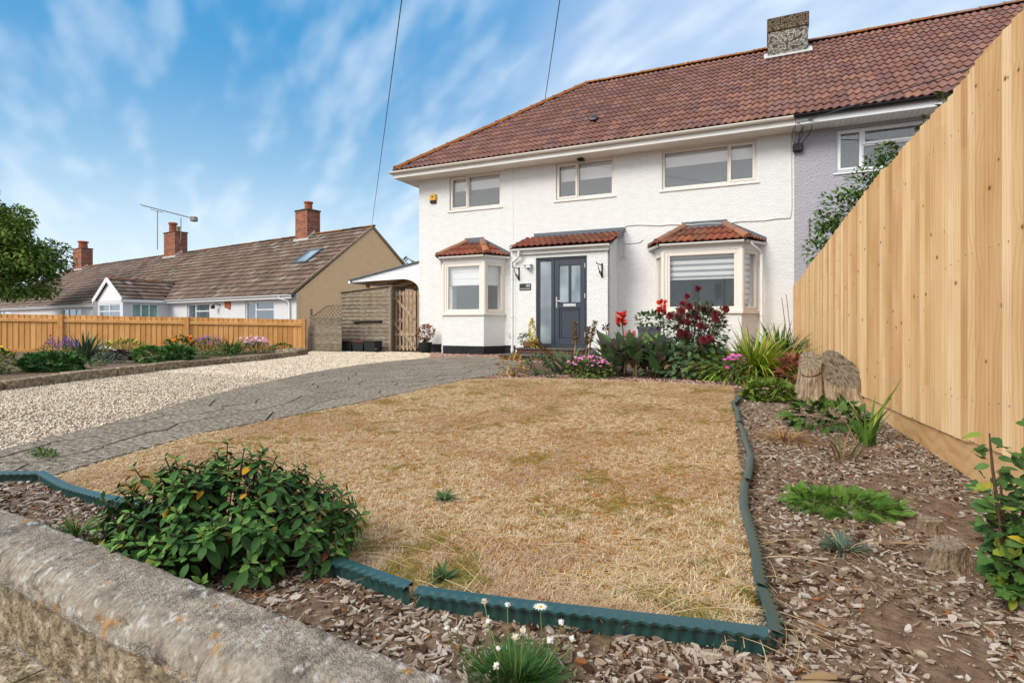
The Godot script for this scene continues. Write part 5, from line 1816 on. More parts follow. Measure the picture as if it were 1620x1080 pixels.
	for i in 16: # lattice laths, each way
		for sgn in [1.0, -1.0]:
			var xa := -0.9 + i * 0.125
			var a := Vector3(xa, 0.98, 0.004 + 0.008 * sgn)
			var bx: float = xa + 0.34 * sgn
			var q := []
			for k in 18:
				var p := a.lerp(Vector3(bx, 1.34, a.z), k / 17.0)
				if p.x > -0.56 and p.x < 0.61 and p.y < top.call(p.x):
					q.append(p)
			if q.size() > 2:
				var b := G.new()
				b.bar(q[0], q[-1], 0.007, 0.014)
				add(tp, "lath", b, m.shed1)
	var fp := G.new()
	fp.box(Vector3(-12.19, 0, -12.32), Vector3(-12.09, 1.24, -12.22), 0.008)
	tag(add(self, "fence_post", fp, m.shed2), "grey weathered post where the low fence meets the trellis panel", "post")
	# dark tubs in front of the shed
	for k in 3:
		var b := thing("storage_tub", ["black plastic tub at the left in front of the shed", "black plastic tub at the middle in front of the shed", "black plastic tub on a small wheel at the right in front of the shed"][k], "tub", Vector3(-10.98 + k * 0.42, 0, -12.62), 0, "dark tubs by the shed")
		var bg := G.new()
		var w := 0.20
		bg.prism([Vector3(-w * 0.85, 0.02, 0.14), Vector3(w * 0.85, 0.02, 0.14), Vector3(w, 0.28, 0.17), Vector3(-w, 0.28, 0.17)], Vector3(0, 0, -0.32))
		add(b, "body", bg, m.dark_bag)
		bg = G.new()
		bg.box(Vector3(-w - 0.015, 0.28, -0.17), Vector3(w + 0.015, 0.32, 0.19), 0.012)
		add(b, "rim", bg, m.dark_bag if k == 0 else m.rust_lid if k == 1 else m.black_plastic)
		if k == 2:
			bg = G.new()
			bg.tube([Vector3(0.21, 0.08, 0.10), Vector3(0.26, 0.08, 0.10)], [0.08], 14)
			add(b, "wheel", bg, m.black_plastic)

# ---------------------------------------------------------------- fences
func wedge_board(w: float, h: float, t0: float, t1: float, strip: int, off: float) -> G: # stands on y 0; face towards +z, thick edge at x = 0
	var g := G.new()
	var pts := [Vector3(0, 0, 0), Vector3(w, 0, 0), Vector3(w, 0, t1), Vector3(0, 0, t0)]
	var up := Vector3(0, h, 0)
	g.poly([pts[3], pts[2], pts[2] + up, pts[3] + up])
	g.poly([pts[1], pts[0], pts[0] + up, pts[1] + up])
	g.poly([pts[0], pts[3], pts[3] + up, pts[0] + up])
	g.poly([pts[2], pts[1], pts[1] + up, pts[2] + up])
	g.poly([pts[3] + up, pts[2] + up, pts[1] + up, pts[0] + up])
	for i in g.v.size():
		var p := g.v[i]
		g.uv[i] = Vector2((strip + clampf(0.06 + 0.88 * p.x / w + (0.06 if absf(g.n[i].x) > 0.7 else 0.0) * p.z, 0, 1)) / 8.0, p.y / 2.2 + off)
	return g

func right_fence() -> void:
	var o := thing("close_board_fence", "tall new pale timber close-board fence along the right side", "fence")
	var tops := [[0.0, 2.16], [-3.1, 2.14], [-4.3, 2.12], [-5.62, 2.08], [-6.57, 2.02], [-8.04, 1.93], [-9.98, 1.78], [-13.3, 1.60]]
	var lows := [[0.0, 0.24], [-3.1, 0.217], [-4.54, 0.171], [-6.13, 0.12], [-9.0, 0.06], [-13.3, 0.02]]
	var z := 0.3
	var i := 0
	var nails := G.new()
	while z > -13.18:
		var panel := int(floor((z + 3.70) / -1.83 + 50.0))
		var lift := [0.0, 0.016, -0.012, 0.008][panel % 4] as float
		var lo: float = along(lows, z) + [0.0, 0.01, -0.004, 0.006][panel % 4]
		var hi := along(tops, z) + lift + r(-0.009, 0.009)
		var g := wedge_board(0.122, hi - lo, r(0.020, 0.027), 0.007, rng.randi() % 8, r(0, 0.4))
		# local x runs towards the house, face looks to -x
		var ang := r(-0.012, 0.012)
		var yaw := PI * 1.5 + atan(0.04926)
		add(o, "board", g, m["board%d" % (rng.randi() % 4)], Transform3D(Basis(Vector3.UP, yaw + ang) * Basis(Vector3(0, 0, 1), r(-0.002, 0.002)), Vector3(fence_x(z), lo, z)).scaled_local(Vector3(1, 1, 1)))
		for k in 3:
			var nz: float = z - r(0.045, 0.06)
			var ny: float = [lo + 0.22, (lo + hi) / 2, hi - 0.24][k] + r(-0.012, 0.012)
			nails.box(Vector3(fence_x(nz) - 0.019, ny - 0.003, nz - 0.003), Vector3(fence_x(nz) - 0.010, ny + 0.003, nz + 0.003))
		z -= 0.101
		i += 1
	add(o, "nail_heads", nails, m.cable).set_meta("kind", "stuff")
	for k in 8:
		var za := 0.3 - k * 1.83 + 0.0
		var zb := maxf(za - 1.83, -13.2)
		if za < -13:
			break
		var ya := along(lows, za)
		var yb := along(lows, zb)
		var gb := G.new()
		var d := Vector3(fence_x(zb) - fence_x(za), 0, zb - za)
		gb.prism([Vector3(fence_x(za) - 0.004, -0.10, za), Vector3(fence_x(zb) - 0.004, -0.12, zb + 0.005), Vector3(fence_x(zb) - 0.004, yb + 0.01, zb + 0.005), Vector3(fence_x(za) - 0.004, ya + 0.01, za)], Vector3(0.022, 0, 0))
		for q in gb.v.size():
			gb.uv[q] = Vector2((2.0 * (k % 4) + 0.1 + 0.8 * clampf((gb.v[q].y + 0.1) / 0.35, 0, 1)) / 8.0, gb.v[q].z / 2.2)
		add(o, "gravel_board", gb, m["board%d" % [1, 3, 1, 3][k % 4]])
		var pg := G.new()
		pg.box(Vector3(fence_x(za) + 0.03, 0, za - 0.05), Vector3(fence_x(za) + 0.13, along(tops, za) - 0.05, za + 0.05))
		add(o, "post", pg, m.board3)
		for y in [0.45, 1.05, along(tops, zb) - 0.25]:
			var rg := G.new()
			rg.bar(Vector3(fence_x(za) + 0.045, y, za), Vector3(fence_x(zb) + 0.045, y, zb), 0.05, 0.08)
			add(o, "rail", rg, m.board1)
		if d.length() < 0.1:
			break

func left_fence() -> void:
	var o := thing("low_boarded_fence", "low orange-brown timber boarded fence behind the flower bed at left", "fence")
	var b := Vector3(-12.10, 0, -12.06)
	var a := Vector3(-24.4, 0, -3.04)
	var d := (b - a).normalized()
	var nrm := d.cross(Vector3.UP) # towards the garden
	var L := a.distance_to(b)
	var n := int(L / 0.13)
	var xf := Basis(d, Vector3.UP, nrm)
	var topof := func(t: float) -> float: return lerpf(1.20, 0.925, t)
	for i in n:
		var t := (i + 0.5) / n
		var g := wedge_board(0.15, topof.call(t) - 0.12 + r(-0.005, 0.005), 0.008, 0.022, rng.randi() % 8, r(0, 0.4))
		add(o, "board", g, m["amber%d" % (rng.randi() % 4)], Transform3D(xf * Basis(Vector3.UP, r(-0.03, 0.03)), a + d * (L * i / n) + Vector3(0, 0.12, 0)))
	var bays := 5
	for k in bays:
		var pa := a + d * L * k / bays
		var pb := a + d * L * (k + 1) / bays
		var ta: float = topof.call(float(k) / bays)
		var tb: float = topof.call(float(k + 1) / bays)
		var g := G.new()
		g.bar(pa + nrm * 0.035 + Vector3(0, ta - 0.15, 0), pb + nrm * 0.035 + Vector3(0, tb - 0.15, 0), 0.04, 0.085, Vector3.UP, 0.006)
		add(o, "rail", g, m.amber2)
		g = G.new()
		g.bar(pa + nrm * 0.02 + Vector3(0, 0.07, 0), pb + nrm * 0.02 + Vector3(0, 0.07, 0), 0.03, 0.14, Vector3.UP, 0.004)
		add(o, "gravel_board", g, m.amber1)
		g = G.new()
		g.t = Transform3D(xf, pb - d * 0.06)
		g.box(Vector3(-0.06, 0, 0.0), Vector3(0.06, tb + 0.01, 0.085), 0.006)
		add(o, "post", g, m.amber3)

# ---------------------------------------------------------------- stone wall by the pavement
func front_wall() -> void:
	var o := thing("stone_garden_wall", "low weathered stone wall with rounded lichen-spotted coping by the pavement", "wall")
	var dir := Vector3(2.14, 0, 0.168).normalized()
	var nrm := Vector3(-dir.z, 0, dir.x) # towards the pavement
	var p0 := Vector3(-2.67, 0.12, -1.116) + nrm * 0.095
	var fz := FastNoiseLite.new()
	fz.frequency = 3.2
	fz.fractal_octaves = 5
	fz.seed = 12
	var fs := FastNoiseLite.new()
	fs.frequency = 19.0
	fs.fractal_octaves = 4
	fs.seed = 31
	# section from the garden edge over the nearly flat top to the rounded lip
	var sec := [Vector2(-0.092, -0.10), Vector2(-0.095, -0.012), Vector2(-0.085, 0.0), Vector2(-0.03, 0.0), Vector2(0.02, -0.003), Vector2(0.055, -0.012), Vector2(0.080, -0.028), Vector2(0.096, -0.052), Vector2(0.101, -0.078), Vector2(0.096, -0.096), Vector2(0.070, -0.104)]
	var curve := Curve2D.new()
	for e in sec:
		curve.add_point(e)
	var CL := curve.get_baked_length()
	var ends := [-1.5, 0.62, 1.57, 2.75, 4.2]
	for k in 4:
		var s0: float = ends[k] + 0.001
		var s1: float = ends[k + 1] - 0.001
		var nx := int((s1 - s0) / 0.010)
		var rows := []
		var cols := []
		for i in nx + 1:
			var s := lerpf(s0, s1, float(i) / nx)
			var edge := minf(s - s0, s1 - s) + 0.008 * fs.get_noise_2d(s * 3.0, k)
			var pinch := 0.005 * exp(-edge * edge / 0.00005)
			var row := PackedVector3Array()
			var cr := []
			for j in 49:
				var e := curve.sample_baked(CL * j / 48.0)
				var p := p0 + dir * s + nrm * e.x + Vector3(0, e.y, 0)
				var q := p * 1.0
				var nn := fz.get_noise_3dv(q) * 0.0055 + fs.get_noise_3dv(q) * 0.0055 - pinch
				var chip := fs.get_noise_3dv(q * 0.45 + Vector3(5, 1, 3)) # knocks along the lip
				if e.y < -0.03:
					nn -= 0.016 * smoothstep(0.12, 0.45, chip)
				p += (nrm * clampf(e.x / 0.1, -0.4, 1) + Vector3(0, 1.0 + e.y * 9.0, 0)).normalized() * nn
				row.append(p)
				var c := mixc(Color(0.34, 0.285, 0.225), Color(0.47, 0.405, 0.325), 0.5 + 0.9 * fz.get_noise_3dv(q * 2.6))
				c = mixc(c, Color(0.60, 0.52, 0.42), smoothstep(0.15, 0.5, fs.get_noise_3dv(q * 2.2 + Vector3(1, 1, 1))) * 0.4)
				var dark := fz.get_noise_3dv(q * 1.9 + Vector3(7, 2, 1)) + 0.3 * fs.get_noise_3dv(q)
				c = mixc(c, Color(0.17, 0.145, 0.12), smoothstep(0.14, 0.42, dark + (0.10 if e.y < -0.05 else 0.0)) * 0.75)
				var white := fs.get_noise_3dv(q * 1.25 + Vector3(3, 9, 2)) + 0.45 * fz.get_noise_3dv(q * 1.6 + Vector3(4, 4, 8))
				c = mixc(c, Color(0.70, 0.67, 0.61), smoothstep(0.30, 0.40, white) * 0.8)
				var orange := 0.7 * fz.get_noise_3dv(q * 4.1 + Vector3(11, 3, 6)) + 0.4 * fs.get_noise_3dv(q * 0.9)
				c = mixc(c, Color(0.55, 0.27, 0.07), smoothstep(0.36, 0.46, orange + (0.16 if e.y < -0.04 else -0.02)) * 0.75)
				cr.append(c)
			rows.append(row)
			cols.append(cr)
		var g := G.new()
		g.grid(rows, false, cols)
		add(o, "coping_stone", g, m.coping)
	# courses of squared stone under the coping
	var y1 := -0.088
	for c in 3:
		var y0: float = [-0.315, -0.52, -0.80][c]
		var s: float = [-1.5, -1.75, -1.35][c]
		while s < 4.2:
			var L := r(0.34, 0.62)
			var g := G.new()
			var proud := 0.062 + (0.075 if c == 1 else 0.09 if c == 2 else 0.0)
			g.t = Transform3D(Basis(dir, Vector3.UP, nrm), p0 + dir * s)
			var rough := []
			for j in 13:
				var row := PackedVector3Array()
				for i in 25:
					var x := L * i / 24.0
					var y := lerpf(y0, y1, j / 12.0)
					var ed := minf(minf(x, L - x), minf(y - y0, y1 - y))
					var z := proud - 0.012 * exp(-ed / 0.006) + 0.010 * fz.get_noise_3d(x * 2 + s, y * 2, c) + 0.004 * fs.get_noise_3d(x + s, y, c)
					row.append(Vector3(clampf(x, 0.003, L - 0.003), y + (0.003 if j == 0 else -0.003 if j == 12 else 0.0), z))
				rough.append(row)
			g.grid(rough)
			g.poly([Vector3(0.003, y1 - 0.003, proud - 0.012), Vector3(L - 0.003, y1 - 0.003, proud - 0.012), Vector3(L - 0.003, y1 - 0.003, -0.08), Vector3(0.003, y1 - 0.003, -0.08)])
			add(o, "stone", g, m["wallstone%d" % (rng.randi() % 4)])
			s += L
		y1 = y0
	var core := G.new()
	core.t = Transform3D(Basis(dir, Vector3.UP, nrm), p0)
	core.box(Vector3(-1.5, -0.80, -0.085), Vector3(4.2, -0.03, 0.052))
	add(o, "mortar_core", core, m.mortar)

# ---------------------------------------------------------------- green lawn edging
func edging() -> void:
	var runs := [
		["green plastic lawn edging, short end length turning at the far left corner", [Vector2(-4.0, -1.42), Vector2(-3.70, -1.42), Vector2(-3.39, -1.57)]],
		["green plastic lawn edging running from the left corner behind the leafy shrub", [Vector2(-3.38, -1.572), Vector2(-3.0, -1.50), Vector2(-2.67, -1.47), Vector2(-2.2, -1.47), Vector2(-1.55, -1.43)]],
		["green plastic lawn edging between the leafy shrub and the white thrift", [Vector2(-1.54, -1.425), Vector2(-1.2, -1.385), Vector2(-0.94, -1.335)]],
		["green plastic lawn edging along the front of the lawn to the right corner", [Vector2(-0.915, -1.335), Vector2(-0.6, -1.385), Vector2(-0.3, -1.44), Vector2(0.0, -1.505)]],
		["green plastic lawn edging, tiny corner length nearest the camera", [Vector2(0.012, -1.512), Vector2(0.006, -1.60), Vector2(-0.02, -1.74)]],
		["green plastic lawn edging, long bowed length beside the bark bed", [Vector2(-0.025, -1.77), Vector2(-0.045, -2.02), Vector2(-0.095, -2.5), Vector2(-0.105, -2.9)]],
		["green plastic lawn edging, middle length beside the bark bed", [Vector2(-0.10, -2.95), Vector2(-0.10, -3.5), Vector2(-0.16, -4.2), Vector2(-0.21, -4.6)]],
		["green plastic lawn edging, far tilted length near the tree stumps", [Vector2(-0.215, -4.65), Vector2(-0.26, -5.3), Vector2(-0.31, -5.7), Vector2(-0.27, -6.3)]],
	]
	for e in runs:
		var cv := Curve2D.new()
		for i in e[1].size():
			var p: Vector2 = e[1][i]
			var tan_: Vector2 = (e[1][mini(i + 1, e[1].size() - 1)] - e[1][maxi(i - 1, 0)]) / 6.0
			cv.add_point(p, -tan_ if i else Vector2.ZERO, tan_ if i < e[1].size() - 1 else Vector2.ZERO)
		var L := cv.get_baked_length()
		var g := G.new()
		var n := int(L / 0.0042)
		var rows := [PackedVector3Array(), PackedVector3Array(), PackedVector3Array(), PackedVector3Array(), PackedVector3Array(), PackedVector3Array(), PackedVector3Array()]
		for i in n + 1:
			var s := L * i / n
			var p := cv.sample_baked(s)
			var q := cv.sample_baked(minf(s + 0.01, L)) - cv.sample_baked(maxf(s - 0.01, 0))
			q = q.normalized()
			var o := Vector2(-q.y, q.x) # outwards, away from the lawn
			var w := 0.5 + 0.5 * cos(TAU * s / 0.034)
			var tilt := 0.004 * sin(s * 5.0)
			var top := 0.064 + 0.004 * sin(s * 3.1 + p.x)
			for k in 7:
				var off: float = [0.006 * w - 0.004, 0.006 * w - 0.002, 0.016 + 0.010 * w, 0.016 + 0.010 * w, 0.004, -0.012, -0.012][k]
				var y: float = [-0.02, top - 0.012, top - 0.013, top - 0.006, top, top + 0.002, top - 0.012][k]
				rows[k].append(Vector3(p.x + o.x * (off + tilt), y, p.y + o.y * (off + tilt)))
		for k in 6:
			g.grid([rows[k], rows[k + 1]])
		tag(add(self, "lawn_edging", g, m.edging_green), e[0], "lawn edging", "green corrugated edging round the lawn")

# ---------------------------------------------------------------- wires overhead, cables
func wire(label: String, a: Vector3, b: Vector3, sag: float, rad: float) -> void:
	var g := G.new()
	var pts := []
	for i in 25:
		var t := i / 24.0
		pts.append(a.lerp(b, t) - Vector3(0, sag * 4 * t * (1 - t), 0))
	g.tube(pts, [rad], 5)
	tag(add(self, "overhead_wire", g, m.wire), label, "wire")

func overhead() -> void:
	wire("overhead telephone wire rising from the tan bungalow gable", Vector3(-21.37, 6.62, -26.49), Vector3(17.74, 6.5, 20), 0.2, 0.010)
	wire("overhead telephone wire rising from behind the red tiled roof", Vector3(-6.75, 8.2, -17.26), Vector3(10.07, 6.5, 20), 0.15, 0.011)
	wire("black service cable slung across the neighbouring roof from the eaves bracket", Vector3(0.75, 4.94, -12.74), Vector3(21.78, 5.6, 0), 0.1, 0.012)
	wire("thin power line behind the far left chimney", Vector3(-95, 7.0, -36), Vector3(-62, 11.5, -60), 0.3, 0.03)


# ---------------------------------------------------------------- trees and shrubs behind
func tree(label: String, called: String, at: Vector3, h: float, rad: float, n: int, ca: Color, cb: Color, size: float, category := "tree") -> void:
	var o := thing(called, label, category, at)
	var g := G.new()
	var top := Vector3(r(-0.3, 0.3), h * 0.55, r(-0.3, 0.3))
	g.tube([Vector3.ZERO, top * 0.5 + Vector3(0.1, 0, 0), top], [h * 0.03, h * 0.022, h * 0.014], 9)
	add(o, "trunk", g, m.bark)
	var blobs := []
	for i in 26:
		var d := Vector3(r(-1, 1), r(-0.75, 1.0), r(-1, 1))
		d = d.normalized() * pow(rng.randf(), 0.4)
		blobs.append([Vector3(d.x * rad * 0.72, h * 0.53 + d.y * h * 0.42, d.z * rad * 0.72), r(0.22, 0.40) * rad, r(-0.3, 0.3)])
	for b in blobs.slice(0, 9):
		var lg := G.new()
		lg.tube([top * r(0.45, 1.0), (top + b[0]) / 2 + Vector3(0, 0.1, 0), b[0]], [h * 0.011, h * 0.007, h * 0.003], 6)
		add(o, "limb", lg, m.bark)
	var xf := []
	var cs := []
	for i in n:
		var b = blobs[rng.randi() % blobs.size()]
		var d := Vector3(r(-1, 1), r(-1, 1), r(-1, 1)).normalized()
		var p: Vector3 = b[0] + d * b[1] * pow(rng.randf(), 0.45) * Vector3(1, 0.8, 1)
		xf.append(facing(d + Vector3(r(-0.8, 0.8), r(-0.9, 0.3), r(-0.8, 0.8)), Vector3(r(-0.6, 0.6), 1, r(-0.6, 0.6)), p, size * r(0.7, 1.25)))
		cs.append(mixc(ca, cb, 0.45 + b[2] + r(-0.35, 0.35)))
	scatter(o, "crown", leaf(1.0, 0.62, 0.2, 0.2, 2), m.leafy, xf, cs)

func trees() -> void:
	tree("big leafy green tree at the far left behind the bungalows", "broadleaf_tree", Vector3(-53.4, 0, -21.6), 12.3, 4.9, 30000, Color(0.07, 0.16, 0.032), Color(0.34, 0.44, 0.08), 0.30)
	tree("small bare-topped tree far behind between bungalow and house", "distant_tree", Vector3(-30.5, 0, -44), 8.2, 2.4, 1400, Color(0.05, 0.06, 0.03), Color(0.10, 0.09, 0.05), 0.35)
	# shrub behind the right fence, climbing to the eaves
	var o := thing("tall_shrub", "glossy green shrub leaning over the new fence against the grey wall", "shrub", Vector3(1.5, 0, -11.6))
	var g := G.new()
	var xf := []
	var cs := []
	var lf := leaf(1.0, 0.5, 0.25, 0.25, 3)
	var blobs := [[Vector3(-0.62, 2.15, -0.3), 0.33], [Vector3(-0.35, 2.45, -0.4), 0.38], [Vector3(-0.25, 2.95, -0.5), 0.42], [Vector3(0.1, 2.9, -0.5), 0.45], [Vector3(0.15, 3.35, -0.6), 0.40], [Vector3(0.35, 3.7, -0.7), 0.30], [Vector3(0.3, 2.4, -0.4), 0.5], [Vector3(-0.5, 2.75, -0.5), 0.22], [Vector3(0.6, 3.3, -0.6), 0.4], [Vector3(0.5, 4.05, -0.8), 0.16]]
	for b in blobs:
		g.tube([Vector3(0.2, 0, -0.3), Vector3(0.15, 1.5, -0.3), b[0]], [0.03, 0.02, 0.007], 6)
		for i in int(1500 * b[1] * b[1] + 60):
			var d := Vector3(r(-1, 1), r(-1, 1), r(-1, 1)).normalized()
			xf.append(facing(d + Vector3(r(-0.7, 0.7), r(-0.5, 0.5), r(-0.7, 0.7)), Vector3(r(-0.5, 0.5), 1, r(-0.2, 0.9)), b[0] + d * b[1] * pow(rng.randf(), 0.4), r(0.07, 0.12)))
			cs.append(mixc(Color(0.028, 0.075, 0.016), Color(0.10, 0.18, 0.03), rng.randf()))
	scatter(o, "foliage", lf, m.leafy, xf, cs)
	add(o, "branches", g, m.stem_brown)
	# young shoots of a nearer shrub above the fence
	var s := thing("young_tree", "thin leafy shoots standing above the new fence before the neighbouring window", "tree", Vector3(1.95, 0, -8.6))
	g = G.new()
	xf = []
	cs = []
	for e in [Vector3(-0.36, 3.33, -0.55), Vector3(-0.30, 3.12, -0.5), Vector3(-0.20, 3.42, 0.2), Vector3(-0.18, 3.0, 0.5), Vector3(-0.24, 3.34, 1.21), Vector3(-0.15, 2.92, 1.1), Vector3(-0.55, 2.9, -0.9), Vector3(-0.48, 2.65, -0.7)]:
		g.tube([Vector3(0, 0, 0), Vector3(e.x * 0.4, 1.6, e.z * 0.5), Vector3(e.x * 0.9, e.y - 0.6, e.z), e], [0.03, 0.02, 0.010, 0.003], 6)
		for i in 26:
			var t := r(0.0, 1.0)
			var p: Vector3 = Vector3(e.x * 0.9, e.y - 0.6, e.z).lerp(e, t) + Vector3(r(-0.02, 0.02), 0, r(-0.02, 0.02))
			xf.append(facing(dir_of(r(0, TAU), r(-0.3, 0.7)), Vector3.UP, p, r(0.07, 0.15)))
			cs.append(mixc(Color(0.05, 0.10, 0.02), Color(0.16, 0.19, 0.04), rng.randf()))
	add(s, "shoots", g, m.stem_brown)
	scatter(s, "leaves", lf, m.leafy, xf, cs)

func leaf_parts(o: Node3D, list: Array, most: int, called := "leaf") -> void: # list: [transform, mesh, colour]; the nearest as parts, the rest as one
	list.sort_custom(func(a, b): return (o.transform * a[0].origin).distance_to(EYE) < (o.transform * b[0].origin).distance_to(EYE))
	var pal := {}
	var rest := {}
	for i in list.size():
		var e = list[i]
		if i < most:
			var key := "l%d%d%d" % [int(e[2].r * 60), int(e[2].g * 60), int(e[2].b * 60)]
			if not pal.has(key):
				var a := StandardMaterial3D.new()
				a.albedo_color = e[2].linear_to_srgb()
				a.albedo_color.a = 1.0
				a.roughness = 0.6
				a.metallic_specular = 0.35
				a.backlight_enabled = true
				a.backlight = Color(0.35, 0.35, 0.35)
				a.cull_mode = BaseMaterial3D.CULL_DISABLED
				pal[key] = a
			add(o, called, e[1], pal[key], e[0])
		else:
			if not rest.has(e[1]):
				rest[e[1]] = [[], []]
			rest[e[1]][0].append(e[0])
			rest[e[1]][1].append(e[2])
	for k in rest:
		scatter(o, "inner_leaves", k, m.leafy, rest[k][0], rest[k][1])

func big_shrub() -> void:
	var o := thing("leafy_shrub", "bushy dark green shrub with a few yellow leaves behind the stone wall", "shrub", Vector3(-1.66, 0, -1.27))
	var ms := [leaf(1.0, 0.46, 0.22, 0.22, 4, 0.8), leaf(1.0, 0.42, 0.32, 0.34, 4, 0.8), leaf(1.0, 0.50, 0.12, 0.12, 4, 0.85)]
	var right := Vector3(0.908, 0, -0.418)
	var fwd := Vector3(-0.418, 0, -0.908)
	var list := []
	var g := G.new()
	for i in 430:
		var a := r(0, TAU)
		var q := pow(rng.randf(), 0.45)
		var u := cos(a) * q
		var w := sin(a) * q
		var lump := 1.0 + 0.20 * sin(u * 7.0 + 1.0) * cos(w * 6.0) + 0.35 * noise.get_noise_2d(u * 45.0, w * 45.0 + 30.0)
		var y := 0.335 * pow(maxf(1.0 - 0.80 * q * q, 0.03), 0.55) * lump + r(-0.05, 0.035)
		if u > 0.45: # the outer right falls away, one spray reaching out
			y *= 0.92
		if noise.get_noise_2d(u * 60.0 + 9.0, w * 60.0) > 0.16 and rng.randf() < 0.75:
			continue
		if rng.randf() < 0.17:
			y *= r(0.3, 0.85)
		var tip := right * (u * 0.45 + 0.025) + fwd * (w * 0.27 + 0.06) + Vector3(0, maxf(y, 0.05), 0)
		var root := right * u * 0.12 + fwd * (w * 0.08 + 0.04)
		g.tube([root, root * 0.5 + tip * Vector3(0.45, 0.5, 0.45), tip], [0.0055, 0.004, 0.0022], 5)
		var axis := (tip - root * 0.3 + Vector3(0, 0.22, 0)).normalized()
		var sx := axis.cross(Vector3(0.3, 0.1, 0.9)).normalized()
		var sy := axis.cross(sx)
		var fresh := rng.randf()
		for k in 5:
			for s in 2:
				var an := (k % 2) * PI / 2 + s * PI + r(-0.35, 0.35)
				var out_ := sx * cos(an) + sy * sin(an)
				var up := 0.9 - k * 0.28
				var d := (out_ + axis * up + Vector3(0, -0.12 * k, 0)).normalized()
				var size := (0.026 + 0.0075 * k) * r(0.8, 1.2)
				var c := mixc(Color(0.030, 0.088, 0.020), Color(0.065, 0.165, 0.034), r(0, 1) * (1.0 - 0.12 * k))
				if k < 2 and fresh > 0.35:
					c = mixc(Color(0.085, 0.20, 0.036), Color(0.15, 0.29, 0.055), rng.randf())
				var z := rng.randf()
				if z < 0.022 and k > 2:
					c = Color(0.48, 0.24, 0.02)
				elif z < 0.035 and k > 2:
					c = Color(0.13, 0.035, 0.018)
				elif z < 0.06:
					c = Color(0.18, 0.18, 0.03)
				list.append([facing(d, axis + out_ * -0.2 + Vector3(0, 0.3, 0), tip - axis * (k * 0.011) + d * 0.003, size * r(0.85, 1.25)), ms[rng.randi() % 3], c])
	add(o, "stems", g, m.stem_brown)
	leaf_parts(o, list, 300)

# ---------------------------------------------------------------- pots and the border in front of the house
func pot(o: Node3D, called: String, prof: Array, mt: Material, rimmed := true) -> void:
	var g := G.new()
	g.lathe(prof, 22)
	add(o, called, g, mt)
	var s := G.new()
	var top: Vector2 = prof[-1]
	var q := []
	for k in 22:
		q.append(Vector3(cos(-TAU * k / 22) * (top.x + 0.004), top.y - 0.035, sin(-TAU * k / 22) * (top.x + 0.004)))
	q.reverse()
	s.poly(q)
	add(o, "compost", s, m.soil)

func front_details() -> void:
	var p := thing("potted_maple", "black pot of small reddish maple beside the gate and white wall", "potted plant", Vector3(-8.52, 0, -12.84))
	pot(p, "plant_pot", [Vector2(0.0, 0.0), Vector2(0.135, 0.0), Vector2(0.165, 0.26), Vector2(0.18, 0.262), Vector2(0.18, 0.30), Vector2(0.165, 0.30), Vector2(0.15, 0.28)], m.dark_bag)
	var g := G.new()
	var mo := mound(190, Vector3(0.0, 0.56, 0), Vector3(0.24, 0.22, 0.22), 0.05, 0.085, Color(0.20, 0.055, 0.05), Color(0.42, 0.24, 0.15), 0.6, 0.3)
	for i in 12:
		var e: Vector3 = mo[0][i * 9].origin
		g.tube([Vector3(0, 0.26, 0), Vector3(e.x * 0.4, 0.42, e.z * 0.4), e], [0.012, 0.007, 0.003], 5)
	add(p, "stems", g, m.stem_brown)
	scatter(p, "foliage", lobed(1.0, 1.0, 5), m.leafy, mo[0], mo[1])
	# basket on the step
	p = thing("planted_basket", "small terracotta basket with yellow conifer and trailing ivy on the top step", "potted plant", Vector3(-5.02, 0.25, -11.92))
	pot(p, "basket", [Vector2(0.0, 0.0), Vector2(0.15, 0.0), Vector2(0.165, 0.05), Vector2(0.175, 0.10), Vector2(0.185, 0.11), Vector2(0.19, 0.15), Vector2(0.175, 0.15)], m.terracotta)
	mo = mound(420, Vector3(0.04, 0.42, 0), Vector3(0.085, 0.27, 0.085), 0.03, 0.055, Color(0.50, 0.42, 0.04), Color(0.78, 0.62, 0.06), 0.2, 0.4)
	for i in mo[0].size():
		var q: Transform3D = mo[0][i]
		var k := clampf(1.25 - (q.origin.y - 0.2) * 2.0, 0.25, 1.2)
		q.origin = Vector3(0.04 + (q.origin.x - 0.04) * k, q.origin.y, q.origin.z * k)
		mo[0][i] = q
	scatter(p, "conifer", leaf(1.0, 0.55, 0.2, 0.2, 2), m.leafy, mo[0], mo[1])
	mo = mound(150, Vector3(-0.14, 0.20, 0.03), Vector3(0.17, 0.13, 0.14), 0.03, 0.05, Color(0.045, 0.09, 0.03), Color(0.17, 0.22, 0.08), 0.5, 0.4)
	scatter(p, "ivy", lobed(1.0, 1.0, 5), m.leafy, mo[0], mo[1])
	mo = mound(110, Vector3(0.13, 0.10, 0.09), Vector3(0.12, 0.12, 0.10), 0.03, 0.05, Color(0.40, 0.35, 0.04), Color(0.62, 0.55, 0.10), 0.5, 0.4)
	scatter(p, "golden_creeper", lobed(1.0, 1.0, 5), m.leafy, mo[0], mo[1])

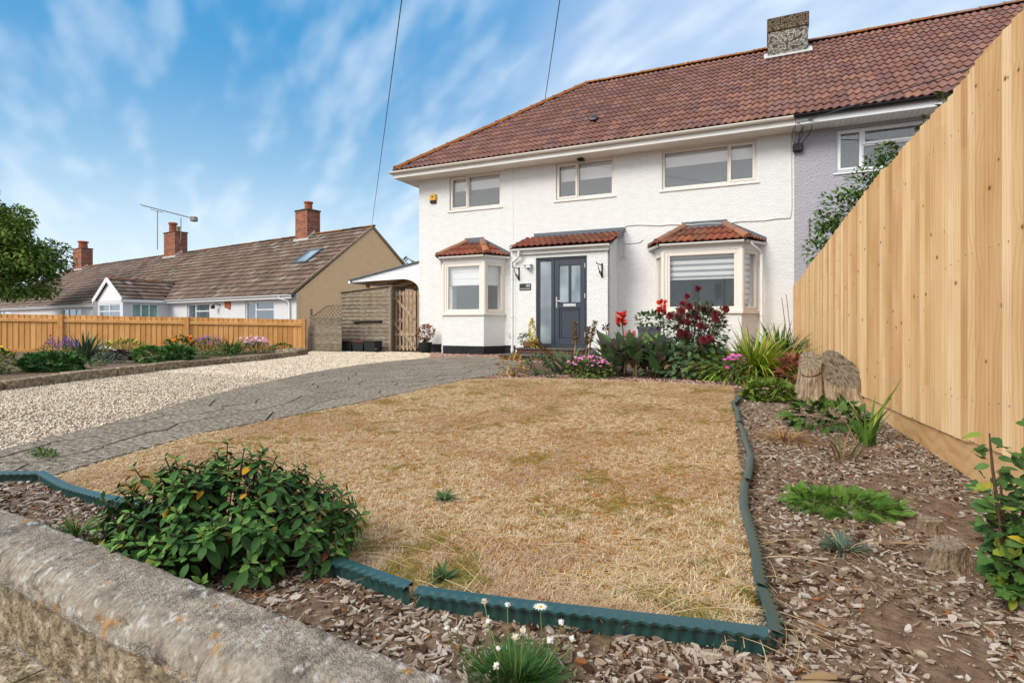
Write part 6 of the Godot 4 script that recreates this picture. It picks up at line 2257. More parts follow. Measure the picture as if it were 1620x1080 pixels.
func front_border() -> void:
	var small := leaf(1.0, 0.5, 0.2, 0.25, 3)
	var narrow := leaf(1.0, 0.26, 0.25, 0.35, 4)
	# pineapple lilies gone to seed
	var o := thing("seeding_lilies", "strap-leaved clump with brown fluffy seed spikes at the left of the border", "plant", Vector3(-2.86, 0, -8.68))
	var list := []
	var bl := [blade(1.0, 0.13, 0.9), blade(1.0, 0.12, 1.4), blade(1.0, 0.14, 0.5)]
	for i in 95:
		var a := r(0, TAU)
		var d := Vector3(cos(a), 0, sin(a))
		var c := mixc(Color(0.045, 0.095, 0.026), Color(0.12, 0.19, 0.055), rng.randf())
		if rng.randf() < 0.18:
			c = Color(0.10, 0.05, 0.03)
		list.append([facing(Vector3.UP + d * r(0.2, 0.9), -d, d * r(0.02, 0.2) + Vector3(r(-0.3, 0.35), 0, r(-0.15, 0.1)), r(0.35, 0.58)), bl[rng.randi() % 3], c])
	leaf_parts(o, list, 95, "leaf_blade")
	var spikes := [[Vector3(-0.02, 0, 0.05), Vector3(0.03, 0.46, 0.08), Vector3(0.02, 0.83, 0.08)], [Vector3(0.12, 0, -0.1), Vector3(0.14, 0.46, -0.19), Vector3(0.16, 0.76, -0.2)], [Vector3(0.16, 0, -0.1), Vector3(0.22, 0.50, -0.12), Vector3(0.29, 0.85, -0.15)], [Vector3(-0.10, 0.02, 0.22), Vector3(-0.30, 0.26, 0.28), Vector3(-0.55, 0.54, 0.34)]]
	for s in spikes:
		var g := G.new()
		g.tube([s[0], s[1], s[2]], [0.018, 0.016, 0.008], 7)
		var st := add(o, "seed_spike", g, m.cane)
		var xf := []
		var cs := []
		for i in 230:
			var t := rng.randf()
			var a := r(0, TAU)
			var ax: Vector3 = (s[2] - s[1]).normalized()
			var side := ax.cross(Vector3(0.1, 0.2, 1)).normalized().rotated(ax, a)
			xf.append(facing(side + ax * 0.5, ax, s[1].lerp(s[2], t) + side * 0.030 * (1.0 - 0.4 * t) * r(0.3, 1.0), r(0.035, 0.055)))
			cs.append(mixc(Color(0.20, 0.11, 0.035), Color(0.48, 0.31, 0.13), rng.randf()))
		scatter(st, "seed_heads", leaf(1.0, 0.7, 0.2, 0.1, 2), m.leafy, xf, cs)
	# cannas
	var cl := [leaf(1.0, 0.36, 0.18, 0.28, 6, 0.75, 0.02), leaf(1.0, 0.30, 0.30, 0.45, 6, 0.75, 0.03), leaf(1.0, 0.40, 0.10, 0.15, 6, 0.8, 0.02)]
	var spots := [
		["dark-leaved canna at the left of the group with brown seed heads", Vector3(-2.35, 0, -8.75), 0.80, 0],
		["bronze canna carrying a red flower before the porch corner", Vector3(-2.12, 0, -8.85), 0.96, 1],
		["low canna with a small pinkish red flower at the front of the group", Vector3(-1.88, 0, -8.45), 0.68, 2],
		["tall canna with a bright red flower spike beside the dahlia", Vector3(-1.50, 0, -8.95), 1.15, 1],
		["broad-leaved bronze canna between the other cannas", Vector3(-1.70, 0, -8.75), 0.62, 3],
		["low green canna at the front left, behind the pink phlox", Vector3(-2.15, 0, -8.42), 0.5, 3],
		["low bronze canna at the front right, touching the dahlia", Vector3(-1.52, 0, -8.50), 0.5, 3]]
	for s in spots:
		o = thing("canna_plant", s[0], "plant", s[1], 0.0, "cannas in the front border")
		list = []
		for i in 34:
			var a := i * 2.4 + r(-0.4, 0.4)
			var d := Vector3(cos(a), 0, sin(a))
			var y := r(0.02, 0.46)
			var c := mixc(Color(0.045, 0.105, 0.030), Color(0.14, 0.27, 0.06), rng.randf())
			var k := rng.randf()
			if k < 0.18:
				c = mixc(Color(0.085, 0.050, 0.038), Color(0.16, 0.09, 0.055), rng.randf())
			elif k > 0.90:
				c = Color(0.14, 0.16, 0.035)
			list.append([facing(d * r(0.5, 1.0) + Vector3(0, r(0.3, 1.7), 0), Vector3.UP - d * 0.6, Vector3(d.x * 0.05, y, d.z * 0.05), r(0.28, 0.43)), cl[rng.randi() % 3], c])
		leaf_parts(o, list, 40)
		var g := G.new()
		for k in 4:
			g.tube([Vector3(r(-0.12, 0.12), 0, r(-0.12, 0.12)), Vector3(r(-0.08, 0.08), 0.5, r(-0.08, 0.08))], [0.018, 0.012], 6)
		var h: float = s[2]
		if s[3] != 3:
			g.tube([Vector3(0, 0.3, 0), Vector3(0.01, h * 0.7, 0), Vector3(-0.02, h - 0.06, 0.02)], [0.012, 0.010, 0.007], 6)
		add(o, "stem", g, m.stem)
		if s[3] == 3:
			continue
		var xf := []
		var cs := []
		for i in (60 if s[3] == 1 else 30):
			var y := r(-0.16, 0.05) if s[3] == 1 else r(-0.08, 0.04)
			var a := r(0, TAU)
			var d := Vector3(cos(a), r(0.2, 1.2), sin(a))
			xf.append(facing(d, Vector3(r(-1, 1), r(-1, 1), 1), Vector3(-0.02 + d.x * 0.025, h - 0.04 + y, 0.02 + d.z * 0.025), r(0.045, 0.085) * (1.0 if s[3] else 0.6)))
			cs.append([Color(0.07, 0.03, 0.018), mixc(Color(0.50, 0.012, 0.010), Color(0.80, 0.06, 0.03), rng.randf()), mixc(Color(0.45, 0.06, 0.06), Color(0.62, 0.14, 0.12), rng.randf())][s[3]])
			if s[3] == 1 and y < -0.10:
				cs[-1] = Color(0.22, 0.02, 0.02)
		scatter(o, "flower", leaf(1.0, 0.6, 0.3, 0.3, 3), m.petal, xf, cs)
	# dahlia
	o = thing("dahlia_bush", "tall dahlia bush with many dark red blooms under the bay window", "plant", Vector3(-1.03, 0, -8.66))
	var mo := mound(1250, Vector3(0.04, 0.72, -0.1), Vector3(0.46, 0.40, 0.30), 0.05, 0.095, Color(0.05, 0.085, 0.05), Color(0.17, 0.21, 0.13), 0.4, 0.35)
	scatter(o, "upper_foliage", small, m.leafy, mo[0], mo[1])
	list = []
	for i in 300:
		var a := r(0, TAU)
		var q := sqrt(rng.randf())
		var d := Vector3(cos(a) * 0.50, 0, sin(a) * 0.36) * q
		var c := mixc(Color(0.028, 0.068, 0.028), Color(0.09, 0.16, 0.06), rng.randf())
		if rng.randf() < 0.06:
			c = Color(0.20, 0.12, 0.07)
		list.append([facing(Vector3(d.x * 2 + r(-0.5, 0.5), r(-0.5, 0.5), d.z * 2 + r(0.0, 0.9)), Vector3(0, 0.7, 0.7) + d, d + Vector3(0, r(0.05, 0.62) * (1.15 - 0.5 * q), 0), r(0.10, 0.16)), [leaf(1.0, 0.58, 0.15, 0.3, 4), leaf(1.0, 0.5, 0.25, 0.4, 4)][i % 2], c])
	leaf_parts(o, list, 300)
	var heads := [Vector3(0.11, 1.31, 0.09), Vector3(-0.08, 1.22, -0.21), Vector3(-0.13, 1.10, -0.14), Vector3(-0.02, 1.06, 0.08), Vector3(-0.14, 1.00, 0.01), Vector3(0.10, 1.05, -0.08), Vector3(0.16, 1.03, -0.21), Vector3(0.24, 1.00, -0.33), Vector3(0.47, 1.02, -0.05), Vector3(-0.25, 0.92, 0.31), Vector3(-0.21, 0.89, -0.15), Vector3(-0.03, 0.92, -0.01), Vector3(0.03, 0.97, -0.22), Vector3(0.34, 0.88, 0.06), Vector3(0.30, 0.94, -0.16), Vector3(0.02, 0.80, -0.19), Vector3(0.20, 0.76, 0.00), Vector3(-0.17, 0.61, -0.23), Vector3(-0.09, 0.57, -0.24), Vector3(0.26, 0.60, 0.08), Vector3(0.18, 0.55, 0.12), Vector3(0.29, 0.54, 0.02)]
	for i in 13:
		heads.append(Vector3(r(-0.25, 0.36), r(0.55, 1.02), r(-0.1, 0.25)))
	var g2 := G.new()
	var dm := bloom(0.062, 13, 4, 0.25, 0.34)
	for i in heads.size():
		var e: Vector3 = heads[i]
		g2.tube([Vector3(r(-0.15, 0.15), 0, r(-0.1, 0.1)), Vector3(e.x * 0.6 + r(-0.05, 0.05), e.y * 0.6, e.z * 0.6), e + Vector3(0, 0, 0.10)], [0.010, 0.007, 0.004], 5)
		var pm := StandardMaterial3D.new()
		var c := mixc(Color(0.045, 0.003, 0.008), Color(0.17, 0.008, 0.013), rng.randf())
		pm.albedo_color = c.linear_to_srgb()
		pm.roughness = 0.7
		pm.cull_mode = BaseMaterial3D.CULL_DISABLED
		add(o, "flower_head", dm, pm, facing(Vector3(r(-0.5, 0.5), r(0.2, 0.9), r(0.6, 1.0)), Vector3(1, 0.3, 0), e + Vector3(0, 0, 0.10), r(0.85, 1.2)))
	for i in 26:
		var e := Vector3(r(-0.3, 0.55), r(0.8, 1.18), r(-0.3, 0.2))
		g2.tube([Vector3(e.x * 0.3, 0.2, e.z * 0.3), e * Vector3(0.7, 0.7, 0.7), e], [0.006, 0.004, 0.003], 4)
		g2.lathe([Vector2(0.0, -0.012), Vector2(0.013, -0.004), Vector2(0.012, 0.008), Vector2(0.0, 0.014)], 7, e)
	add(o, "stems", g2, m.stem)
	# grey planter behind
	o = thing("square_grey_planter", "tall dark grey square planter with green foliage below the bay window", "planter", Vector3(-2.13, 0, -11.13))
	var pg := G.new()
	pg.prism([Vector3(-0.15, 0, -0.15), Vector3(0.15, 0, -0.15), Vector3(0.15, 0, 0.15), Vector3(-0.15, 0, 0.15)], Vector3(0, 0.02, 0))
	for k in 4:
		var a := k * PI / 2
		var b := Basis(Vector3.UP, a)
		pg.out([b * Vector3(-0.15, 0.0, 0.15), b * Vector3(0.15, 0.0, 0.15), b * Vector3(0.195, 0.745, 0.195), b * Vector3(-0.195, 0.745, 0.195)], Vector3(0, 0.35, 0))
		pg.bar(b * Vector3(-0.205, 0.73, 0.19), b * Vector3(0.205, 0.73, 0.19), 0.03, 0.05)
	pg.poly([Vector3(-0.18, 0.69, 0.18), Vector3(0.18, 0.69, 0.18), Vector3(0.18, 0.69, -0.18), Vector3(-0.18, 0.69, -0.18)])
	add(o, "planter", pg, m.planter_grey)
	mo = mound(190, Vector3(0.0, 0.86, 0), Vector3(0.27, 0.16, 0.22), 0.07, 0.13, Color(0.035, 0.085, 0.03), Color(0.13, 0.20, 0.075), 0.5, 0.4)
	scatter(o, "foliage", small, m.leafy, mo[0], mo[1])
	# day lilies and the iris clump by the fence
	clump("day_lily_clump", "big fountain of bright yellow-green strap leaves near the stump", Vector3(-0.22, 0, -8.95), 1500, 0.55, 1.08, 1.9, 0.48, [blade(1.0, 0.030, 0.9, 6), blade(1.0, 0.034, 1.5, 6), blade(1.0, 0.028, 2.1, 6), blade(1.0, 0.030, 0.5, 5)], Color(0.14, 0.25, 0.026), Color(0.36, 0.48, 0.055), Color(0.60, 0.47, 0.10), 0.22)
	clump("iris_clump", "upright dark green iris leaves against the end of the fence", Vector3(0.20, 0, -10.4), 120, 0.6, 0.98, 0.5, 0.24, [blade(1.0, 0.05, 0.35), blade(1.0, 0.05, 0.8)], Color(0.04, 0.10, 0.025), Color(0.09, 0.17, 0.04), Color(0.25, 0.20, 0.08), 0.08)
	for k in 4:
		var g := G.new()
		var q := [[Vector3(0.37, 0, -11.4), Vector3(0.227, 1.295, -11.335)], [Vector3(0.43, 0, -11.42), Vector3(0.301, 1.353, -11.369)], [Vector3(0.30, 0, -10.2), Vector3(0.27, 0.72, -10.2)], [Vector3(0.40, 0, -10.1), Vector3(0.36, 0.62, -10.1)]][k] as Array
		g.tube([q[0], (q[0] + q[1]) / 2 + Vector3(0.006, 0, 0), q[1]], [0.010, 0.009, 0.007], 6)
		tag(add(self, "garden_cane", g, m.cane), ["tall leaning cane at the fence end, the left one of two", "tall leaning cane at the fence end, nearest the fence boards", "short cane among the iris leaves, left", "short cane among the iris leaves, right"][k], "cane", "canes by the fence end")
	# low flowering plants along the gravel edge
	var star := bloom(0.028, 5, 1, 0.15, 0.6)
	plant("pink_phlox", "low clump of bright pink phlox at the front of the border", Vector3(-2.44, 0, -8.02), Vector3(0.36, 0.15, 0.22), 420, small, 0.05, 0.08, Color(0.05, 0.11, 0.022), Color(0.15, 0.21, 0.035), {"n": 90, "mesh": star, "a": Color(0.62, 0.12, 0.33), "b": Color(0.80, 0.33, 0.55), "rise": 0.07})
	plant("small_pink_phlox", "thin straggly pink phlox near the end of the lawn edging", Vector3(-0.42, 0, -7.9), Vector3(0.26, 0.17, 0.2), 190, small, 0.05, 0.08, Color(0.045, 0.09, 0.022), Color(0.12, 0.17, 0.04), {"n": 26, "mesh": star, "a": Color(0.55, 0.06, 0.33), "b": Color(0.75, 0.16, 0.48), "rise": 0.12})
	plant("golden_seedling", "small shrub with yellow and orange leaves at the drive corner", Vector3(-3.55, 0, -7.72), Vector3(0.20, 0.17, 0.14), 120, narrow, 0.08, 0.12, Color(0.12, 0.16, 0.03), Color(0.55, 0.30, 0.06))
	plant("feathery_seedling", "feathery green seedling between golden shrub and seed spikes", Vector3(-3.30, 0, -8.1), Vector3(0.20, 0.17, 0.14), 120, narrow, 0.08, 0.13, Color(0.035, 0.09, 0.022), Color(0.08, 0.15, 0.04))
	plant("low_green_clump", "small green weed tuft on the border gravel edge", Vector3(-2.95, 0, -7.75), Vector3(0.09, 0.04, 0.07), 60, narrow, 0.05, 0.08, Color(0.05, 0.10, 0.025), Color(0.10, 0.15, 0.04))
	plant("bronze_foliage_plant", "crumpled reddish brown foliage plant behind the tree stumps", Vector3(0.28, 0, -7.6), Vector3(0.15, 0.21, 0.15), 90, lobed(1.0, 1.0, 5), 0.08, 0.13, Color(0.11, 0.035, 0.02), Color(0.26, 0.10, 0.05))

# ---------------------------------------------------------------- the bark bed on the right
func stump(called: String, label: String, at: Vector3, rad: float, h: float, tilt: Vector3, notch: bool, tone: Color, topc: Color) -> void:
	var fz := FastNoiseLite.new()
	fz.frequency = 2.2 / rad * 0.16
	fz.seed = int(at.x * 1000)
	fz.fractal_octaves = 4
	var o := thing(called, label, "tree stump", at)
	var rows := []
	var cols := []
	for j in 19:
		var t: float = j / 18.0 if j < 14 else [0.80, 0.835, 0.855, 0.93, 1.0][j - 14]
		var row := PackedVector3Array()
		var cr := []
		for k in 73:
			var a := -TAU * k / 72.0
			var root := maxf(0.0, sin(a * 5.0 + rad * 30.0 + 1.5 * fz.get_noise_1d(a * 4)))
			var flare := 1.0 + pow(1.0 - t, 2.2) * (0.25 + 0.75 * root) + 0.05 * sin(t * 3.0) * root
			var ridge := absf(fz.get_noise_3d(cos(a) * 1.7, sin(a) * 1.7, t * 0.28))
			var rr := rad * flare * (1.0 + 0.13 * sin(a * 2.0 + rad * 50.0) + 0.07 * sin(a * 3.0 + 1.0) + 0.16 * ridge)
			var y := h * t
			var p := Vector3(cos(a) * rr, y, sin(a) * rr)
			p.y += (p.x * tilt.x + p.z * tilt.z) * t
			var sawn := notch and j == 15 and sin(a) > -0.15
			if sawn:
				p *= Vector3(0.93, 1, 0.93)
			row.append(p)
			cr.append(mixc(tone, tone * 0.45, clampf(0.9 - 4.5 * ridge, 0, 1)))
			if sawn:
				cr[-1] = Color(0.02, 0.016, 0.012)
		rows.append(row)
		cols.append(cr)
	var g := G.new()
	g.grid(rows, false, cols)
	add(o, "trunk", g, m.stump)
	var tg := G.new()
	var trows := []
	var tcols := []
	for i in 7:
		var row := PackedVector3Array()
		var cr := []
		for k in 73:
			var e: Vector3 = rows[18][k]
			var c0 := Vector3(0, h, 0)
			var p := c0.lerp(e, 1.0 - i / 6.0)
			p.y += 0.03 * rad * fz.get_noise_2d(p.x * 20, p.z * 20)
			row.append(p if i else e)
			cr.append(mixc(topc, topc * 0.22, clampf(0.25 + 1.5 * fz.get_noise_2d(p.x * 12 / rad * 0.15, p.z * 12 / rad * 0.15) + 0.10 * sin(i * 3.0), 0, 1)))
		trows.append(row)
		tcols.append(cr)
	tg.grid(trows, false, tcols)
	add(o, "cut_top", tg, m.stump)

func right_bed() -> void:
	stump("tree_stump", "pale cut tree stump with a saw notch, left of the pair", Vector3(0.38, 0, -6.30), 0.105, 0.44, Vector3(0.1, 0, -0.75), true, Color(0.54, 0.40, 0.27), Color(0.42, 0.33, 0.23))
	stump("tree_stump", "broad tree stump with grey weathered top beside the fence, right of the pair", Vector3(0.64, 0, -6.36), 0.158, 0.36, Vector3(-0.35, 0, -1.12), false, Color(0.56, 0.42, 0.28), Color(0.34, 0.275, 0.205))
	stump("small_stump", "small sawn stump in the bark, the further of two", Vector3(0.572, 0, -2.66), 0.036, 0.055, Vector3(0, 0, -0.1), false, Color(0.34, 0.24, 0.16), Color(0.50, 0.39, 0.28))
	stump("small_stump", "small gnarled stump in the bark, the nearer of two", Vector3(0.545, 0, -2.30), 0.044, 0.085, Vector3(0.15, 0, -0.3), false, Color(0.36, 0.27, 0.18), Color(0.44, 0.35, 0.26))
	# bark chips
	var chips := []
	for k in 4:
		var g := G.new()
		var pts := []
		var n := [5, 4, 6, 5][k] as int
		for i in n:
			var a := TAU * i / n + r(-0.3, 0.3)
			pts.append(Vector3(cos(a) * 0.5 * r(0.7, 1.1), 0, sin(a) * [0.16, 0.22, 0.34, 0.07][k] * r(0.7, 1.1)))
		pts.reverse()
		g.prism(pts, Vector3(0.03, [0.10, 0.13, 0.2, 0.09][k], 0.02))
		chips.append(g.mesh())
	var xfs := [[], [], [], []]
	var css := [[], [], [], []]
	var bed := pv([[-3.9, -1.60], [-3.42, -1.60], [-2.67, -1.47], [-1.43, -1.41], [-0.92, -1.33], [0.01, -1.50], [-0.03, -2.02], [-0.09, -2.9], [-0.17, -4.2], [-0.26, -5.6], [-0.30, -7.0], [0.3, -7.8], [0.80, -7.4], [0.99, -3.3], [1.10, -0.78], [-0.5, -0.905], [-2.67, -1.075], [-3.9, -1.17]])
	structure("bark_bed", sheet(bed, 0.004), m.soil)
	for i in 95000:
		var z := -0.45 - 7.3 * pow(rng.randf(), 1.9)
		var x := r(-0.35, 1.15)
		if rng.randf() < 0.34:
			x = r(-3.9, 0.1)
			z = r(-1.62, -0.6)
		if not in_poly(x, z, bed):
			continue
		var bare := noise.get_noise_2d(x * 55.0, z * 42.0)
		var clear := exp(-pow((x - 0.45) / 0.16, 2) - pow((z + 1.55) / 0.30, 2)) * 1.1 + exp(-pow((x - 0.62) / 0.25, 2) - pow((z + 3.0) / 0.7, 2)) * 0.55
		var crumb := bare + clear > 0.42 and rng.randf() < 0.85
		var k := [0, 1, 2, 3, 3, 0][rng.randi() % 6] as int
		var s := pow(rng.randf(), 3.0) * 0.034 + 0.006
		if k == 3:
			s *= 1.5
		if crumb:
			s = r(0.003, 0.009)
		var y := r(0.002, 0.012)
		xfs[k].append(Transform3D(Basis.from_euler(Vector3(r(-0.45, 0.45), r(0, TAU), r(-0.45, 0.45))) * Basis.from_scale(Vector3(s, s * r(0.7, 1.6), s)), Vector3(x, y, z)))
		var q := rng.randf()
		var pale := 0.45 + 0.5 * noise.get_noise_2d(x * 20 + 90, z * 20) + (0.25 if z > -1.9 else 0.0)
		var c := mixc(Color(0.29, 0.19, 0.125), Color(0.48, 0.36, 0.26), rng.randf())
		if q < pale * 0.75:
			c = mixc(Color(0.54, 0.43, 0.33), Color(0.78, 0.69, 0.60), rng.randf())
		elif q < 0.80 and q > 0.66:
			c = Color(0.09, 0.05, 0.032)
		elif q > 0.965:
			c = Color(0.42, 0.18, 0.07)
		if crumb:
			c = mixc(Color(0.22, 0.13, 0.09), Color(0.36, 0.23, 0.165), rng.randf())
		css[k].append(c)
	for k in 4:
		tag(scatter(self, "bark_chips", chips[k], m.chip, xfs[k], css[k]), ["loose wood bark chips, flat flakes scattered over the beds", "loose wood bark chips, chunky pieces scattered over the beds", "loose wood bark chips, broad lumps scattered over the beds", "loose wood bark chips, long splinters scattered over the beds"][k], "bark chips")
	# single stones, sticks and a split branch
	var sm := SphereMesh.new()
	sm.radius = 0.5; sm.height = 1.0; sm.radial_segments = 10; sm.rings = 6
	var stones := [[0.075, -1.82, 0.032, "pale flat pebble near the lawn edging corner"], [0.165, -2.55, 0.034, "long pale stone beside the feathery green plant"], [0.30, -2.12, 0.024, "rounded grey pebble right of the blue-green tuft"], [0.40, -1.98, 0.022, "cream pebble before the nearer small stump"], [0.34, -1.66, 0.026, "tan stone at the edge of the bare soil"], [0.48, -2.82, 0.034, "grey stone behind the further small stump"], [0.60, -1.45, 0.030, "tan stone at the lower right on bare soil"]]
	for s in stones:
		tag(add(self, "stone", sm, m["wallstone%d" % (rng.randi() % 4)], Transform3D(Basis(Vector3.UP, r(0, TAU)) * Basis.from_scale(Vector3(s[2] * 1.5, s[2] * 0.7, s[2])), Vector3(s[0], 0.008, s[1]))), s[3], "stone", "loose stones in the bark bed")
	var g := G.new()
	g.tube([Vector3(0.055, 0.022, -1.385), Vector3(0.10, 0.026, -1.39), Vector3(0.15, 0.024, -1.405), Vector3(0.235, 0.018, -1.44)], [0.004, 0.010, 0.011, 0.005], 6)
	g.tube([Vector3(0.07, 0.022, -1.41), Vector3(0.11, 0.020, -1.44), Vector3(0.14, 0.018, -1.45)], [0.004, 0.013, 0.006], 6)
	tag(add(self, "split_branch", g, m.cane), "split piece of dead branch lying below the edging corner", "branch")
	g = G.new()
	g.tube([Vector3(0.31, 0.012, -2.40), Vector3(0.43, 0.016, -2.44), Vector3(0.545, 0.02, -2.46)], [0.005, 0.005, 0.004], 6)
	tag(add(self, "stick", g, m.cane), "thin straight stick between the blue-green tuft and the small stump", "stick")
	# plants
	var o := plant("fern_leaf_plant", "spreading ferny green plant in the bark bed", Vector3(0.30, 0, -2.82), Vector3(0.22, 0.032, 0.15), 620, fern(1.0, 0.6), 0.035, 0.065, Color(0.05, 0.14, 0.022), Color(0.17, 0.30, 0.045))
	clump("blue_green_tuft", "small blue-green tuft with some tan dead leaves in the bark", Vector3(0.24, 0, -2.30), 120, 0.05, 0.105, 1.3, 0.05, [blade(1.0, 0.09, 0.7), blade(1.0, 0.09, 1.2)], Color(0.05, 0.10, 0.065), Color(0.14, 0.21, 0.15), Color(0.48, 0.31, 0.15), 0.16)
	plant("lime_leaf_plant", "low lime green crinkled plant in front of the left stump", Vector3(0.02, 0, -6.45), Vector3(0.26, 0.10, 0.22), 240, lobed(1.0, 1.0, 5), 0.06, 0.10, Color(0.06, 0.12, 0.018), Color(0.19, 0.25, 0.035))
	plant("bramble_patch", "sprawling green leafy patch at the foot of the right stump", Vector3(0.44, 0, -4.95), Vector3(0.30, 0.10, 0.28), 170, leaf(1.0, 0.62, 0.15, 0.3, 4), 0.07, 0.11, Color(0.035, 0.085, 0.018), Color(0.10, 0.17, 0.035))
	clump("gladiolus_clump", "tall narrow gladiolus blades beside the fence foot", Vector3(0.60, 0, -4.35), 15, 0.26, 0.42, 0.35, 0.07, [blade(1.0, 0.075, 0.2), blade(1.0, 0.075, 0.7)], Color(0.05, 0.13, 0.02), Color(0.12, 0.22, 0.03), Color(0.40, 0.36, 0.08), 0.12)
	g = G.new()
	var lg := blade(0.42, 0.026, 0.35)
	tag(add(self, "single_long_leaf", lg, mat("lime_leaf", Color(0.24, 0.36, 0.05), 0.6, {"both": true}), facing(Vector3(0.62, 0.75, -0.1), Vector3(0.3, -0.6, 0.9), Vector3(0.60, 0.13, -4.40))), "single long lime leaf leaning toward the fence boards", "leaf")
	clump("withered_stems", "withered thin stems and small leaves before the gladiolus", Vector3(0.40, 0, -3.85), 34, 0.10, 0.26, 0.6, 0.12, [blade(1.0, 0.03, 0.5), blade(1.0, 0.05, 0.9)], Color(0.06, 0.10, 0.02), Color(0.16, 0.15, 0.04), Color(0.22, 0.14, 0.07), 0.55)
	clump("dry_grass_heap", "heap of dry orange-brown grass on the bark", Vector3(0.10, 0, -4.30), 420, 0.10, 0.24, 2.6, 0.22, [blade(1.0, 0.02, 1.4), blade(1.0, 0.02, 2.0), blade(1.0, 0.02, 0.7)], Color(0.34, 0.19, 0.07), Color(0.50, 0.32, 0.14), Color(0.24, 0.12, 0.05), 0.2)
	# thrift with white heads at the bottom edge
	o = clump("thrift_cushion", "green grassy thrift cushion with white flower heads at the front edge", Vector3(-0.52, 0, -1.15), 1700, 0.045, 0.085, 0.9, 0.115, [blade(1.0, 0.030, 0.4, 4), blade(1.0, 0.030, 0.9, 4)], Color(0.025, 0.085, 0.018), Color(0.075, 0.19, 0.040), Color(0.20, 0.17, 0.06), 0.04)
	var heads := [Vector3(-0.132, 0.114, -0.100), Vector3(-0.032, 0.163, -0.023), Vector3(0.093, 0.140, -0.044), Vector3(-0.076, 0.120, -0.012), Vector3(0.029, 0.143, 0.027), Vector3(-0.153, 0.117, 0.048), Vector3(-0.146, 0.101, 0.017), Vector3(0.069, 0.098, -0.036), Vector3(-0.002, 0.105, -0.001), Vector3(0.100, 0.075, -0.101), Vector3(-0.03, 0.090, 0.03), Vector3(-0.02, 0.07, 0.06)]
	for i in heads.size():
		var e: Vector3 = heads[i]
		var sg := G.new()
		sg.tube([Vector3(e.x * 0.5, 0.02, e.z * 0.5), Vector3(e.x * 0.9, e.y * 0.6, e.z * 0.9), e], [0.0016, 0.0014, 0.0014], 5)
		var st := add(o, "flower_stalk", sg, mat("stalk_green", Color(0.16, 0.22, 0.06), 0.7))
		var hg := G.new()
		var w := r(0.005, 0.0075)
		hg.lathe([Vector2(0.0, -w * 0.8), Vector2(w * 0.8, -w * 0.6), Vector2(w, 0.0), Vector2(w * 0.8, w * 0.7), Vector2(0.0, w)], 10, e)
		add(st, "flower_head", hg, m.thrift_white if i % 4 else m.thrift_cream)
		var pm := []
		var cc := []
		for k in 26:
			var d := Vector3(r(-1, 1), r(-0.4, 1), r(-1, 1)).normalized()
			pm.append(facing(d + Vector3(0, 0.4, 0), Vector3(r(-1, 1), r(-1, 1), r(-1, 1)), e + d * w * 0.7, w * r(0.7, 1.0)))
			cc.append(mixc(Color(0.78, 0.76, 0.70), Color(0.62, 0.52, 0.42), r(0, 1) * float(i % 3 == 0)))
		scatter(st, "petals", leaf(1.0, 0.7, 0.3, 0.1, 2), m.petal, pm, cc)
	o = thing("white_daisy", "single white daisy on a thin stalk above the thrift", "flower", Vector3(-0.505, 0, -1.262))
	var dg := G.new()
	dg.tube([Vector3.ZERO, Vector3(0.003, 0.07, 0), Vector3(0, 0.126, 0)], [0.0018, 0.0015], 5)
	add(o, "stalk", dg, m.stalk_green)
	for k in 13:
		var a := TAU * k / 13
		add(o, "petal", leaf(0.017, 0.0065, 0.1, 0.15, 3, 0.6), m.thrift_white, facing(Vector3(cos(a), 0.25, sin(a)), Vector3.UP, Vector3(cos(a) * 0.003, 0.127, sin(a) * 0.003)))
	dg = G.new()
	dg.lathe([Vector2(0.0, 0.124), Vector2(0.005, 0.126), Vector2(0.004, 0.130), Vector2(0.0, 0.132)], 9)
	add(o, "centre", dg, m.yellow_box)
	# shrub cut by the right edge of the picture
	o = thing("young_hibiscus", "upright young shrub with lobed leaves by the fence at the right edge", "shrub", Vector3(0.62, 0, -2.02))
	g = G.new()
	var list := []
	var lm := [lobed(1.0, 0.85, 3), lobed(1.0, 0.75, 5), leaf(1.0, 0.55, 0.2, 0.3, 4)]
	for e in [Vector3(-0.035, 0.50, -0.03), Vector3(0.05, 0.44, 0.0), Vector3(0.10, 0.52, -0.05), Vector3(0.16, 0.40, 0.04), Vector3(-0.04, 0.33, 0.04), Vector3(0.03, 0.26, 0.06), Vector3(-0.02, 0.40, 0.0), Vector3(0.06, 0.34, 0.07)]:
		g.tube([Vector3(0, 0, 0), Vector3(e.x * 0.4, e.y * 0.45, e.z * 0.4), Vector3(e.x * 0.8, e.y * 0.8, e.z), e], [0.007, 0.005, 0.004, 0.002], 6)
		for i in 42:
			var t := r(0.10, 1.0)
			var p: Vector3 = Vector3(0, 0.02, 0).lerp(e, t) if t < 0.8 else Vector3(e.x * 0.8, e.y * 0.8, e.z).lerp(e, (t - 0.8) * 5)
			var c := mixc(Color(0.030, 0.085, 0.018), Color(0.085, 0.18, 0.035), rng.randf())
			if rng.randf() < 0.12:
				c = Color(0.20, 0.26, 0.03)
			elif rng.randf() < 0.025:
				c = Color(0.42, 0.33, 0.03)
			var dl := dir_of(r(0, TAU), r(-0.5, 0.9))
			list.append([facing(dl + Vector3(0, r(-0.4, 0.3), 0), Vector3(r(-0.8, 0.8), 1, r(-0.3, 1.2)), p + dl * r(0.004, 0.030), r(0.032, 0.056)), lm[rng.randi() % 3], c])
	add(o, "stems", g, m.stem_brown)
	leaf_parts(o, list, 200)

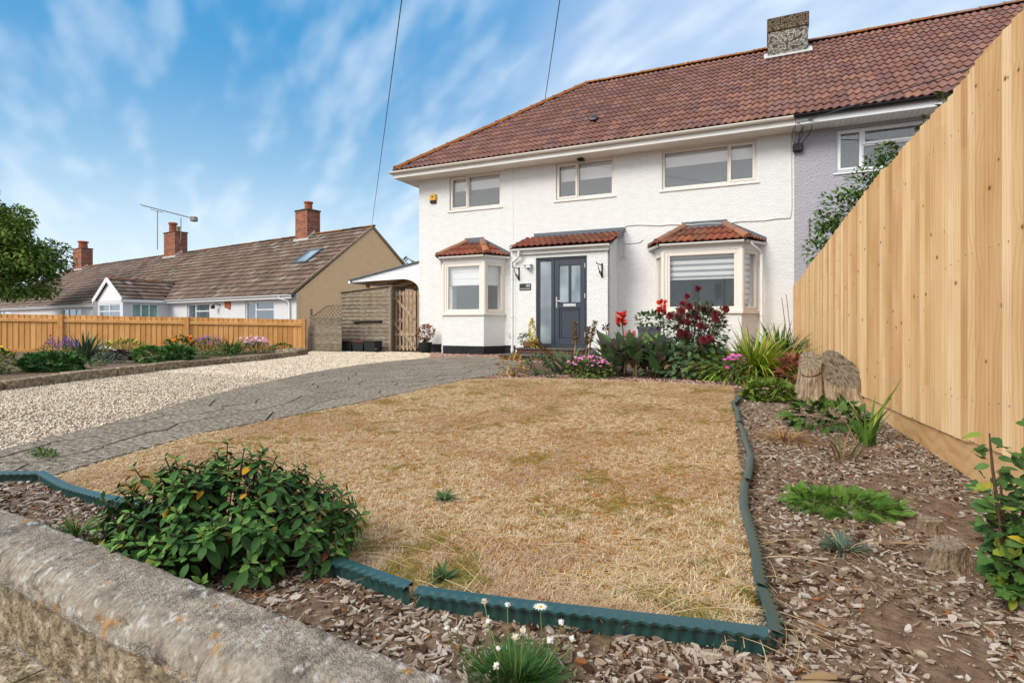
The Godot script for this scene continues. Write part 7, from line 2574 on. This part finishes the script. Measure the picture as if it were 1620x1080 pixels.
# ---------------------------------------------------------------- the flower bed on the left
func left_bed() -> void:
	var bed := pv([[-9.0, -0.95], [-8.50, -3.53], [-8.88, -4.38], [-9.66, -6.31], [-10.25, -8.99], [-10.95, -10.75], [-12.05, -12.0], [-18.2, -7.6], [-24.4, -3.04], [-24.4, -0.95]])
	structure("flower_bed", sheet(bed, 0.07), m.soil)
	var line := [Vector2(-8.50, -1.4), Vector2(-8.42, -2.45), Vector2(-8.46, -3.53), Vector2(-8.84, -4.38), Vector2(-9.16, -5.2), Vector2(-9.44, -5.95), Vector2(-9.70, -6.75), Vector2(-9.92, -7.75), Vector2(-10.12, -8.7), Vector2(-10.38, -9.5), Vector2(-10.70, -10.3), Vector2(-10.98, -10.9)]
	for i in line.size() - 1:
		var a := Vector3(line[i].x, 0, line[i].y)
		var b := Vector3(line[i + 1].x, 0, line[i + 1].y)
		var d := (b - a).normalized()
		var g := G.new()
		var h := r(0.125, 0.155)
		g.bar(a + d * 0.012 + Vector3(0, h / 2 - 0.01, 0), b - d * 0.012 + Vector3(0, h / 2 - 0.01 + r(-0.01, 0.01), 0), r(0.16, 0.20), h, Vector3.UP, 0.014)
		for k in g.v.size():
			g.v[k] += Vector3(noise.get_noise_3dv(g.v[k] * 90), noise.get_noise_3dv(g.v[k] * 80 + Vector3(9, 9, 9)), noise.get_noise_3dv(g.v[k] * 85 + Vector3(3, 1, 7))) * 0.014
		tag(add(self, "kerb_block", g, m["sleeper%d" % (rng.randi() % 4)]), "weathered kerb block edging the left flower bed, number %s counted from the fence end" % ["eleven", "ten", "nine", "eight", "seven", "six", "five", "four", "three", "two", "one"][i], "kerb block", "kerb blocks along the flower bed")
	var small := leaf(1.0, 0.5, 0.2, 0.25, 3)
	var narrow := leaf(1.0, 0.22, 0.25, 0.35, 3)
	var lob := lobed(1.0, 1.0, 5)
	var star := bloom(0.024, 5, 1, 0.15, 0.6)
	var B := func(x: float, z: float) -> Vector3: return Vector3(x, 0.07, z)
	var ga := Color(0.045, 0.11, 0.025)
	var gb := Color(0.12, 0.22, 0.045)
	plant("yellow_flowered_bush", "loose bush with small yellow flowers at the left end of the bed", B.call(-10.5, -4.2), Vector3(0.50, 0.26, 0.35), 520, small, 0.05, 0.09, Color(0.06, 0.12, 0.02), Color(0.16, 0.22, 0.035), {"n": 60, "mesh": star, "a": Color(0.72, 0.50, 0.02), "b": Color(0.75, 0.62, 0.05), "rise": 0.12})
	plant("cranesbill_mound", "dark green lobed-leaf mound beside the yellow flowers", B.call(-10.3, -4.95), Vector3(0.58, 0.17, 0.40), 600, lob, 0.07, 0.11, Color(0.03, 0.09, 0.022), Color(0.085, 0.18, 0.04))
	plant("purple_salvia", "purple-flowered salvia behind the dark green mound", B.call(-12.3, -6.0), Vector3(0.55, 0.22, 0.35), 330, narrow, 0.06, 0.10, ga, gb, {"n": 34, "mesh": bloom(0.014, 5, 1, 0.3, 0.6), "a": Color(0.17, 0.08, 0.27), "b": Color(0.30, 0.17, 0.42), "rise": 0.14, "spike": 0.12})
	clump("yucca_clump", "spiky blue-green sword-leaved clump in the left bed", B.call(-12.5, -6.55), 80, 0.45, 0.68, 0.9, 0.14, [blade(1.0, 0.08, 0.15), blade(1.0, 0.08, 0.4)], Color(0.045, 0.10, 0.05), Color(0.11, 0.18, 0.10), Color(0.22, 0.2, 0.08), 0.04)
	plant("white_flowered_plant", "low plant dotted with white flowers behind the grey-green mound", B.call(-12.8, -7.1), Vector3(0.32, 0.15, 0.25), 220, small, 0.05, 0.08, ga, gb, {"n": 40, "mesh": star, "a": Color(0.75, 0.75, 0.7), "b": Color(0.8, 0.78, 0.72), "rise": 0.05})
	plant("grey_green_mound", "grey-green lavender mound by the kerb", B.call(-11.2, -6.3), Vector3(0.36, 0.12, 0.26), 420, narrow, 0.05, 0.09, Color(0.06, 0.10, 0.07), Color(0.15, 0.20, 0.14))
	plant("sprout_tuft", "tiny green tuft on bare soil by the kerb", B.call(-10.65, -5.8), Vector3(0.13, 0.05, 0.1), 80, narrow, 0.05, 0.07, Color(0.06, 0.14, 0.02), Color(0.12, 0.22, 0.03))
	plant("yellow_green_bush", "yellow-green bush with yellow flowers at the fence middle", B.call(-13.4, -7.85), Vector3(0.66, 0.24, 0.35), 560, narrow, 0.08, 0.12, Color(0.06, 0.13, 0.02), Color(0.18, 0.26, 0.035), {"n": 36, "mesh": star, "a": Color(0.72, 0.52, 0.03), "b": Color(0.75, 0.62, 0.08), "rise": 0.1})
	plant("dark_heuchera", "dark purple leaved low plant before the yellow-green bush", B.call(-12.0, -6.95), Vector3(0.30, 0.11, 0.22), 200, lob, 0.05, 0.09, Color(0.03, 0.016, 0.018), Color(0.075, 0.03, 0.035))
	plant("lime_mound", "rounded fresh green mound behind the kerb middle", B.call(-10.75, -6.75), Vector3(0.36, 0.20, 0.28), 420, lob, 0.05, 0.08, Color(0.05, 0.13, 0.025), Color(0.12, 0.23, 0.05))
	plant("orange_flowered_plant", "leafy plant with orange flowers in the middle of the bed", B.call(-11.55, -7.9), Vector3(0.42, 0.30, 0.30), 380, small, 0.07, 0.11, ga, gb, {"n": 24, "mesh": bloom(0.05, 8, 2, 0.3, 0.5), "a": Color(0.78, 0.20, 0.02), "b": Color(0.80, 0.36, 0.05), "rise": 0.08})
	plant("broad_green_mound", "broad bright green mound before the orange flowers", B.call(-11.0, -7.45), Vector3(0.46, 0.18, 0.30), 430, lob, 0.06, 0.10, Color(0.03, 0.10, 0.02), Color(0.08, 0.19, 0.04))
	plant("round_green_tuft", "small round green tuft by the kerb after the orange flowers", B.call(-10.75, -7.9), Vector3(0.13, 0.09, 0.12), 120, narrow, 0.05, 0.07, Color(0.05, 0.13, 0.02), Color(0.10, 0.20, 0.03))
	plant("purple_aster", "dense purple-flowered aster against the fence near the post", B.call(-11.95, -8.85), Vector3(0.52, 0.26, 0.32), 420, narrow, 0.06, 0.10, ga, gb, {"n": 110, "mesh": bloom(0.020, 7, 1, 0.15, 0.5), "a": Color(0.15, 0.055, 0.30), "b": Color(0.30, 0.13, 0.48), "rise": 0.12})
	plant("aster_leaf_mound", "plain green leafy mound at the foot of the purple aster", B.call(-11.2, -8.75), Vector3(0.34, 0.14, 0.24), 300, narrow, 0.06, 0.09, ga, gb)
	clump("crocosmia_clump", "arching green strap-leaved clump right of the purple aster", B.call(-11.75, -9.35), 130, 0.4, 0.6, 1.0, 0.2, [blade(1.0, 0.05, 0.6), blade(1.0, 0.05, 1.2)], Color(0.05, 0.11, 0.02), Color(0.12, 0.20, 0.04), Color(0.3, 0.26, 0.08), 0.08)
	plant("pale_pink_lilies", "pale pink flowering nerines over green leaves near the bed end", B.call(-11.75, -10.0), Vector3(0.55, 0.17, 0.30), 260, narrow, 0.08, 0.12, ga, gb, {"n": 130, "mesh": bloom(0.036, 6, 1, 0.3, 0.35), "a": Color(0.70, 0.30, 0.50), "b": Color(0.85, 0.55, 0.68), "rise": 0.20})
	plant("dark_green_dome", "small dark green dome at the far end of the bed", B.call(-11.9, -11.0), Vector3(0.33, 0.13, 0.25), 360, small, 0.04, 0.07, Color(0.020, 0.065, 0.018), Color(0.06, 0.14, 0.03))
	var sm := SphereMesh.new()
	sm.radius = 0.5; sm.height = 1.0; sm.radial_segments = 8; sm.rings = 5
	for k in 5:
		tag(add(self, "rockery_stone", sm, m["wallstone%d" % (k % 4)], Transform3D(Basis(Vector3.UP, k) * Basis.from_scale(Vector3(0.28, 0.14, 0.2)), Vector3(-11.05 - 0.12 * k, 0.1, -10.35 - 0.22 * k + 0.3 * (k % 2)))), ["pale rockery stone at the bed end nearest the kerb", "second pale rockery stone at the bed end", "middle pale rockery stone at the bed end", "fourth pale rockery stone at the bed end", "pale rockery stone at the bed end nearest the fence"][k], "stone", "rockery stones at the bed end")

# ---------------------------------------------------------------- the dry lawn
func lawn_growth() -> void:
	var lp := lawn_poly()
	var tufts := []
	for v in 4:
		var g := G.new()
		for i in 8:
			var a := r(0, TAU)
			var d := Vector3(cos(a), 0, sin(a))
			var lean := r(0.4, 2.4)
			var L := r(0.6, 1.1)
			var up := (Vector3.UP + d * lean).normalized()
			var s := up.cross(d).normalized() * 0.022
			var q := Vector3(r(-0.3, 0.3), 0, r(-0.3, 0.3))
			var mid := q + up * L * 0.55
			var tip := mid + (up + d * 0.7 + Vector3(0, -0.35, 0)).normalized() * L * 0.5
			g.col = Color.WHITE * r(0.72, 1.12)
			g.poly([q - s, q + s, mid + s * 0.8, mid - s * 0.8])
			g.poly([mid - s * 0.8, mid + s * 0.8, tip])
		tufts.append(g.mesh())
	var xf := [[], [], [], []]
	var cs := [[], [], [], []]
	for i in 92000:
		var z := -1.34 - 6.5 * pow(rng.randf(), 1.55)
		var x := r(-4.0, 0.02)
		if not in_poly(x, z, lp):
			continue
		var k := rng.randi() % 4
		var far := clampf((-z - 1.3) / 6.0, 0, 1)
		var gn := noise.get_noise_2d(x * 26, z * 26) + 0.6 * noise.get_noise_2d(x * 90 + 50, z * 90)
		var dry := noise.get_noise_2d(x * 14 + 200, z * 14)
		var edge := 0.6 * smoothstep(-0.45, -0.05, x) * smoothstep(-8, -1.5, z) + 0.6 * exp(-pow((z + 1.62) / 0.16, 2)) * smoothstep(-1.3, -0.7, x)
		var s := r(0.018, 0.036) * (1.0 + 0.5 * edge * rng.randf())
		s *= 1.0 + 0.25 * far
		xf[k].append(Transform3D(Basis(Vector3.UP, r(0, TAU)) * Basis.from_scale(Vector3(s, s * r(0.5, 1.0), s)), Vector3(x, 0.008, z)))
		var c := mixc(Color(0.68, 0.525, 0.33), Color(0.92, 0.77, 0.53), rng.randf())
		if dry > 0.05:
			c = mixc(c, Color(0.55, 0.37, 0.25), minf(dry * 3.0, 0.6))
		if rng.randf() < 0.06:
			c = Color(0.34, 0.18, 0.10)
		var green := smoothstep(0.22, 0.60, gn + 0.35 * edge + 0.10 * far)
		if rng.randf() < green * 0.85:
			c = mixc(Color(0.20, 0.20, 0.05), Color(0.36, 0.32, 0.10), rng.randf())
		elif rng.randf() < 0.22 * far + 0.03:
			c = mixc(c, Color(0.42, 0.33, 0.10), 0.6)
		cs[k].append(c)
	for k in 4:
		tag(scatter(self, "dry_grass", tufts[k], m.grassy, xf[k], cs[k]), ["parched tan lawn grass, upright tufts", "parched tan lawn grass, spread tufts", "parched tan lawn grass, leaning tufts", "parched tan lawn grass, matted tufts"][k], "grass")
	# long bleached straws lying over the front of the lawn
	var g := G.new()
	for i in 330:
		var p := Vector3(r(-1.3, -0.02), 0.03, 0)
		p.z = r(-2.3, -1.42) if i < 230 else r(-4.8, -1.5)
		if i > 180:
			p.x = r(-0.55, 0.03)
		if i % 9 == 0:
			p.x = r(-0.1, 0.06)
		if not in_poly(p.x, p.z, lp) and i % 9:
			continue
		var a := r(0, TAU)
		if rng.randf() < 0.55:
			a = r(-0.5, 0.6) + PI * (rng.randi() % 2)
		var L := r(0.07, 0.26)
		var bend := r(-0.35, 0.35)
		g.col = mixc(Color(0.52, 0.36, 0.17), Color(0.76, 0.60, 0.36), rng.randf())
		var pts := []
		for k in 5:
			var t := k / 4.0
			pts.append(p + Vector3(cos(a + bend * t), 0, sin(a + bend * t)) * L * t + Vector3(0, 0.022 * sin(t * PI * r(0.6, 1.0)), 0))
		g.tube(pts, [0.0010, 0.0009, 0.0008, 0.0006, 0.0004], 3, false)
	var st := add(self, "straw", g, m.grassy)
	st.set_meta("kind", "stuff")
	tag(st, "long bleached straws lying across the front right of the lawn", "straw")
	# small weeds
	clump("lawn_weed", "small green thistle weed in the middle of the front lawn", Vector3(-1.346, 0.01, -2.177), 26, 0.04, 0.085, 2.6, 0.02, [blade(1.0, 0.22, 0.6)], Color(0.04, 0.09, 0.03), Color(0.09, 0.15, 0.05), Color(0.2, 0.15, 0.05), 0.0)
	clump("lawn_weed", "small green weed near the front edging", Vector3(-0.93, 0.01, -1.50), 22, 0.04, 0.07, 2.2, 0.02, [blade(1.0, 0.25, 0.6)], Color(0.035, 0.08, 0.03), Color(0.07, 0.13, 0.045), Color(0.2, 0.15, 0.05), 0.0)
	clump("grass_tuft", "bright green grass tuft in the corner bark by the wall", Vector3(-2.42, 0, -1.24), 120, 0.06, 0.12, 1.6, 0.08, [blade(1.0, 0.05, 0.9), blade(1.0, 0.05, 0.4)], Color(0.05, 0.12, 0.02), Color(0.12, 0.21, 0.04), Color(0.3, 0.2, 0.08), 0.05)
	plant("joint_moss", "strip of green weed growing in a drive joint", Vector3(-3.98, 0.015, -1.87), Vector3(0.12, 0.018, 0.035), 170, narrow_leaf(), 0.02, 0.04, Color(0.05, 0.11, 0.02), Color(0.13, 0.20, 0.035))

func narrow_leaf() -> ArrayMesh:
	return leaf(1.0, 0.3, 0.2, 0.3, 2)
